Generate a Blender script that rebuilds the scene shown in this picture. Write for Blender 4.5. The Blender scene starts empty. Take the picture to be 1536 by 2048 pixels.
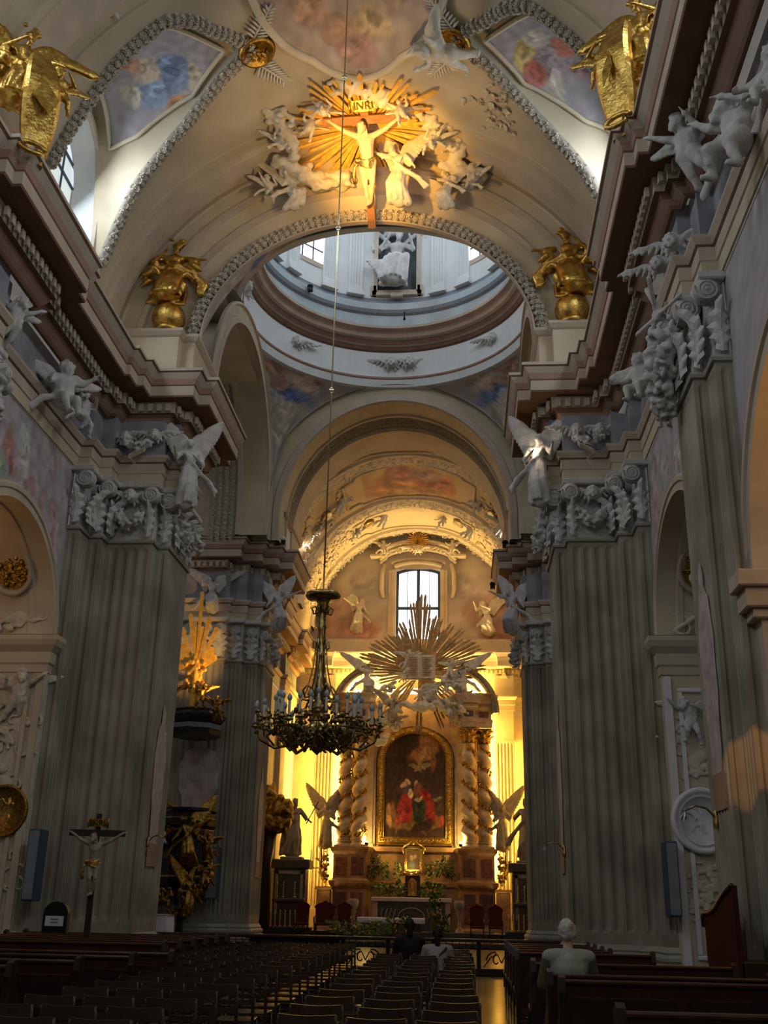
import bpy, bmesh, math, random
from mathutils import Vector, Matrix, Euler, noise
random.seed(7)
S = bpy.context.scene
PI = math.pi
# ------------------------------------------------------------------ camera
cd = bpy.data.cameras.new('camera'); cam = bpy.data.objects.new('camera', cd); S.collection.objects.link(cam)
FPX = 2097.4
cd.sensor_fit = 'VERTICAL'; cd.sensor_height = 36.0; cd.lens = FPX/2048*36.0
cd.clip_start = 0.05; cd.clip_end = 300
Rw = ((0.99737319, 0.00672738, 0.07212117), (0.0698684, -0.35201213, -0.93338409), (0.0191083, 0.93597126, -0.35155749))
cam.matrix_world = Matrix.Translation((0, 0, 1.6)) @ Matrix(Rw).to_4x4()
S.camera = cam
# ------------------------------------------------------------------ world, exposure, lights
W = bpy.data.worlds.new('world'); S.world = W; W.use_nodes = True
W.node_tree.nodes['Background'].inputs[0].default_value = (0.75, 0.86, 1.0, 1)
W.node_tree.nodes['Background'].inputs[1].default_value = 1.0
S.view_settings.view_transform = 'Standard'; S.view_settings.look = 'None'
S.view_settings.exposure = 0.0; S.view_settings.gamma = 1.0
S.cycles.use_denoising = True
S.cycles.max_bounces = 7; S.cycles.diffuse_bounces = 4; S.cycles.glossy_bounces = 3
S.cycles.sample_clamp_indirect = 5.0; S.cycles.use_adaptive_sampling = True; S.cycles.adaptive_threshold = 0.02
XC = -2.535
def area(loc, target, sx, sy, power, col, spread=PI):
    l = bpy.data.lights.new('area_light', 'AREA'); l.shape = 'RECTANGLE'; l.size = sx; l.size_y = sy
    l.energy = power; l.color = col; l.spread = spread
    o = bpy.data.objects.new('area_light', l); S.collection.objects.link(o); o.location = loc
    o.rotation_euler = (Vector(target)-Vector(loc)).to_track_quat('-Z', 'Y').to_euler(); return o
def point(loc, power, col, r=0.1):
    l = bpy.data.lights.new('lamp_light', 'POINT'); l.energy = power; l.color = col; l.shadow_soft_size = r
    o = bpy.data.objects.new('lamp_light', l); S.collection.objects.link(o); o.location = loc; return o
def spot(loc, target, power, col, ang, blend=.5, r=.1):
    l = bpy.data.lights.new('spot_light', 'SPOT'); l.energy = power; l.color = col; l.spot_size = ang
    l.spot_blend = blend; l.shadow_soft_size = r
    o = bpy.data.objects.new('spot_light', l); S.collection.objects.link(o); o.location = loc
    o.rotation_euler = (Vector(target)-Vector(loc)).to_track_quat('-Z', 'Y').to_euler(); return o
Rd = math.radians
DAY = (0.80, 0.90, 1.0); SODIUM = (1.0, 0.58, 0.09); WARM = (1.0, 0.62, 0.24)
# daylight through the nave's clerestory windows (both sides), the drum and the chancel
for sx in (-1, 1):
    for yc in (20.45, 12.35, 4.2):
        area((XC+sx*7.42, yc, 18.2), (XC, yc+1.0, 13.6), 2.4, 3.2, 270, DAY)
area((XC, -8.6, 15.5), (XC, 20, 12.0), 5.0, 5.0, 300, (0.93, 0.95, 1.0))  # unseen soft fill added behind the camera; the west wall has no window
for k in range(4):
    a = PI/4+k*PI/2
    area((XC+4.6*math.cos(a), 32.55+4.6*math.sin(a), 28.5), (XC-3*math.cos(a), 32.55-3*math.sin(a), 25.0), 1.5, 3.4, 105, DAY)
area((XC, 32.55, 34.0), (XC, 32.55, 20), 3.0, 3.0, 150, DAY)
for yc in (44.8, 49.6):
    for sx in (-1, 1):
        area((XC+sx*5.6, yc, 18.2), (XC, yc+2, 13.0), 1.4, 2.0, 300, (1, .90, .72))
for sx in (-1, 1):                         # transept windows
    area((XC+sx*11.0, 32.4, 13.5), (XC, 32.4, 7.0), 3, 4, 70, DAY)
# sodium floodlights hidden behind the altar, turned to the walls
for sx in (-1, 1):
    area((-2.42+sx*3.45, 56.95, 7.2), (-2.42+sx*7.6, 57.6, 7.6), .5, 8.0, 1700, SODIUM)
    area((-2.42+sx*2.6, 56.2, 12.35), (-2.42+sx*4.2, 57.6, 14.6), 2.2, .6, 800, SODIUM)
for sx in (-1, 1):                         # up-lights at the foot of the inner altar columns
    point((-2.42+sx*2.33, 54.85, 4.72), 110, (1, .62, .16), .06)
    spot((-2.42+sx*4.6, 53.6, .6), (-2.42+sx*2.8, 56.0, 11.0), 170, (1, .66, .22), Rd(50), .8, .1)
point((XC, 54.2, 3.4), 34, (1, .66, .2), .1)
spot((-2.42, 53.4, 2.6), (-2.42, 56.2, 8.0), 260, (1, .66, .22), Rd(60), .8, .1)  # extra spot added before the altar to brighten the gilt frame, no real fitting
area((XC, 56.2, 12.3), (XC, 50.5, 22.0), 3.0, .6, 1500, (1, .66, .24))
# the lamp on the crucifix above the crossing arch
spot((XC-.9, 19.6, 17.6), (XC+.3, 23.5, 21.0), 3600, (1.0, .50, .085), Rd(50), 1.0, .12)
spot((XC+.2, 20.6, 17.0), (XC, 22.6, 21.5), 520, (1.0, .66, .30), Rd(130), 1.0, .3)  # added warm fill that spreads the crucifix glow over the vault
# pulpit lamp, side chapel lamps, the small bare lamp by the right pier
spot((-7.3, 35.0, 8.2), (-9.3, 36.2, 9.6), 520, (1, .52, .12), Rd(62), .6, .06)
point((1.85, 24.4, 12.45), 9, (1, .72, .45), .04)
point((5.6, 12.6, 7.8), 50, (1, .55, .18), .2)
spot((3.0, 12.6, 4.6), (4.15, 15.75, 3.6), 150, (1, .46, .12), Rd(17), .35, .04)
point((-11.2, 20.0, 7.6), 26, (1, .55, .2), .1)
# ------------------------------------------------------------------ materials
def mat(name, col, rough=.7, metal=0.0, var=0.0, scale=4.0, bump=0.0, bscale=20.0, col2=None, emit=None, spec=.3):
    m = bpy.data.materials.new(name); m.use_nodes = True; nt = m.node_tree; b = nt.nodes['Principled BSDF']
    b.inputs['Base Color'].default_value = (*col, 1); b.inputs['Roughness'].default_value = rough
    b.inputs['Metallic'].default_value = metal; b.inputs['Specular IOR Level'].default_value = spec
    if emit: b.inputs['Emission Color'].default_value = (*emit[:3], 1); b.inputs['Emission Strength'].default_value = emit[3]
    if var or col2:
        tc = nt.nodes.new('ShaderNodeTexCoord'); n = nt.nodes.new('ShaderNodeTexNoise'); r = nt.nodes.new('ShaderNodeValToRGB')
        n.inputs['Scale'].default_value = scale; n.inputs['Detail'].default_value = 6
        nt.links.new(tc.outputs['Object'], n.inputs['Vector']); nt.links.new(n.outputs['Fac'], r.inputs['Fac'])
        c2 = col2 or tuple(c*(1-var) for c in col); c1 = col if col2 else tuple(min(1, c*(1+var*.6)) for c in col)
        r.color_ramp.elements[0].position = .36; r.color_ramp.elements[1].position = .66
        r.color_ramp.elements[0].color = (*c2, 1); r.color_ramp.elements[1].color = (*c1, 1)
        nt.links.new(r.outputs['Color'], b.inputs['Base Color'])
    if bump:
        tc2 = nt.nodes.new('ShaderNodeTexCoord'); n2 = nt.nodes.new('ShaderNodeTexNoise'); n2.inputs['Scale'].default_value = bscale
        n2.inputs['Detail'].default_value = 5; bp = nt.nodes.new('ShaderNodeBump'); bp.inputs['Strength'].default_value = bump
        bp.inputs['Distance'].default_value = .05
        nt.links.new(tc2.outputs['Object'], n2.inputs['Vector']); nt.links.new(n2.outputs['Fac'], bp.inputs['Height'])
        nt.links.new(bp.outputs['Normal'], b.inputs['Normal'])
    return m
M = dict(
    cream=mat('cream_plaster', (.58, .50, .37), .85, var=.12, scale=1.2, bump=.12, bscale=9),
    vault=mat('vault_plaster', (.53, .455, .325), .85, var=.14, scale=.8, bump=.12, bscale=7),
    pinkbr=mat('rose_brown_plaster', (.36, .235, .18), .8, var=.12, scale=2),
    brown=mat('dark_brown_plaster', (.19, .105, .07), .8, var=.15, scale=2),
    palepink=mat('pale_pink_plaster', (.52, .435, .345), .8, var=.1, scale=2),
    greyblue=mat('grey_blue_marbling', (.34, .35, .38), .6, col2=(.20, .20, .23), scale=1.5),
    shaft=mat('grey_fluted_stone', (.39, .365, .29), .75, col2=(.25, .22, .17), scale=.9, bump=.2, bscale=14),
    shaftl=mat('light_fluted_stone', (.43, .42, .36), .75, col2=(.33, .31, .26), scale=1.2),
    stucco=mat('pale_grey_stucco', (.60, .60, .58), .75, col2=(.46, .45, .43), scale=5, bump=.25, bscale=24),
    stuccow=mat('warm_white_stucco', (.66, .61, .50), .75, col2=(.52, .46, .36), scale=5, bump=.2, bscale=22),
    white=mat('white_plaster', (.70, .72, .72), .8, var=.05, scale=1.5),
    drumblue=mat('pale_blue_plaster', (.44, .50, .54), .8, var=.12, scale=1.3),
    slate=mat('slate_grey_moulding', (.22, .25, .28), .7, var=.1),
    rose=mat('rose_stucco', (.66, .61, .52), .8, col2=(.50, .45, .38), scale=14),
    goldleaf=mat('bright_gold_leaf', (.95, .58, .12), .5, .35, col2=(.75, .40, .06), scale=6, bump=.3, bscale=20),
    raygold=mat('dull_aged_gilding', (.42, .30, .15), .55, .45, col2=(.26, .18, .09), scale=5, bump=.3, bscale=18),
    chairw=mat('chair_wood', (.050, .030, .022), .30, var=.3, scale=6, spec=.6),
    mattew=mat('matt_red_wood', (.055, .014, .009), .85, spec=.1),
    rosebed=mat('painted_gap_shade', (.30, .27, .22), .9, bump=.4, bscale=30),  # dark bed colour that paints the shade in the gaps between roses
    gold=mat('gilded_wood', (.83, .56, .15), .33, 1.0, col2=(.45, .25, .05), scale=7, bump=.3, bscale=22),
    golddark=mat('dark_gilding', (.50, .31, .07), .38, 1.0, col2=(.20, .11, .02), scale=9, bump=.3, bscale=25),
    brass=mat('brass', (.52, .40, .17), .3, 1.0, col2=(.22, .15, .05), scale=12),
    rod=mat('polished_brass_rod', (.85, .78, .52), .25, 1.0),
    dwood=mat('dark_brown_wood', (.030, .013, .008), .32, var=.3, scale=6, spec=.5),
    rwood=mat('red_brown_wood', (.055, .016, .009), .34, var=.3, scale=5, spec=.5),
    black=mat('black_wood', (.012, .011, .011), .4, spec=.5),
    blacks=mat('black_metal', (.02, .02, .02), .45, .6),
    marblep=mat('pale_marble', (.55, .46, .36), .45, col2=(.40, .30, .22), scale=3, spec=.5),
    marbleb=mat('brown_marble', (.42, .25, .12), .4, col2=(.27, .14, .06), scale=3, spec=.5),
    marbler=mat('red_brown_marble', (.20, .075, .035), .35, col2=(.09, .03, .015), scale=5, spec=.5),
    marbled=mat('dark_marble', (.05, .04, .035), .3, col2=(.10, .07, .05), scale=6, spec=.5),
    statue=mat('weathered_stone', (.40, .35, .29), .7, col2=(.27, .22, .18), scale=6),
    skin=mat('painted_skin', (.72, .50, .33), .55, var=.15, scale=8),
    cross=mat('cross_wood', (.30, .13, .045), .6, var=.3, scale=8),
    cloth=mat('white_cloth', (.72, .72, .78), .9, var=.08, scale=6),
    lace=mat('lilac_white_lace', (.58, .52, .62), .9, var=.15, scale=20),
    paper=mat('white_paper', (.8, .8, .84), .8),
    ink=mat('dark_ink', (.06, .05, .06), .8),
    blue=mat('slate_blue_panel', (.05, .085, .13), .5),
    hairw=mat('white_hair', (.55, .53, .50), .8, var=.25, scale=40),
    hairb=mat('dark_hair', (.012, .009, .007), .7),
    vest=mat('grey_green_vest', (.33, .36, .32), .85, var=.1, scale=12),
    sleeve=mat('olive_sleeve', (.12, .12, .07), .85),
    coat=mat('black_coat', (.012, .012, .015), .85),
    jacket=mat('light_grey_jacket', (.34, .34, .36), .85, var=.1, scale=10),
    strap=mat('dark_strap', (.05, .05, .06), .8),
    leaf=mat('green_leaf', (.10, .17, .03), .6, col2=(.03, .07, .01), scale=12),
    yflow=mat('yellow_petal', (.60, .36, .04), .6), wflow=mat('white_petal', (.42, .42, .34), .6),
    wax=mat('ivory_candle', (.62, .58, .46), .5), bulb=mat('grey_glass_bulb', (.36, .42, .46), .25, spec=.6),
    red=mat('red_upholstery', (.10, .012, .01), .8), redlamp=mat('red_lamp', (.9, .05, .03), .4, emit=(1, .03, .02, 30)),
    lamp=mat('lit_bulb', (1, .9, .7), .4, emit=(1, .78, .5, 90)),
    sodium=mat('lit_floodlight', (1, .8, .4), .4, emit=(1, .72, .25, 26)),
    glass=mat('bright_window_glass', (.6, .65, .7), .3, emit=(.86, .93, 1.0, 1.35)),
    glassb=mat('brilliant_window_glass', (.7, .75, .8), .3, emit=(.92, .93, 1.0, 2.6)),
    glassd=mat('leaded_window_glass', (.5, .55, .55), .3, emit=(.80, .90, .92, .62)),
    lead=mat('lead_bars', (.06, .07, .09), .5),
    carpet=mat('dark_red_carpet', (.05, .012, .01), .95),
    seatp=mat('worn_seat_wood', (.10, .055, .025), .28, var=.3, scale=9, spec=.5),
    ghost=mat('rosy_grisaille_paint', (.58, .50, .48), .8, col2=(.40, .33, .32), scale=3.5),
)
def vcol_mat(name, rough=.85, bump=.1):
    m = mat(name, (.5, .5, .5), rough, bump=bump, bscale=12); nt = m.node_tree
    a = nt.nodes.new('ShaderNodeVertexColor'); a.layer_name = 'paint'
    nt.links.new(a.outputs['Color'], nt.nodes['Principled BSDF'].inputs['Base Color']); return m
M['fresco'] = vcol_mat('fresco_paint'); M['canvas'] = vcol_mat('oil_on_canvas', .5, .05)
# floor tiles: grey-brown polished stone with worn lighter patches
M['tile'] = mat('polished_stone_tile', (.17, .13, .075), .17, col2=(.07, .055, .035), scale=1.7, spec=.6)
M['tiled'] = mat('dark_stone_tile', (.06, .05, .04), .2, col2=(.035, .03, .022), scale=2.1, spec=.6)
# ------------------------------------------------------------------ mesh helpers
class MB:
    def __init__(s): s.v = []; s.f = []; s.mi = []; s.sm = []
    def add(s, vs, fs, mi=0, sm=False):
        b = len(s.v); s.v += [tuple(p) for p in vs]
        for f in fs: s.f.append(tuple(b+i for i in f)); s.mi.append(mi); s.sm.append(sm)
        return s
    def box(s, x0, y0, z0, x1, y1, z1, mi=0):
        x0, x1 = min(x0, x1), max(x0, x1); y0, y1 = min(y0, y1), max(y0, y1); z0, z1 = min(z0, z1), max(z0, z1)
        return s.add([(x0,y0,z0),(x1,y0,z0),(x1,y1,z0),(x0,y1,z0),(x0,y0,z1),(x1,y0,z1),(x1,y1,z1),(x0,y1,z1)],
              [(0,3,2,1),(4,5,6,7),(0,1,5,4),(1,2,6,5),(2,3,7,6),(3,0,4,7)], mi)
    def bbox(s, x0, y0, z0, x1, y1, z1, b=.02, mi=0):      # box with chamfered top and bottom rims
        x0, x1 = min(x0, x1), max(x0, x1); y0, y1 = min(y0, y1), max(y0, y1)
        R = [(x0+b,y0+b,z0,x1-b,y1-b),(x0,y0,z0+b,x1,y1),(x0,y0,z1-b,x1,y1),(x0+b,y0+b,z1,x1-b,y1-b)]
        vs = []
        for (a, c, z, d, e) in R: vs += [(a,c,z),(d,c,z),(d,e,z),(a,e,z)]
        fs = [(3,2,1,0),(12,13,14,15)]
        for k in range(3):
            for i in range(4): fs.append((k*4+i, k*4+(i+1)%4, k*4+4+(i+1)%4, k*4+4+i))
        return s.add(vs, fs, mi)
    def tube(s, pts, r, n=8, mi=0, closed=False, cap=True, sm=True):
        pts = [Vector(p) for p in pts]; rs = r if isinstance(r, (list, tuple)) else [r]*len(pts); N = len(pts)
        vs = []; up = None
        for i, p in enumerate(pts):
            a = pts[(i-1) % N] if (i > 0 or closed) else p; b = pts[(i+1) % N] if (i < N-1 or closed) else p
            t = (b-a)
            if t.length < 1e-9: t = Vector((0,0,1))
            t.normalize()
            if up is None: up = t.orthogonal().normalized()
            else:
                up = up-t*up.dot(t)
                up = up.normalized() if up.length > 1e-6 else t.orthogonal().normalized()
            w = t.cross(up)
            for k in range(n):
                q = 2*PI*k/n; vs.append(p+(up*math.cos(q)+w*math.sin(q))*rs[i])
        fs = []
        for i in range(N if closed else N-1):
            j = (i+1) % N
            for k in range(n): fs.append((i*n+k, i*n+(k+1)%n, j*n+(k+1)%n, j*n+k))
        if cap and not closed: fs += [tuple(reversed(range(n))), tuple(range((N-1)*n, N*n))]
        return s.add(vs, fs, mi, sm)
    def lathe(s, prof, c=(0,0,0), n=16, mi=0, sm=True, a0=0, a1=2*PI, sy=1.0):
        full = abs(a1-a0-2*PI) < 1e-6; K = n if full else n+1; vs = []
        for (r, z) in prof:
            for k in range(K):
                a = a0+(a1-a0)*k/n; vs.append((c[0]+r*math.cos(a), c[1]+r*sy*math.sin(a), c[2]+z))
        fs = []
        for i in range(len(prof)-1):
            for k in range(n): fs.append((i*K+k, i*K+(k+1)%K, (i+1)*K+(k+1)%K, (i+1)*K+k))
        s.add(vs, fs, mi, sm)
        if full:
            if prof[0][0] > 1e-4: s.add([vs[k] for k in range(K)], [tuple(reversed(range(K)))], mi)
            if prof[-1][0] > 1e-4: s.add([vs[(len(prof)-1)*K+k] for k in range(K)], [tuple(range(K))], mi)
        return s
    def ell(s, c, r, n=8, m=6, mi=0, rot=None):
        vs = []; fs = []
        for i in range(m+1):
            t = PI*i/m
            for k in range(n):
                a = 2*PI*k/n; p = Vector((r[0]*math.sin(t)*math.cos(a), r[1]*math.sin(t)*math.sin(a), r[2]*math.cos(t)))
                if rot: p = rot @ p
                vs.append(p+Vector(c))
        for i in range(m):
            for k in range(n): fs.append((i*n+k, (i+1)*n+k, (i+1)*n+(k+1)%n, i*n+(k+1)%n))
        return s.add(vs, fs, mi, True)
    def prism(s, poly, z0, z1, mi=0):          # poly: xy loop, counter-clockwise
        n = len(poly); vs = [(x,y,z0) for x,y in poly]+[(x,y,z1) for x,y in poly]
        return s.add(vs, [tuple(reversed(range(n))), tuple(range(n,2*n))]+[(i,(i+1)%n,n+(i+1)%n,n+i) for i in range(n)], mi)
    def slab(s, poly, d, mi=0):                # poly: 3D loop; d: thickness vector
        n = len(poly); d = Vector(d); vs = [Vector(p) for p in poly]+[Vector(p)+d for p in poly]
        return s.add(vs, [tuple(reversed(range(n))), tuple(range(n,2*n))]+[(i,(i+1)%n,n+(i+1)%n,n+i) for i in range(n)], mi)
    def grid(s, fn, nu, nv, mi=0, sm=True, skip=None, flip=False):
        vs = [fn(i/nu, j/nv) for j in range(nv+1) for i in range(nu+1)]; fs = []
        for j in range(nv):
            for i in range(nu):
                if skip and skip((i+.5)/nu, (j+.5)/nv): continue
                f = (j*(nu+1)+i, j*(nu+1)+i+1, (j+1)*(nu+1)+i+1, (j+1)*(nu+1)+i)
                fs.append(tuple(reversed(f)) if flip else f)
        return s.add(vs, fs, mi, sm)
    def tf(s, mtx):
        s.v = [tuple(mtx @ Vector(p)) for p in s.v]; return s
    def mesh(s, name, mats):
        me = bpy.data.meshes.new(name); me.from_pydata(s.v, [], s.f)
        for m in (mats if isinstance(mats, (list, tuple)) else [mats]): me.materials.append(M[m] if isinstance(m, str) else m)
        me.polygons.foreach_set('material_index', s.mi); me.polygons.foreach_set('use_smooth', s.sm); me.update()
        return me
    def build(s, name, mats, parent=None, **k): return link(name, s.mesh(name, mats), parent, **k)
def link(name, me, parent=None, loc=None, rot=None, scale=None, label=None, cat=None, group=None, kind=None):
    o = bpy.data.objects.new(name, me); S.collection.objects.link(o)
    if parent: o.parent = parent; CH.setdefault(parent.name, []).append(o)
    if loc is not None: o.location = loc
    if rot is not None: o.rotation_euler = rot
    if scale is not None: o.scale = (scale,)*3 if isinstance(scale, (int, float)) else scale
    return tag(o, label, cat, group, kind)
def tag(o, label=None, cat=None, group=None, kind=None):
    if label: o['label'] = label
    if cat: o['category'] = cat
    if group: o['group'] = group
    if kind: o['kind'] = kind
    return o
def empty(name, loc=(0,0,0), label=None, cat=None, group=None, kind=None, rz=0):
    o = link(name, None, loc=loc, rot=(0,0,rz)); return tag(o, label, cat, group, kind)
CH = {}
def dup(root, loc=None, rot=None, scale=None, label=None, group=None, parent=None):
    r = root.copy(); S.collection.objects.link(r)
    if loc is not None: r.location = loc
    if rot is not None: r.rotation_euler = rot
    if scale is not None: r.scale = (scale,)*3 if isinstance(scale, (int, float)) else scale
    if label: r['label'] = label
    if group: r['group'] = group
    if parent: r.parent = parent; CH.setdefault(parent.name, []).append(r)
    def rec(src, dst):
        for ch in CH.get(src.name, []):
            c = ch.copy(); S.collection.objects.link(c); c.parent = dst; CH.setdefault(dst.name, []).append(c); rec(ch, c)
    rec(root, r); return r
def mirx(x): return 2*XC-x
class Mir:
    """places mirrored geometry: side -1 keeps x, side +1 mirrors it about the nave axis"""
    def __init__(s, side): s.s = side
    def x(s, x): return x if s.s < 0 else mirx(x)
def mirror(mb):
    mb.v = [(mirx(x), y, z) for x, y, z in mb.v]; mb.f = [tuple(reversed(f)) for f in mb.f]; return mb
def offs(path, closed=False):
    n = len(path); out = []
    for i in range(n):
        p = Vector(path[i])
        a = Vector(path[i-1]) if (i > 0 or closed) else None; b = Vector(path[(i+1) % n]) if (i < n-1 or closed) else None
        ns = []
        for u, v in ((a, p), (p, b)):
            if u is None or v is None: continue
            d = (v-u)
            if d.length < 1e-7: continue
            d.normalize(); ns.append(Vector((d.y, -d.x)))
        if len(ns) == 2:
            k = 1+ns[0].dot(ns[1]); o = (ns[0]+ns[1])/max(k, .2)
        else: o = ns[0]
        out.append(o)
    return out
def sweep(mb, path, prof, ky=1.0, closed=False, flip=False):
    """profile [(out, z, material of the band up to the next point)] along an xy path; outward is to the path's right"""
    of = offs(path, closed); n = len(path); m = len(prof)
    vs = []
    for i in range(n):
        for pr in prof: vs.append((path[i][0]+of[i].x*pr[0], path[i][1]+of[i].y*pr[0]*ky, pr[1]))
    b = len(mb.v); mb.v += vs
    for i in range(n if closed else n-1):
        j = (i+1) % n
        for k in range(m-1):
            f = (b+i*m+k, b+j*m+k, b+j*m+k+1, b+i*m+k+1)
            mb.f.append(tuple(reversed(f)) if flip else f); mb.mi.append(prof[k][2] if len(prof[k]) > 2 else 0); mb.sm.append(False)
    return mb
def flutes(p, q, n, depth=.045, edge=.06, nrm=None, K=5):
    """xy points from p to q with n concave flutes cut in"""
    p = Vector(p); q = Vector(q); d = q-p; L = d.length; d.normalize(); nr = Vector((d.y, -d.x)); out = [(p, 0)]
    w = (L-2*edge)/n; fil = w*.24
    for i in range(n):
        a = edge+i*w+fil/2; b = edge+(i+1)*w-fil/2
        for k in range(K+1):
            t = k/K; out.append((p+d*(a+(b-a)*t), -depth*math.sin(PI*t)))
    out.append((q, 0)); return [(o, h, nr) for o, h in out]
def shaft(mb, segs, z0, z1, mi=0):
    """segs: list of (p, q, flutes); extruded fluted faces with closed flute ends"""
    for (p, q, n) in segs:
        pts = flutes(p, q, n) if n else [(Vector(p), 0, Vector((0, 0))), (Vector(q), 0, Vector((0, 0)))]
        zs = [(z0, 0), (z0+.22, 0), (z0+.34, 1), (z1-.20, 1), (z1-.10, 0), (z1, 0)] if n else [(z0, 0), (z1, 0)]
        vs = []
        for z, k in zs:
            for (o, h, nr) in pts: e = o+nr*h*k; vs.append((e.x, e.y, z))
        w = len(pts)
        mb.add(vs, [(j*w+i, j*w+i+1, (j+1)*w+i+1, (j+1)*w+i) for j in range(len(zs)-1) for i in range(w-1)], mi)
def arch_pts(cx, cz, a, b, n=32, t0=0.0, t1=PI):
    return [(cx-a*math.cos(t0+(t1-t0)*k/n), cz+b*math.sin(t0+(t1-t0)*k/n)) for k in range(n+1)]
def lerp(a, b, t): return a+(b-a)*t
def interp(tab, x):
    if x <= tab[0][0]: return tab[0][1]
    for (a, u), (b, v) in zip(tab, tab[1:]):
        if x <= b: return u+(v-u)*(x-a)/(b-a)
    return tab[-1][1]
def smoothen(me):
    me.polygons.foreach_set('use_smooth', [True]*len(me.polygons)); return me
def paint(mb, name, mats, colfn, parent=None, **k):
    """mesh with a colour attribute holding painted colours; colfn(index, position) -> rgb"""
    me = mb.mesh(name, mats); at = me.color_attributes.new('paint', 'FLOAT_COLOR', 'POINT'); buf = []
    for i, v in enumerate(mb.v): buf += [*colfn(i, v), 1.0]
    at.data.foreach_set('color', buf); return link(name, me, parent, **k)
def enrich(blobs, k=5, seed=1):
    """adds smaller lighter and darker strokes inside every painted patch, like folds and highlights"""
    R = random.Random(seed); out = []
    for b in blobs:
        out.append(b); cu, cv, ru, rv, an, rgb, st = b
        for i in range(k):
            a = R.uniform(0, 2*PI); r = R.uniform(.1, .75); f = R.choice((.45, .6, 1.35, 1.6, 1.15))
            out.append((cu+ru*r*math.cos(a), cv+rv*r*math.sin(a), ru*R.uniform(.14,.40), rv*R.uniform(.14,.40), an+R.uniform(-.9,.9), tuple(min(.85, c*f) for c in rgb), st*.8))
    return out
def blobs_col(u, v, base, blobs, ns=6.0, seed=0, amp=.35):
    """painted picture: base rgb or fn, soft warped ellipses (cu,cv,ru,rv,angle,rgb,strength)"""
    w1 = noise.noise(Vector((u*ns, v*ns, seed)))*.035; w2 = noise.noise(Vector((u*ns, v*ns, seed+9)))*.035
    c = list(base(u, v) if callable(base) else base); f = noise.noise(Vector((u*ns*2.1, v*ns*2.1, seed+3)))
    c = [x*(1+amp*f) for x in c]
    for (cu, cv, ru, rv, an, rgb, st) in blobs:
        du, dv = u+w1-cu, v+w2-cv; ca, sa = math.cos(an), math.sin(an)
        a = (du*ca+dv*sa)/ru; b = (-du*sa+dv*ca)/rv; d = a*a+b*b
        if d < 1.3:
            k = st*min(1, max(0, (1.3-d)/.5)); sh = 1+.45*noise.noise(Vector((u*ns*4+an, v*ns*4, seed+5)))-.22*b*b+.18*a
            c = [x*(1-k)+y*sh*k for x, y in zip(c, rgb)]
    return [max(0, x) for x in c]
# ------------------------------------------------------------------ the building
ST = 'structure'
CORN = [(0, 14.7, 2), (0, 14.62, 1), (-.05, 14.58, 2), (-.16, 14.42, 0), (-.20, 14.26, 1), (-.22, 14.22, 2), (-.22, 13.95, 1),
        (-.24, 13.90, 1), (-.74, 13.88, 2), (-.76, 13.82, 2), (-.76, 13.58, 1), (-.86, 13.56, 1), (-.90, 13.46, 0), (-1.02, 13.36, 1), (-1.06, 13.30, 1), (-1.12, 13.28, 0)]
ARCHI = [(.02, 11.6, 3), (.06, 11.6, 3), (.06, 11.88, 2), (.09, 11.90, 2), (.09, 12.16, 1), (.13, 12.20, 2), (.20, 12.32, 2), (.20, 12.38, 2), (.02, 12.41, 4), (.02, 13.5, 4)]
EM = ['pinkbr', 'brown', 'palepink', 'cream', 'greyblue']
P1 = [(-9.5, -9), (-9.5, 15.45), (-9.22, 15.45), (-9.22, 16.05), (-9.0, 16.05), (-9.0, 17.47), (-9.22, 17.47), (-9.22, 18.05), (-9.5, 18.05),
      (-9.5, 23.35), (-9.2, 23.35), (-9.2, 24.02), (-8.87, 24.02), (-8.87, 24.45), (-7.7, 24.45), (-7.7, 24.9), (-7.42, 24.9), (-7.42, 26.9),
      (-7.7, 26.9), (-7.7, 27.4), (-9.0, 27.4), (-9.0, 27.8), (-14, 27.8)]
C1 = [(-8.15, -9), (-8.15, 15.0), (-7.97, 15.0), (-7.97, 15.35), (-7.8, 15.35), (-7.8, 19.2), (-7.97, 19.2), (-7.97, 19.6), (-8.12, 19.6), (-8.12, 22.75), (-8.0, 22.75),
      (-8.0, 23.35), (-7.82, 23.35), (-7.82, 23.95), (-6.68, 23.95), (-6.68, 24.5), (-6.37, 24.5), (-6.37, 28.35), (-6.68, 28.35), (-6.68, 28.8), (-14, 28.8)]
P2 = [(-14, 37.8), (-8.75, 37.8), (-8.75, 38.1), (-8.15, 38.1), (-8.15, 38.35), (-7.6, 38.35), (-7.6, 38.6), (-7.4, 38.6), (-7.4, 40.6), (-7.7, 40.6), (-7.7, 41.2), (-9.1, 41.2),
      (-9.1, 46.0), (-8.85, 46.0), (-8.85, 47.3), (-9.1, 47.3), (-9.1, 51.8), (-8.85, 51.8), (-8.85, 53.1), (-9.1, 53.1), (-9.1, 57.55)]
C2 = [(-14, 37.3), (-8.1, 37.3), (-8.1, 37.9), (-7.4, 37.9), (-7.4, 38.4), (-6.85, 38.4), (-6.85, 38.95), (-6.35, 38.95), (-6.35, 42.6), (-7.0, 42.6), (-7.0, 43.1), (-8.0, 43.1),
      (-8.0, 45.9), (-7.75, 45.9), (-7.75, 48.0), (-8.0, 48.0), (-8.0, 51.6), (-7.75, 51.6), (-7.75, 53.8), (-8.0, 53.8), (-8.0, 57.0)]
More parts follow.
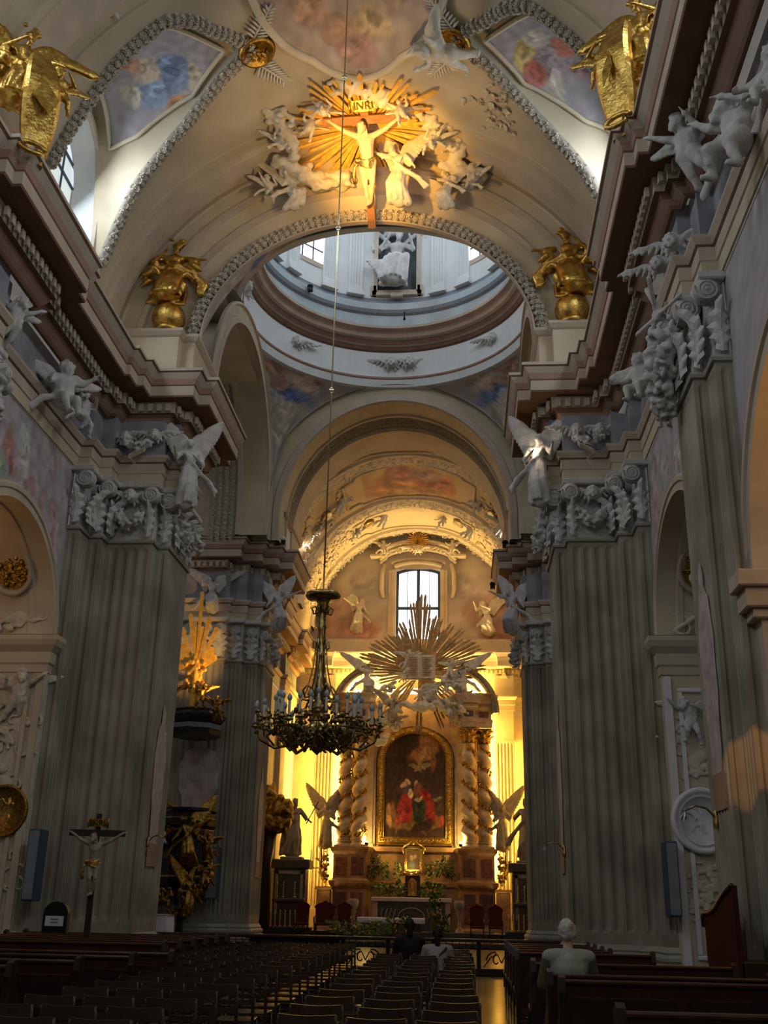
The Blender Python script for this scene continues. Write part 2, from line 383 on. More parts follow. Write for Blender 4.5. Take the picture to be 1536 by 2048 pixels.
def dentils(mb, path, off=-.70, z0=13.60, z1=13.80, w=.13, gap=.11, ky=.5, y0=8):
    of = offs(path)
    for i in range(len(path)-1):
        a = Vector((path[i][0]+of[i].x*off, path[i][1]+of[i].y*off*ky)); b = Vector((path[i+1][0]+of[i+1].x*off, path[i+1][1]+of[i+1].y*off*ky))
        L = (b-a).length
        if L < .25: continue
        d = (b-a)/L; nr = Vector((d.y, -d.x)); n = int((L-.05)/(w+gap)); s0 = (L-n*(w+gap)+gap)/2
        for k in range(n):
            p = a+d*(s0+k*(w+gap)); q = p+d*w
            if p.y < y0 or abs(p.x-XC) > 8.5: continue
            o1 = nr*.075
            mb.slab([(p.x,p.y,z0),(q.x,q.y,z0),(q.x,q.y,z1),(p.x,p.y,z1)], (o1.x, o1.y, 0))
SIDES = ((-1, 'left', 'west'), (1, 'right', 'east'))
tn = [0]
def trim(name=None):
    tn[0] += 1; return empty('trim_%d' % tn[0], kind=ST)
for sd, sname, _ in SIDES:
    fix = (lambda mb: mb) if sd < 0 else mirror
    for P, C in ((P1, C1), (P2, C2)):
        t = trim()
        fix(sweep(MB(), P, ARCHI, ky=.6)).build('architrave', EM, t)
        fix(sweep(MB(), C, CORN, ky=.5)).build('cornice_moulding', EM, t)
        top = MB(); n = len(C)                                       # top of the cornice
        top.add([(x, y, 14.7) for x, y in C]+[(-14, y, 14.7) for x, y in C], [(i, i+1, n+i+1, n+i) for i in range(n-1)])
        fix(top).build('cornice_top', 'palepink', t)
        d = MB(); dentils(d, C); fix(d).build('dentil_band', 'palepink', t, kind='stuff')
# ---- fluted shafts of the piers and pilasters
PIERS = [
  ('pillar_crossing', [((-9.2,23.35),(-9.2,24.02),3), ((-8.87,24.02),(-8.87,24.45),2), ((-8.87,24.45),(-7.7,24.45),4), ((-7.7,24.9),(-7.42,24.9),1), ((-7.7,24.45),(-7.7,24.9),2), ((-7.42,24.9),(-7.42,26.9),8),
     ((-9.5,23.35),(-9.2,23.35),1), ((-9.2,24.02),(-8.87,24.02),1), ((-7.42,26.9),(-7.7,26.9),1), ((-7.7,26.9),(-7.7,27.4),2), ((-7.7,27.4),(-9.0,27.4),6)]),
  ('pillar_nave', [((-9.5,15.45),(-9.22,15.45),1), ((-9.22,15.45),(-9.22,16.05),3), ((-9.22,16.05),(-9.0,16.05),1), ((-9.0,16.05),(-9.0,17.47),7), ((-9.0,17.47),(-9.22,17.47),1), ((-9.22,17.47),(-9.22,18.05),3), ((-9.22,18.05),(-9.5,18.05),1)]),
  ('pillar_chancel', [((-12.2,37.8),(-10.4,37.8),6), ((-10.4,37.8),(-8.75,37.8),6), ((-8.75,38.1),(-8.15,38.1),3), ((-8.15,38.35),(-7.6,38.35),3), ((-7.6,38.6),(-7.4,38.6),1), ((-7.4,38.6),(-7.4,40.6),8),
     ((-8.75,37.8),(-8.75,38.1),1), ((-8.15,38.1),(-8.15,38.35),1), ((-7.6,38.35),(-7.6,38.6),1), ((-7.4,40.6),(-7.7,40.6),1), ((-7.7,40.6),(-7.7,41.2),2)]),
]
BASEP = [(.10, 0, 0), (.12, .22, 0), (.10, .42, 0), (.16, .46, 0), (.16, .56, 0), (.09, .61, 1), (.14, .66, 1), (.14, .72, 1), (.06, .78, 1), (.08, .82, 1), (.03, .88, 1), (0, .92, 1)]
ASTR = [(0, 10.0), (.05, 10.0), (.07, 10.05), (.05, 10.1), (0, 10.1)]
pier_paths = {'pillar_crossing': P1[9:21], 'pillar_nave': P1[1:9], 'pillar_chancel': [(-12.2, 37.8)]+P2[1:11]}
pier_obj = {}
for sd, sname, _ in SIDES:
    fix = (lambda mb: mb) if sd < 0 else mirror
    for pn, segs in PIERS:
        e = empty(pn, kind=ST); pier_obj[(pn, sd)] = e
        m = MB(); shaft(m, segs, .92, 10.0); fix(m).build('fluted_shaft', 'shaft', e)
        fix(sweep(MB(), pier_paths[pn], BASEP)).build('pillar_base', ['marblep', 'shaftl'], e)
        fix(sweep(MB(), pier_paths[pn], ASTR)).build('astragal', 'shaftl', e)
        fix(sweep(MB(), pier_paths[pn], [(-.02, 10.05), (-.02, 11.62)])).build('capital_block', 'stucco', e)
# ---- side walls of the nave: bay with a tall arched niche, chapel arches
def wall_arch(mb, x, y0, y1, z1, yc, a, zs, b, n=40, nz=1, z0=0.0, sill=None):
    pts = arch_pts(yc, zs, a, b, n)
    cols = []
    for (y, z) in pts: cols.append([(x, y, z+(z1-z)*k/nz) for k in range(nz+1)])
    base = len(mb.v)
    vs = [p for c in cols for p in c]; w = nz+1
    mb.add(vs, [(i*w+k, (i+1)*w+k, (i+1)*w+k+1, i*w+k+1) for i in range(n) for k in range(nz)])
    for (ya, yb) in ((y0, yc-a), (yc+a, y1)):
        if yb-ya > .01:
            mb.add([(x, lerp(ya, yb, i/6), lerp(z0, z1, k/24)) for i in range(7) for k in range(25)],
                   [(i*25+k, (i+1)*25+k, (i+1)*25+k+1, i*25+k+1) for i in range(6) for k in range(24)])
    return mb
def arch_band(mb, x, yc, zs, a, b, prof, n=40, foot=None, mi=0, axis='x'):
    """moulded band round an arch: prof [(radial offset, out)] ; foot: z where the legs end"""
    pts = arch_pts(0, 0, 1, 1, n); P = []
    if foot is not None: P.append((-1, 0, foot-zs, 0))
    for (c, s_) in pts: P.append((c, s_, 0, 1))
    if foot is not None: P.append((1, 0, foot-zs, 0))
    m = len(prof); vs = []
    for (c, s_, dz, f) in P:
        for (ro, out) in prof:
            yy = yc+c*(a+ro); zz = zs+(s_*(b+ro) if f else dz); vs.append((x+out, yy, zz) if axis == 'x' else (yy, x-out, zz))
    return mb.add(vs, [(i*m+k, (i+1)*m+k, (i+1)*m+k+1, i*m+k+1) for i in range(len(P)-1) for k in range(m-1)], mi)
FRL = [(.12,.80,.07,.10,.3,(.30,.38,.24),.8),(.22,.55,.08,.12,-.4,(.28,.40,.28),.8),(.33,.75,.06,.13,.2,(.50,.24,.20),.8),(.45,.80,.05,.16,.1,(.62,.60,.56),.8),(.52,.62,.07,.12,-.3,(.52,.27,.27),.8),
       (.62,.50,.06,.15,.2,(.60,.50,.46),.8),(.72,.42,.06,.14,-.1,(.64,.60,.58),.9),(.80,.62,.04,.12,.2,(.50,.28,.26),.6),(.88,.35,.05,.14,.1,(.55,.52,.55),.8),(.27,.33,.07,.07,0,(.42,.42,.40),.7),(.92,.75,.03,.1,.2,(.55,.50,.45),.5)]
FRR = [(.10,.60,.06,.2,.1,(.60,.56,.55),.8),(.22,.45,.05,.14,.2,(.42,.22,.22),.7),(.35,.72,.08,.12,-.3,(.55,.52,.52),.8),(.48,.50,.05,.13,.1,(.38,.20,.20),.7),(.60,.80,.07,.1,.3,(.52,.48,.46),.7),
       (.72,.50,.05,.18,.1,(.60,.55,.55),.8),(.84,.62,.05,.1,-.2,(.44,.26,.24),.7),(.90,.28,.04,.12,.1,(.18,.26,.40),.9)]
for sd, sname, _ in SIDES:
    fix = (lambda mb: mb) if sd < 0 else mirror
    wl = empty('wall_'+sname, kind=ST)
    # bay Y 18.05..23.35
    m = MB(); wall_arch(m, -9.5, 18.05, 23.35, 11.62, 20.6, 2.5, 7.3, 2.3, n=84, nz=60)
    fr = enrich(FRL if sd < 0 else FRR, 5, 3); Rf = random.Random(5+sd); pal = [(.30,.38,.25),(.52,.27,.25),(.62,.60,.57),(.55,.42,.42),(.50,.46,.50),(.40,.22,.24),(.58,.50,.40)]
    for k in range(60): fr.append((Rf.random(), Rf.uniform(.05,.95), Rf.uniform(.012,.035), Rf.uniform(.03,.10), Rf.uniform(-.4,.4), Rf.choice(pal), .65))
    def fcol(i, v, fr=fr):
        if v[2] < 7.6: return (.52, .50, .45)
        return blobs_col((v[1]-18)/5.4, (v[2]-7.3)/4.3, (.43, .40, .42), fr, 7, 3+sd)
    paint(fix(m), 'painted_wall_bay', 'fresco', fcol, wl)
    m = MB(); wall_arch(m, -9.5, 9.0, 15.45, 11.62, 12.3, 2.9, 6.3, 2.9, n=40, nz=16)
    paint(fix(m), 'painted_wall_bay', 'fresco', fcol, wl)
    m = MB(); wall_arch(m, -9.5, -9, 9.0, 11.62, 4.5, 2.9, 6.3, 2.9, n=20); fix(m).build('wall_bay', 'cream', wl)
    # niche: reveal, back with panels
    t = trim()
    m = MB(); arch_band(m, -9.5, 20.6, 7.3, 2.5, 2.3, [(.34, 0), (.34, .06), (.28, .09), (.20, .09), (.18, .05), (.04, .05), (.02, .08), (0, .08), (0, 0), (0, -.35), (-.05, -.38), (-.05, -.5), (-.02, -.54), (-.02, -1.9), (-.05, -1.94), (-.05, -2.3)], foot=7.3)
    fix(m).build('archivolt', 'cream', t)
    bk = MB(); bk.add([(-13, 16.5, 0), (-13, 24, 0), (-13, 24, 10.5), (-13, 16.5, 10.5)], [(0,1,2,3)]); bk.add([(-13, 24, 0), (-11.8, 24, 0), (-11.8, 24, 10.5), (-13, 24, 10.5)], [(0,1,2,3)]); bk.add([(-13, 16, 10.4), (-11, 16, 10.4), (-11, 24, 10.4), (-13, 24, 10.4)], [(0,1,2,3)]); fix(bk).build('chapel_back', 'palepink', wl)
    # far jamb of the arcade opening, facing down the nave, with its impost
    imp = [(.0, 6.45, 1), (.04, 6.45, 1), (.06, 6.62, 1), (.10, 6.66, 1), (.12, 6.9, 0), (.24, 7.04, 1), (.30, 7.16, 1), (.30, 7.26, 1), (.0, 7.28, 1)]
    m = MB(); sweep(m, [(-11.8, 23.12), (-9.47, 23.12), (-9.47, 23.36)], imp); m.add([(-11.8,22.82,7.27),(-9.2,22.82,7.27),(-9.2,23.4,7.27),(-11.8,23.4,7.27)], [(0,1,2,3)], 1)
    sweep(m, [(-9.47, 17.7), (-9.47, 18.08), (-11.8, 18.08)], imp); fix(m).build('impost', ['palepink', 'cream'], t)
    m = MB(); m.add([(-11.8,23.12,0),(-9.45,23.12,0),(-9.45,23.12,6.46),(-11.8,23.12,6.46)], [(0,1,2,3)]); m.add([(-9.45,23.12,0),(-9.45,23.4,0),(-9.45,23.4,7.2),(-9.45,23.12,7.2)], [(0,1,2,3)]); m.add([(-11.8,18.1,0),(-9.45,18.1,0),(-9.45,18.1,7.3),(-11.8,18.1,7.3)], [(0,1,2,3)])
    fix(m).build('jamb', 'cream' if sd > 0 else 'stuccow', wl)
    m = MB()
    for (xa, xb, za, zb) in ((-11.35, -9.75, .7, 6.15),):
        for (a, b, c, d) in ((xa, xb, za, za+.09), (xa, xb, zb-.09, zb), (xa, xa+.09, za+.09, zb-.09), (xb-.09, xb, za+.09, zb-.09)): m.bbox(a, 23.04, c, b, 23.13, d, .02)
    m.bbox(-9.62, 23.03, .3, -9.47, 23.13, 6.4, .02); fix(m).build('panel_frame', 'white' if sd > 0 else 'cream', t)
    # near chapel arch: moulded band, impost, reveal
    t = trim()
    m = MB(); arch_band(m, -9.5, 12.3, 6.3, 2.9, 2.9, [(.5, 0), (.5, .08), (.42, .12), (.3, .12), (.28, .07), (.05, .07), (.03, .1), (0, .1), (0, 0), (0, -1.6)], foot=6.3)
    fix(m).build('archivolt', 'palepink', t)
    m = MB(); sweep(m, [(-11.1, 14.75), (-9.35, 14.75), (-9.35, 15.45)] if 0 else [(-11.1, 15.2), (-9.5, 15.2)], [(0, 0, 1), (0, 6.2, 1)])
    fix(m).build('jamb', 'cream', t)
    m = MB(); m.bbox(-11.1, 15.05, 5.6, -9.3, 15.46, 5.75); m.bbox(-11.1, 14.98, 5.75, -9.2, 15.5, 6.05); m.bbox(-11.1, 14.9, 6.05, -9.1, 15.5, 6.3); m.box(-11.1, 15.12, 0, -9.42, 15.45, 5.6)
    fix(m).build('impost', 'palepink', t)
    m = MB(); m.add([(-11.1,-9,0),(-11.1,16,0),(-11.1,16,11.6),(-11.1,-9,11.6)], [(0,1,2,3)]); fix(m).build('chapel_wall', 'cream', wl)
    # transept and chancel walls
    m = MB(); m.add([(-14,27.5,0),(-14,38,0),(-14,38,22),(-14,27.5,22)], [(0,1,2,3)])
    m.add([(-14,27.8,0),(-9,27.8,0),(-9,27.8,22),(-14,27.8,22)], [(0,1,2,3)]); m.add([(-14,38.2,14.7),(-7.2,38.2,14.7),(-7.2,38.2,22),(-14,38.2,22)], [(0,1,2,3)])
    m.add([(-14,27,19.9),(-7.5,27,19.9),(-7.5,39,19.9),(-14,39,19.9)], [(0,1,2,3)]); m.add([(-14,38.4,0),(-8.8,38.4,0),(-8.8,38.4,12),(-14,38.4,12)], [(0,1,2,3)])
    fix(m).build('transept_wall', 'cream', wl)
    m = MB(); sweep(m, P2[9:], [(0, 0), (0, 11.6)]); fix(m).build('chancel_wall', 'cream', wl)
    m = MB(); m.add([(-9.1,41,14.6),(-9.1,57.6,14.6),(-9.1,57.6,17.2),(-9.1,41,17.2)], [(0,1,2,3)]); fix(m).build('chancel_attic', 'cream', wl)
# west end of the nave and the end wall of the chancel
we = empty('wall_front', kind=ST)
m = MB(); m.add([(-11.2,-9,0),(6.2,-9,0),(6.2,-9,22.5),(-11.2,-9,22.5)], [(0,1,2,3)]); m.build('plaster', 'cream', we)
wb = empty('wall_back', kind=ST); YE = 57.6
WX0, WX1, WZ0, WZ1 = -3.68, -1.15, 13.6, 20.0
m = MB()
for (a, b, c, d) in ((-9.2, WX0, 14.6, 22.2), (WX1, 4.2, 14.6, 22.2), (WX0, WX1, WZ1-.25, 22.2)):
    n = 24; m.add([(lerp(a, b, i/n), YE, lerp(c, d, k/n)) for i in range(n+1) for k in range(n+1)], [(i*(n+1)+k, (i+1)*(n+1)+k, (i+1)*(n+1)+k+1, i*(n+1)+k+1) for i in range(n) for k in range(n)])
EB = [(.14,.35,.12,.16,.2,(.42,.27,.22),.8),(.22,.20,.12,.10,0,(.46,.25,.20),.8),(.30,.55,.10,.12,.3,(.42,.38,.36),.7),(.80,.35,.10,.14,0,(.44,.28,.24),.8),(.88,.18,.10,.1,0,(.46,.24,.19),.8),(.72,.55,.1,.1,0,(.45,.40,.38),.7)]
EBE = enrich(EB, 4, 5)
paint(m, 'painted_plaster', 'fresco', lambda i, v: blobs_col((v[0]+9.2)/13.4, (v[2]-14.6)/7.6, (.44, .39, .34), EBE, 6, 2), wb)
m = MB(); m.add([(-9.2,YE,0),(4.2,YE,0),(4.2,YE,11.7),(-9.2,YE,11.7)], [(0,1,2,3)]); m.box(-9.2, YE-.25, 14.4, 4.2, YE, 15.6); m.build('lower_plaster', 'cream', wb)
t = trim(); pe = [(-9.1, YE-.2), (-7.9, YE-.2), (-7.9, YE-.5), (-6.9, YE-.5), (-6.9, YE-.2), (mirx(-6.9), YE-.2), (mirx(-6.9), YE-.5), (mirx(-7.9), YE-.5), (mirx(-7.9), YE-.2), (mirx(-9.1), YE-.2)]
sweep(MB(), pe, ARCHI).build('architrave', ['cream']*5, t); ce = [(x, y-.75) for x, y in pe]
sweep(MB(), ce, [(a*.7, b, c) for a, b, c in CORN]).build('cornice_moulding', ['cream', 'palepink', 'cream', 'cream', 'cream'], t)
m = MB(); dentils(m, ce, off=-.5, ky=1); m.build('dentil_band', 'cream', t, kind='stuff')
m = MB(); m.box(-9.1, YE-1.0, 14.66, 4.1, YE, 14.72); m.build('cornice_top', 'cream', t)
for sx in (-7.9, mirx(-6.9)):
    e = empty('pillar_end', kind=ST); m = MB(); shaft(m, [((sx, YE-.5), (sx+1.0, YE-.5), 5)], 1.2, 10.0); m.box(sx, YE-.49, 0, sx+1, YE, 1.2); m.box(sx+.02, YE-.48, 10, sx+.98, YE, 11.6); m.build('fluted_shaft', 'cream', e)
# ---- floor: stone tiles in the aisle, plain slab beyond
fl = empty('floor', kind=ST)
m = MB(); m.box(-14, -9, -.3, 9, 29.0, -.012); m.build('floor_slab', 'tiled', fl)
tm = [MB().bbox(-.395, -.295, -.012, .395, .295, .0, .004).mesh('tile', k) for k in ('tile', 'tiled')]
k = 0
for j in range(38):
    y = 6.2+j*.60
    for i in range(7):
        x = -3.4+i*.80
        link('tile', tm[1 if (i+j*3) % 7 == 3 else 0], fl, (x, y, 0)); k += 1
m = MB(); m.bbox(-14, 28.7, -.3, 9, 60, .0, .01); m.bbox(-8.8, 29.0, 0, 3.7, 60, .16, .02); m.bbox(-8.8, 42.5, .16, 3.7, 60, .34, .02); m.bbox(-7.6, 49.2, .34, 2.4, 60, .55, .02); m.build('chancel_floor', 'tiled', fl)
# ---- nave vault with lunettes cut by the windows
VZ, VR = 15.0, 6.97
YN = [(-9.6,18.75),(-9.1,18.75),(-8.5,18.65),(-7.7,18.35),(-6.7,18.2),(-6.2,18.55),(-5.8,19.1),(-5.35,19.6),(-5.0,20.0)]
YF = [(-9.6,22.6),(-9.1,22.5),(-8.3,21.9),(-7.7,21.7),(-7.04,21.4),(-6.4,20.95),(-5.8,20.5),(-5.35,20.25),(-5.0,20.0)]
def vth(k, n): return PI*.0+PI*k/n
LC = [0.0, -8.1, -16.2]
def bz(x): return VZ+math.sqrt(max(0, VR**2-(x-XC)**2))
vault = MB(); NT = 72
ths = [PI*k/NT for k in range(NT+1)]
def ybreaks(x):
    xl = x if x < XC else mirx(x); ys = [-9.0]; 
    for c in sorted(LC):
        if xl > -5.0: a = b = 20.0+c
        else: a, b = interp(YN, xl)+c, interp(YF, xl)+c
        ys += [a, b]
    return ys+[24.35]
cols = []
SUB = 4
for th in ths:
    x = XC-VR*math.cos(th); z = VZ+VR*math.sin(th); yb = ybreaks(x); col = []
    for i in range(len(yb)-1):
        for s_ in range(SUB): col.append((x, lerp(yb[i], yb[i+1], s_/SUB), z))
    col.append((x, yb[-1], z)); cols.append(col)
w = len(cols[0]); vs = [p for c in cols for p in c]; fs = []
for i in range(NT):
    for j in range(w-1):
        if (j//SUB) % 2 == 1: continue
        fs.append((i*w+j, (i+1)*w+j, (i+1)*w+j+1, i*w+j+1))
vault.add(vs, fs, 0, True)
ce_ = empty('ceiling', kind=ST); vault.build('barrel_vault', 'vault', ce_)
def lun_sec(X, n=24):
    a, b = interp(YN, X), interp(YF, X); yc = (a+b)/2; hw = (b-a)/2; z0 = bz(X) if X > -9.49 else 15.3
    zc = interp([(-10.6, 20.9), (-9.5, 21.0), (-8.0, 21.2), (-6.5, 21.42), (-5.0, bz(-5.0))], X); zc = max(zc, z0+.02)
    out = []
    for k in range(n+1):
        u = -1+2*k/n; h = (1-abs(u)**2.6)**.55; out.append((X, yc+u*hw, z0+(zc-z0)*h))
    return out
for sd, sname, _ in SIDES:
    fix = (lambda mb: mb) if sd < 0 else mirror
    for c in LC[:2]:
        m = MB(); Xs = [-9.5, -9.2, -8.9, -8.6, -8.2, -7.8, -7.4, -7.0, -6.6, -6.2, -5.8, -5.4, -5.2, -5.01]; n = 24
        secs = [[(x, y+c, z) for x, y, z in lun_sec(X)] for X in Xs]; w = n+1
        m.add([p for s_ in secs for p in s_], [(i*w+j, (i+1)*w+j, (i+1)*w+j+1, i*w+j+1) for i in range(len(Xs)-1) for j in range(n)], 0, True)
        fix(m).build('lunette_vault', 'vault', ce_)
        # end wall of the lunette with the window's splayed opening
        m = MB(); yc = 20.62+c; a, b = 1.75, 1.45; zs = 19.05; zb = 15.0
        wp = [(yc-a, zb)]+arch_pts(yc, zs, a, b, 16)+[(yc+a, zb)]; op = [(18.6+c, zb)]+[(p[1]+c, max(p[2], zb)) for p in [lun_sec(-9.5, 16)[k] for k in range(17)]]+[(22.7+c, zb)]
        N = len(wp); m.add([(-9.5, y, z) for y, z in wp]+[(-9.5, y, z) for y, z in op], [(i, i+1, N+i+1, N+i) for i in range(N-1)])
        ip = [(yc+(y-yc)*.84+.02, zb+.3+(z-zb)*.90) for y, z in wp]
        m.add([(-9.5, y, z) for y, z in wp]+[(-10.05, y, z) for y, z in ip], [(i, i+1, N+i+1, N+i) for i in range(N-1)]); m.add([(-9.5, wp[0][0], zb), (-9.5, wp[-1][0], zb), (-10.05, ip[-1][0], ip[-1][1]), (-10.05, ip[0][0], ip[0][1])], [(0,1,2,3)])
        fix(m).build('window_reveal', 'white', ce_)
        m = MB(); prof = [(.0, 0), (.0, .10), (-.04, .13), (.14, .13), (.18, .08), (.28, .08), (.32, 0)]
        arch_band(m, -9.5, yc, zs, a, b, [(ro, o) for ro, o in [(.0, .0), (.0, .1), (.06, .12), (.14, .12), (.18, .07), (.3, .07), (.32, 0)]], n=20, foot=zb)
        fix(m).build('window_architrave', 'palepink', ce_)
        wn = empty('window_%d' % ({(-1, 0): 1, (1, 0): 2}.get((sd, int(c)), 3 if sd < 0 else 4)), kind=ST)
        y0, y1, z0, z1 = ip[0][0], ip[-1][0], ip[0][1], ip[N//2][1]
        g = MB(); g.add([(-10.1, y, z) for y, z in ip], [tuple(range(N))]); fix(g).build('pane', 'glassd', wn)
        g = MB()
        for q in range(1, 4): yy = lerp(y0, y1, q/4); g.box(-10.1, yy-(.035 if q == 2 else .012), z0, -10.05, yy+(.035 if q == 2 else .012), z1-.05)
        for q in range(0, 9): zz = lerp(z0, z1, q/8); g.box(-10.1, y0, zz-(.06 if q == 4 else .015), -10.03, y1, zz+(.06 if q == 4 else .015))
        fix(g).build('glazing_bar', 'lead', wn)
# transverse ribs on the vault (raised bands) beside the lunettes
t = trim()
for (ya, yb, h) in ((23.0, 23.18, .05), (23.3, 24.35, .10), (23.55, 24.1, .16), (15.35, 15.5, .06), (15.75, 17.2, .12), (15.95, 17.0, .17), (17.45, 17.6, .06), (7.5, 9.2, .12)):
    m = MB(); n = 64
    for k in range(n+1):
        th = PI*k/n
        for (y, r) in ((ya, VR), (ya+.03, VR-h), (yb-.03, VR-h), (yb, VR)): m.v.append((XC-r*math.cos(th), y, VZ+r*math.sin(th)))
    for k in range(n):
        for q in range(3): m.f.append((k*4+q, k*4+4+q, k*4+5+q, k*4+1+q)); m.mi.append(0); m.sm.append(False)
    m.build('vault_rib', 'palepink' if h > .15 else 'vault', t)
# ---- crossing arch towards the nave: splayed, stepped face, soffit
AO = (6.97, 6.97, 15.0); AI = (4.56, 3.76, 16.08)
def a1pt(t, th, y):
    a, b, zc = (lerp(AO[i], AI[i], t) for i in range(3)); return (XC-a*math.cos(th), y, zc+b*math.sin(th))
prof = [(0,24.2,0),(0,24.5,1),(.05,24.5,0),(.07,24.56,0),(.24,24.62,1),(.26,24.54,1),(.33,24.54,1),(.35,24.66,0),(.52,24.78,1),(.54,24.70,1),(.60,24.70,1),(.62,24.82,0),(.80,25.0,1),(.82,24.95,0),(.97,25.0,1),(.98,24.93,1),(1.0,24.93,1),(1.0,25.08,1),(.12,25.12,1),(.08,27.2,1)]
m = MB(); NA = 72
m.add([a1pt(t_, PI*k/NA, y) for k in range(NA+1) for (t_, y, _) in prof], [])
w = len(prof)
for k in range(NA):
    for q in range(w-1): m.f.append((k*w+q, (k+1)*w+q, (k+1)*w+q+1, k*w+q+1)); m.mi.append(prof[q][2]); m.sm.append(False)
t = trim(); m.build('crossing_arch_face', ['vault', 'palepink'], t)
def arch_y(name, y0, y1, a, b, zc, prof, mats, parent, foot=None, n=56):
    """arch facing -Y: prof [(radial, y, mi)]"""
    m = MB(); P = [(-math.cos(PI*k/n), math.sin(PI*k/n), 0) for k in range(n+1)]
    if foot is not None: P = [(-1, 0, foot-zc)]+P+[(1, 0, foot-zc)]
    for (c, s_, dz) in P:
        for (ro, y, _) in prof: m.v.append((XC+c*(a+ro), y, zc+s_*(b+ro)+dz))
    w = len(prof)
    for k in range(len(P)-1):
        for q in range(w-1): m.f.append((k*w+q, (k+1)*w+q, (k+1)*w+q+1, k*w+q+1)); m.mi.append(prof[q][2]); m.sm.append(False)
    return m.build(name, mats, parent)
# chancel arch
A2 = (4.42, 4.85, 15.72)
arch_y('chancel_arch', 0, 0, *A2, [(1.15, 38.05, 1), (1.15, 37.8, 1), (1.02, 37.74, 0), (.92, 37.85, 0), (.35, 37.85, 1), (.30, 37.78, 1), (.05, 37.78, 2), (0, 37.85, 2), (0, 39.0, 0), (-.06, 39.0, 0), (-.06, 39.15, 0), (.22, 39.2, 0), (.22, 40.4, 2), (-.04, 40.5, 2), (-.04, 42.3, 0), (1.4, 42.4, 0), (1.9, 42.4, 0)], ['vault', 'palepink', 'cream'], t, foot=14.7)
# attic pedestals over the cornices
for sd, sname, _ in SIDES:
    fix = (lambda mb: mb) if sd < 0 else mirror
    m = MB(); AT = [(0, 14.7, 0), (.06, 14.78, 0), (0, 14.86, 1), (0, 15.92, 0), (.05, 15.96, 0), (.12, 16.06, 0), (.12, 16.14, 0), (0, 16.16, 0)]
    sweep(m, [(-9.3, 24.45), (-7.55, 24.45), (-7.55, 24.8), (-7.2, 24.8), (-7.2, 28.0), (-9.3, 28.0)], AT); m.add([(-9.3, 24.45, 16.16), (-7.55, 24.45, 16.16), (-7.55, 28, 16.16), (-9.3, 28, 16.16)], [(0,1,2,3)]); m.add([(-7.55, 24.8, 16.16), (-7.2, 24.8, 16.16), (-7.2, 28, 16.16), (-7.55, 28, 16.16)], [(0,1,2,3)])
    fix(m).build('attic_pedestal', ['palepink', 'cream'], t)
    m = MB(); sweep(m, [(-14, 37.75), (-8.15, 37.75), (-8.15, 38.15), (-7.25, 38.15), (-7.25, 38.6), (-6.98, 38.6), (-6.98, 42.5)], AT); fix(m).build('attic_pedestal', ['pinkbr', 'white'], t)
# side arches of the crossing and pendentives
QX, QY0, QY1, QYC = 4.9, 27.5, 37.85, 32.55
RR, RZ = 5.3, 21.3
for sd, sname, _ in SIDES:
    X = XC+sd*QX; m = MB(); a, b, zc = 4.6, 4.7, 15.75; n = 56
    pr = [(.7, 0, 1), (.7, .1, 1), (.62, .14, 0), (.56, .06, 0), (.2, .06, 1), (.16, .12, 1), (0, .12, 1), (0, 0, 0), (0, -.9, 1), (-.06, -.95, 1), (-.06, -1.1, 0), (.1, -1.15, 0), (.1, -2.3, 1), (-.02, -2.4, 1), (-.02, -3.0, 0), (-.02, -7, 0)]
    for k in range(-1, n+2):
        kk = min(max(k, 0), n); c, s_ = -math.cos(PI*kk/n), math.sin(PI*kk/n)
        for (ro, o, _) in pr: m.v.append((X-sd*o, QYC+c*(a+ro), zc+s_*(b+ro) if 0 <= k <= n else 14.7))
    w = len(pr)
    for k in range(n+2):
        for q in range(w-1): m.f.append((k*w+q, (k+1)*w+q, (k+1)*w+q+1, k*w+q+1)); m.mi.append(pr[q][2]); m.sm.append(False)
    m.build('transept_arch', ['vault', 'palepink'], t)
PB = [(.50,.965,.20,.03,.1,(.50,.38,.28),.85),(.36,.93,.10,.04,0,(.42,.27,.20),.85),(.58,.91,.09,.04,0,(.54,.42,.32),.9),(.44,.875,.10,.03,0,(.40,.25,.18),.85),(.50,.835,.15,.028,.05,(.14,.20,.42),1),(.62,.85,.09,.03,-.1,(.22,.28,.46),.9),(.40,.82,.08,.025,0,(.50,.50,.54),.85),(.50,.77,.20,.03,0,(.56,.52,.44),.9),(.45,.71,.18,.035,0,(.52,.46,.36),.9),(.56,.64,.20,.04,0,(.57,.53,.44),.9),(.48,.56,.24,.04,0,(.50,.45,.37),.9)]
PBE = enrich(PB, 4, 2)
